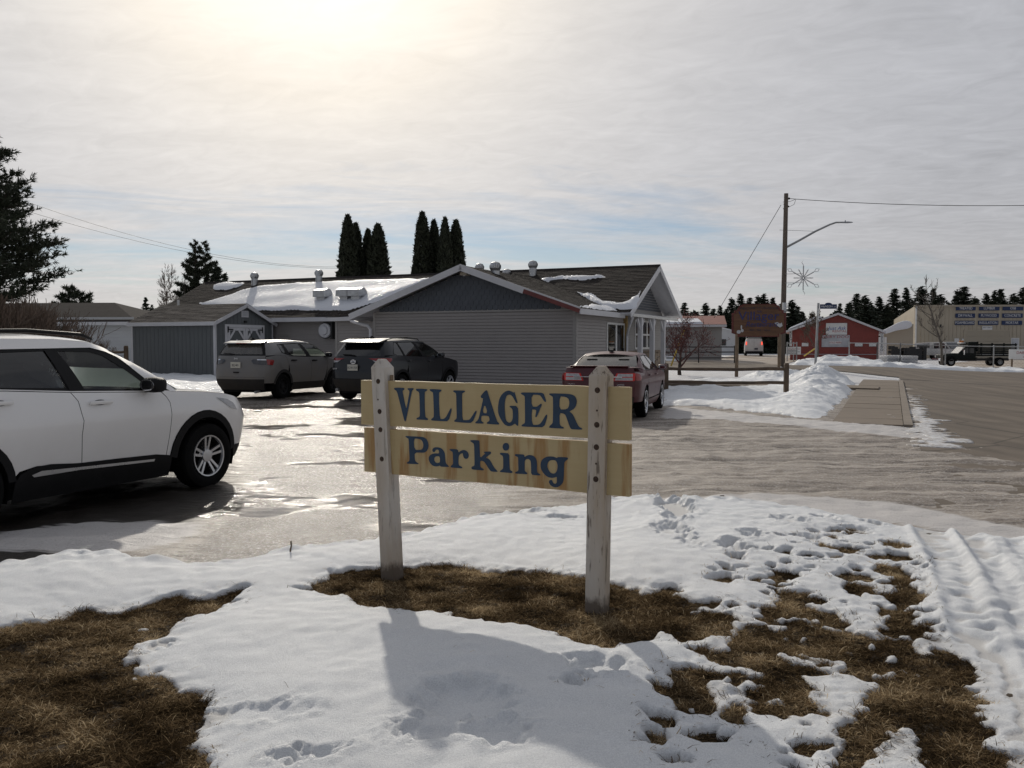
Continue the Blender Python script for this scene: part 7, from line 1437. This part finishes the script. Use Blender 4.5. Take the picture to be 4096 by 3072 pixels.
# ---- tan lumber warehouse
TY=98.0; tx0=(914.5-512)/FP*TY; tw=empty('tan_warehouse',(tx0,TY,0),0,'large tan metal lumber warehouse with nine blue product signs','building')
def Zt(py,Y=TY): return 1.65+(344-py)*Y/850
def Xt(px,Y=TY): return (px-512)/FP*Y-tx0
rt=Zt(305.8); rt2=Zt(304.8); XE=30
mb=MB(); mb.prism([(0,-.8),(XE,-.8),(XE,rt2),(0,rt)],0,.3); mb.build('wall','tan_metal',tw)
mb=MB(); zb_=1.65+(344-319.8)*112/850; xb_=(893-512)/FP*112-tx0; mb.hexa([(0,.31,-.8),(XE,.31,-.8),(XE,14,-.8),(xb_,14,-.8),(0,.31,rt-.05),(XE,.31,rt-.05),(XE,14,zb_),(xb_,14,zb_)]); mb.build('wall','tan_metal',tw)
b=MB(); x=.2
while x<XE: b.bar((x,-.02,-.6),(x,-.02,rt-.2+x*.004),.06,.04,(0,1,0)); x+=.46
b.build('wall_rib','tan_metal',tw)
mb=MB(); mb.hexa([(-.1,-.12,rt-.16),(XE,-.12,rt2-.16),(XE,.3,rt2-.16),(-.1,.3,rt-.16),(-.1,-.12,rt+.06),(XE,-.12,rt2+.06),(XE,.3,rt2+.06),(-.1,.3,rt+.06)]); mb.build('eave_trim','tan_door',tw)
mb=MB(); mb.tube([(.02,-.1,rt-.1),(.02,-.1,1.2),(-.2,-.15,.2)],.10,8); mb.build('downspout','sign_white',tw)
WORDS=[['TREATED','LUMBER','OSB'],['DRYWALL','PLYWOOD','CONCRETE'],['FOAMBOARD','INSULATION','MORTAR']]; CXS=[(954.2,973.9),(977.3,997.6),(1000.8,1021.4)]; CY=[(306.5,310.6),(313.6,317.9),(320.8,325.0)]
for r_ in range(3):
    for q in range(3):
        x0,x1=Xt(CXS[q][0]-r_*.35),Xt(CXS[q][1]-r_*.35); bo=board(tw,'product_sign',x0,x1,Zt(CY[r_][1]),Zt(CY[r_][0]),'blue_sign',-.06); textobj('lettering',WORDS[r_][q],.42,'sign_white',bo,Matrix.Translation(((x0+x1)/2,-.094,(Zt(CY[r_][1])+Zt(CY[r_][0]))/2)),.004,.86)
eo=board(tw,'exit_sign',Xt(981),Xt(991),Zt(330.4),Zt(326.2),'sign_white',-.06); textobj('lettering','EXIT ONLY',.22,'ink_dark',eo,Matrix.Translation((Xt(986),-.094,Zt(327.6))),.003,.9)
mb=MB(); x0,x1,zt_=Xt(964),Xt(1008.5),Zt(330.9); k=6
fr=MB(); fr.box((x0-.12,-.11,-.5),(x0,.0,zt_+.12)); fr.box((x1,-.11,-.5),(x1+.12,0,zt_+.12)); fr.box((x0,-.11,zt_),(x1,0,zt_+.12)); fr.box((x0,-.044,-.5),(x1,0,zt_)); df=fr.build('door_frame','tan_metal',tw)
for i in range(k):
    z=-.5+(zt_+.5)*i/k; mb=MB(); mb.box((x0,-.09,z+.012),(x1,-.045,z+(zt_+.5)/k-.012)); mb.build('door_panel','tan_door',df)
dd=board(tw,'door',Xt(1010.2),Xt(1018.3),-.5,Zt(338),'sign_white',-.03); board(dd,'pane',Xt(1011),Xt(1017.5),Zt(345),Zt(338.7),'sign_grey',-.061,.01)
for px1,px2,y0,y1 in ((953.5,958,342.7,338.4),(961,963.3,341,338.6),(938.7,940.3,327.5,324.5)): board(tw,'notice',Xt(px1),Xt(px2),Zt(y0),Zt(y1),'sign_white' if px1>940 else 'black_iron',-.05)
# lean-to with snow load
ln=empty('lean_to_shed',pxg(895,90),R(-24),'low tan lean-to shed with a thick overhanging snow load','shed'); L0=ln.location
def Zl(py): return 1.65+(344-py)*90/850-L0.z
def Xl(px): return (px-512)/FP*90-L0.x
mb=MB(); mb.prism([(Xl(884),-.5),(Xl(911),-.5),(Xl(911),Zl(324)),(Xl(884),Zl(334.5))],0,7); mb.build('wall','tan_metal',ln)
sn_=[(Xl(875.5),Zl(335.2)),(Xl(884),Zl(334.5)),(Xl(897),Zl(330.3)),(Xl(908),Zl(328.6)),(Xl(910),Zl(325)),(Xl(908.5),Zl(321.8)),(Xl(903),Zl(320.7)),(Xl(896),Zl(323)),(Xl(888),Zl(328)),(Xl(880),Zl(331.5)),(Xl(875.8),Zl(333))]
mb=MB(); mb.prism(chaikin(sn_,1),-.7,7.3); mb.build('roof_snow','snow_roof',ln,bevel=.12,smooth=True)
for i in range(3): board(ln,'door_leaf',Xl(879.5+i*2.6),Xl(881.8+i*2.6),-.4,Zl(337),'sign_white',-.1)
# ---- small far buildings
fg=house('far_garage','white gabled garage with snowy roof beyond the yard entrance','garage',((721-512)/FP*112,112),R(90-14),8,4.3,2.9,3.55,'house_white','snow_roof'); mb=MB(); mb.box((-4.06,-.6,1.2),(-4.0,.3,2.0)); mb.build('window','window_dark',fg)
rh=house('red_roof_store','pale block store with red metal roof behind the crabapple tree','building',((672-512)/FP*68,68),R(-13),7.6,6,2.75,3.45,'siding_light','roof_red'); mb=MB(); mb.hexa([(-2.,-3.3,2.68),(2.5,-3.3,2.68),(2.2,-1.6,3.05),(-2.,-1.6,3.05),(-1.8,-3.2,2.9),(2.3,-3.2,2.9),(2.0,-1.7,3.2),(-1.8,-1.7,3.2)]); mb.build('roof_snow','snow_roof',rh)
# chain-link fence along the verge
def chainlink(label,pts,h,posts,mesh=.22,gate=False,grp=None):
    o=empty('chain_link_fence',(pts[0][0],pts[0][1],0),0,label,'fence',grp); ox,oy=pts[0]
    for (xa,ya),(xb,yb) in zip(pts,pts[1:]):
        L=math.hypot(xb-xa,yb-ya); k=max(1,int(round(L/posts)))
        for i in range(k+1):
            t=i/k; x,y=xa+(xb-xa)*t,ya+(yb-ya)*t; z=tz1(x,y); mb=MB(); mb.tube([(x-ox,y-oy,z-.3),(x-ox,y-oy,z+h+.05)],.045,7); mb.lathe([(.05,0),(.03,.05),(0,.06)],7,'z',(x-ox,y-oy,z+h+.05)); mb.build('post','dull_metal',o)
        f=lambda s,zz:(xa+(xb-xa)*s/L-ox,ya+(yb-ya)*s/L-oy,tz1(xa+(xb-xa)*s/L,ya+(yb-ya)*s/L)+zz)
        mb=MB(); mb.tube([f(L*i/10,h) for i in range(11)],.03,6); mb.build('top_rail','dull_metal',o)
        mb=MB(); s=-h
        while s<L:
            for dr in (1,-1):
                a,c=s,s+h; za,zb=(0,h) if dr>0 else (h,0)
                a2,c2=max(a,0),min(c,L)
                if c2-a2>.05: mb.tube([f(a2,za+(zb-za)*(a2-a)/h),f(c2,za+(zb-za)*(c2-a)/h)],.0028,3,False)
            s+=mesh
        q=mb.build('chain_link_mesh','black_iron',o,fix=False); q['kind']='stuff'
    return o
def xy(px,Y): return ((px-512)/FP*Y,Y)
chainlink('chain-link fence in front of the red shop and lumber yard',[xy(849,65),xy(877,64),xy(900,63),xy(1045,57)],1.55,3.3)
chainlink('short chain-link gate panel left of the red shop',[xy(787,70),xy(796.5,69.5)],1.5,1.2)
chainlink('chain-link gate swung open beside the yard snow heap',[xy(713,69),xy(717,67)],2.0,1.0,.16)
mb=MB(); 
for a,b_ in (((0,0,.35),(5.2,1,.35)),((0,0,.75),(5.2,1,.75)),((0,0,1.1),(5.2,1,1.1)),((0,0,-.2),(0,0,1.3)),((2.6,.5,-.2),(2.6,.5,1.2)),((5.2,1,-.2),(5.2,1,1.2))): mb.tube([a,b_],.04,6)
o=mb.build('pipe_gate','black_iron'); o.location=pxg(662,58); tag(o,'low black pipe gate behind the crabapple tree','gate')
# ================================================================ FAR VEHICLES
def vparts(o,spec):
    for nm,mat,poly,y0,y1,bev in spec: mb=MB(); mb.prism(poly,y0,y1); mb.build(nm,mat,o,bevel=bev,smooth=bev>0)
# white van driving away
p=pxg(753,98); v=empty('white_van',p,R(76),'white cargo van with lit brake lamps driving away up the yard lane','van')
mb=MB(); sec=[(-1.0,.35),(-1.0,1.1),(-.93,1.5),(-.80,1.95),(-.6,2.05),(.6,2.05),(.80,1.95),(.93,1.5),(1.0,1.1),(1.0,.35)]
mb.prism(sec,-2.7,1.2,'yz'); mb.prism([(y*.96,min(z,1.2)) for y,z in sec],1.2,2.5,'yz'); mb.build('body','van_white',v,bevel=.05,smooth=True)
mb=MB(); mb.prism([(-.88,1.25),(.88,1.25),(.74,1.98),(-.74,1.98)],1.2,1.9,'yz'); mb.build('windshield','window_dark',v)
mb=MB(); mb.box((-2.82,-.95,.3),(-2.68,.95,.55)); mb.build('rear_bumper','dark_plastic',v,bevel=.02); mb=MB(); mb.box((-2.72,-.86,1.96),(-2.705,.86,2.0)); mb.box((-2.712,-.005,.6),(-2.703,.005,1.95)); mb.build('door_seam','dark_plastic',v)
for s in (-1,1):
    mb=MB(); mb.box((-2.74,s*.84-.06,1.25),(-2.69,s*.84+.06,1.6)); mb.build('tail_light','brake_lit',v); mb=MB(); mb.box((1.0,s*1.05-.12,1.2),(1.12,s*1.05+.12,1.55)); mb.build('mirror','dark_plastic',v,bevel=.02)
    for x in (-1.75,1.75): wheel(v,x,s*.86,.36,.22,.24,s,'steel','dull_metal')
mb=MB(); mb.box((-2.725,-.42,.72),(-2.70,-.05,.9)); mb.build('license_plate','ink_dark',v); mb=MB()
for x in (-2.0,-.6,.7): mb.tube([(x,-.8,2.08),(x,-.78,2.2),(x,.78,2.2),(x,.8,2.08)],.025,5)
for y in (-.6,.6): mb.tube([(-2.2,y,2.2),(.9,y,2.2)],.025,5)
mb.build('roof_rack','dull_metal',v)
# white pickup with cap
def cab(o,mat,gl,W_,pts,win,y=None):
    mb=MB(); mb.prism(pts,-W_,W_); mb.build('cab',mat,o,bevel=.05,smooth=True)
    for s in (-1,1):
        for w in win: mb=MB(); mb.prism(w,s*W_,s*(W_+.012)); mb.build('window',gl,o)
p=pxg(943,84); v=empty('white_pickup',p,R(-62),'white pickup truck with bed cap parked by the warehouse wall','pickup'); v.scale=(.95,.95,.95)
vparts(v,[('body','van_white',[(-2.9,.55),(-2.9,1.1),(.3,1.15),(1.4,1.15),(2.75,1.08),(2.85,.9),(2.8,.5),(-2.8,.5)],-.98,.98,.05),('bed_cap','van_white',[(-2.85,1.1),(-2.75,1.75),(-.75,1.85),(-.7,1.1)],-.85,.85,.05),('front_bumper','chrome',[(2.75,.42),(2.92,.45),(2.92,.68),(2.75,.68)],-.98,.98,.02),('grille','dark_plastic',[(2.84,.72),(2.875,.72),(2.84,1.0),(2.80,1.0)],-.72,.72,0)])
cab(v,'van_white','window_dark',.86,[(-.65,1.1),(-.6,1.85),(.75,1.88),(1.45,1.14)],[[(-.5,1.2),(-.5,1.72),(.1,1.74),(.1,1.2)],[(.18,1.2),(.18,1.74),(.68,1.74),(1.2,1.2)]])
mb=MB(); mb.hexa([(.84,-.78,1.80),(1.46,-.84,1.17),(1.46,.84,1.17),(.84,.78,1.80),(.87,-.78,1.82),(1.49,-.84,1.18),(1.49,.84,1.18),(.87,.78,1.82)]); mb.build('windshield','window_dark',v)
for s in (-1,1):
    mb=MB(); mb.prism([(-2.5,1.25),(-2.45,1.65),(-1.0,1.72),(-.95,1.25)],s*.85,s*.865); mb.build('cap_window','window_dark',v); mb=MB(); mb.box((2.78,s*.82-.12,.8),(2.87,s*.82+.12,1.02)); mb.build('headlight','lamp_clear',v); mb=MB(); mb.box((1.0,s*1.08-.12,1.2),(1.1,s*1.08+.12,1.42)); mb.build('mirror','dark_plastic',v,bevel=.02)
    for x in (-1.75,1.8): wheel(v,x,s*.88,.39,.23,.26,s,'five','alloy'); mb=MB(); mb.prism([(x+.47*math.cos(t),.39+.47*math.sin(t)) for t in np.linspace(.1,math.pi-.1,10)],s*.975,s*.99); mb.build('arch_trim','dark_plastic',v)
# black stake-bed dump truck
TYk=63.0; p=pxg(964,TYk); v=empty('black_dump_truck',(p[0],p[1],1.65+(344-366)*TYk/850),R(177),'old black dump truck with amber roof beacon behind the chain-link fence','truck'); v.scale=(.71,.71,.74)
# x forward; front toward the left of the photo
vparts(v,[('body','truck_black',[(-.1,.62),(-.1,1.25),(.9,1.3),(2.35,1.22),(2.55,1.1),(2.58,.7),(2.4,.62)],-.98,.98,.05),('front_bumper','chrome',[(2.6,.5),(2.85,.52),(2.85,.78),(2.6,.78)],-1.0,1.0,.02),('chassis','black_iron',[(-4.3,.55),(-4.3,.8),(.2,.75),(2.4,.72),(2.4,.55)],-.45,.45,0),('fuel_tank','truck_black',[(-1.6,.5),(-1.6,.85),(-.3,.85),(-.3,.5)],-.95,-.5,.04)])
cab(v,'truck_black','window_dark',.92,[(-.75,.6),(-.75,1.25),(-.65,1.9),(.35,1.95),(.95,1.27),(.95,.6)],[[(-.55,1.3),(-.52,1.78),(-.05,1.82),(-.05,1.3)],[(.03,1.3),(.03,1.82),(.32,1.82),(.72,1.3)]])
mb=MB(); mb.hexa([(.38,-.8,1.90),(.98,-.86,1.28),(.98,.86,1.28),(.38,.8,1.90),(.41,-.8,1.92),(1.01,-.86,1.29),(1.01,.86,1.29),(.41,.8,1.92)]); mb.build('windshield','lamp_clear',v)
mb=MB(); mb.box((-.95,-1.0,1.5),(-.80,1.0,2.45)); mb.box((-.80,-1.0,2.1),(.05,1.0,2.42)); mb.build('headboard','truck_black',v,bevel=.03)
mb=MB(); mb.box((.10,-.45,2.25),(.55,.45,2.36)); lb=mb.build('light_bar','sign_white',v,bevel=.03)
for y in (-.25,.25): mb=MB(); mb.lathe([(.12,2.36),(.11,2.5),(.06,2.55),(0,2.55)],10,'z',(.32,y,0)); mb.build('beacon','amber',lb,smooth=True)
bed=MB(); bed.box((-4.75,-1.1,1.0),(-1.05,1.1,1.15)); bd_=bed.build('bed','truck_black',v)
for s in (-1,1):
    for i in range(5): mb=MB(); z=1.2+i*.21; mb.box((-4.75,s*1.08-.02,z),(-1.05,s*1.08+.02,z+.17)); mb.build('side_board','truck_black',bd_)
    for x in (-4.6,-3.4,-2.2,-1.2): mb=MB(); mb.box((x-.05,s*1.13-.03,1.0),(x+.05,s*1.13+.03,2.3)); mb.build('stake','truck_black',bd_)
    mb=MB(); mb.box((-4.75,s*1.12-.01,1.14),(-1.05,s*1.12+.01,1.18)); mb.build('edge_strip','dull_metal',bd_)
    mb=MB(); mb.box((2.50,s*.80-.14,.85),(2.60,s*.80+.14,1.05)); mb.build('headlight','lamp_clear',v); mb=MB(); mb.box((.55,s*1.18-.1,1.15),(.65,s*1.18+.1,1.62)); mb.tube([(.6,s*.95,1.2),(.6,s*1.15,1.4)],.02,5); mb.build('mirror','chrome',v)
    wheel(v,1.75,s*.88,.44,.25,.28,s,'steel','dull_metal'); wheel(v,-3.1,s*.90,.44,.25,.5,s,'steel','dull_metal'); mb=MB(); mb.prism([(1.75+r_*math.cos(t),.48+r_*math.sin(t)) for r_ in (.56,) for t in np.linspace(0,math.pi,12)],s*.97,s*1.0); mb.build('arch','rubber',v)
ds=empty('yard_sign',pxg(1018.5,56.5),R(-8),'white DAIRY DOO banner sign on posts at the right edge','sign'); zq=ds.location.z
mb=MB(); mb.box((-.62,-.04,1.65+(344-359)*56.5/850-zq),(1.7,0,1.65+(344-349.3)*56.5/850-zq)); q=mb.build('board','sign_white',ds); textobj('lettering','DAIRY DOO',.24,'sign_red',q,Matrix.Translation((.5,-.044,1.65+(344-352.8)*56.5/850-zq)),.003); textobj('lettering','Saint Helen',.13,'sign_red',q,Matrix.Translation((.55,-.044,1.65+(344-357)*56.5/850-zq)),.003)
for x in (-.4,1.4): mb=MB(); mb.box((x-.05,0,-.3),(x+.05,.08,.8)); mb.build('post','wood_post',ds)
# wrapped pallets and stacked grates
for px,Y,w,lab in ((890.5,64.5,.75,'left plastic-wrapped pallet load behind the fence'),(906,63.8,.8,'right plastic-wrapped pallet load behind the fence')):
    p=pxg(px,Y); o=empty('wrapped_pallet',(p[0],p[1],p[2]+.02),R(6),lab,'pallet','wrapped pallets in the lumber yard')
    for i in range(3): mb=MB(); mb.box((-w/2-.15+i*(w+.3)/2.0-.06,-.5,.0),(-w/2-.15+i*(w+.3)/2.0+.06,.5,.12)); mb.build('runner','wood_post',o)
    for k in range(4): mb=MB(); mb.box((-w/2-.2,-.55,.13+k*.13),(w/2+.2,.55,.245+k*.13)); mb.build('bundle','sign_grey' if k<3 else 'stone_tan',o,bevel=.02)
    mb=MB(); mb.box((-w/2-.22,-.57,.50),(w/2+.22,.57,.68)); mb.build('plastic_wrap','tarp_white',o,bevel=.05,smooth=True)
rn=random.Random(8)
for i,px in enumerate((891,894.5,898,901.5,905,908.5,912,915.5,919,922.5)):
    p=pxg(px,84); o=empty('wire_panel_stack',p,rn.uniform(-.2,.2),ORD[i]+' dark crate stack from the left along the warehouse lean-to','crate','crate stacks along the warehouse wall'); h=rn.uniform(1.0,1.35)
    for k in range(4): mb=MB(); mb.box((-.16,-.5+k*.30,0),(.16,-.5+k*.30+.04,h)); mb.build('panel','black_iron',o)
    mb=MB(); 
    for z in (.1,.5,.9): mb.box((-.17,-.5,z),(-.14,.44,z+.05)); mb.box((.14,-.5,z),(.17,.44,z+.05))
    mb.build('slat','wood_post',o)
p=pxg(760,112); mb=MB(); mb.prism([(-2.2,.3),(-2.2,.9),(-1.3,1.0),(-.8,1.45),(.8,1.45),(1.4,.95),(2.2,.85),(2.2,.3)],-.9,.9); o=mb.build('parked_car','truck_black',bevel=.06,smooth=True); o.location=(p[0]+4.6,p[1],p[2]); o.rotation_euler=(0,0,R(150)); tag(o,'dark car parked far up the lane beyond the white van','car')
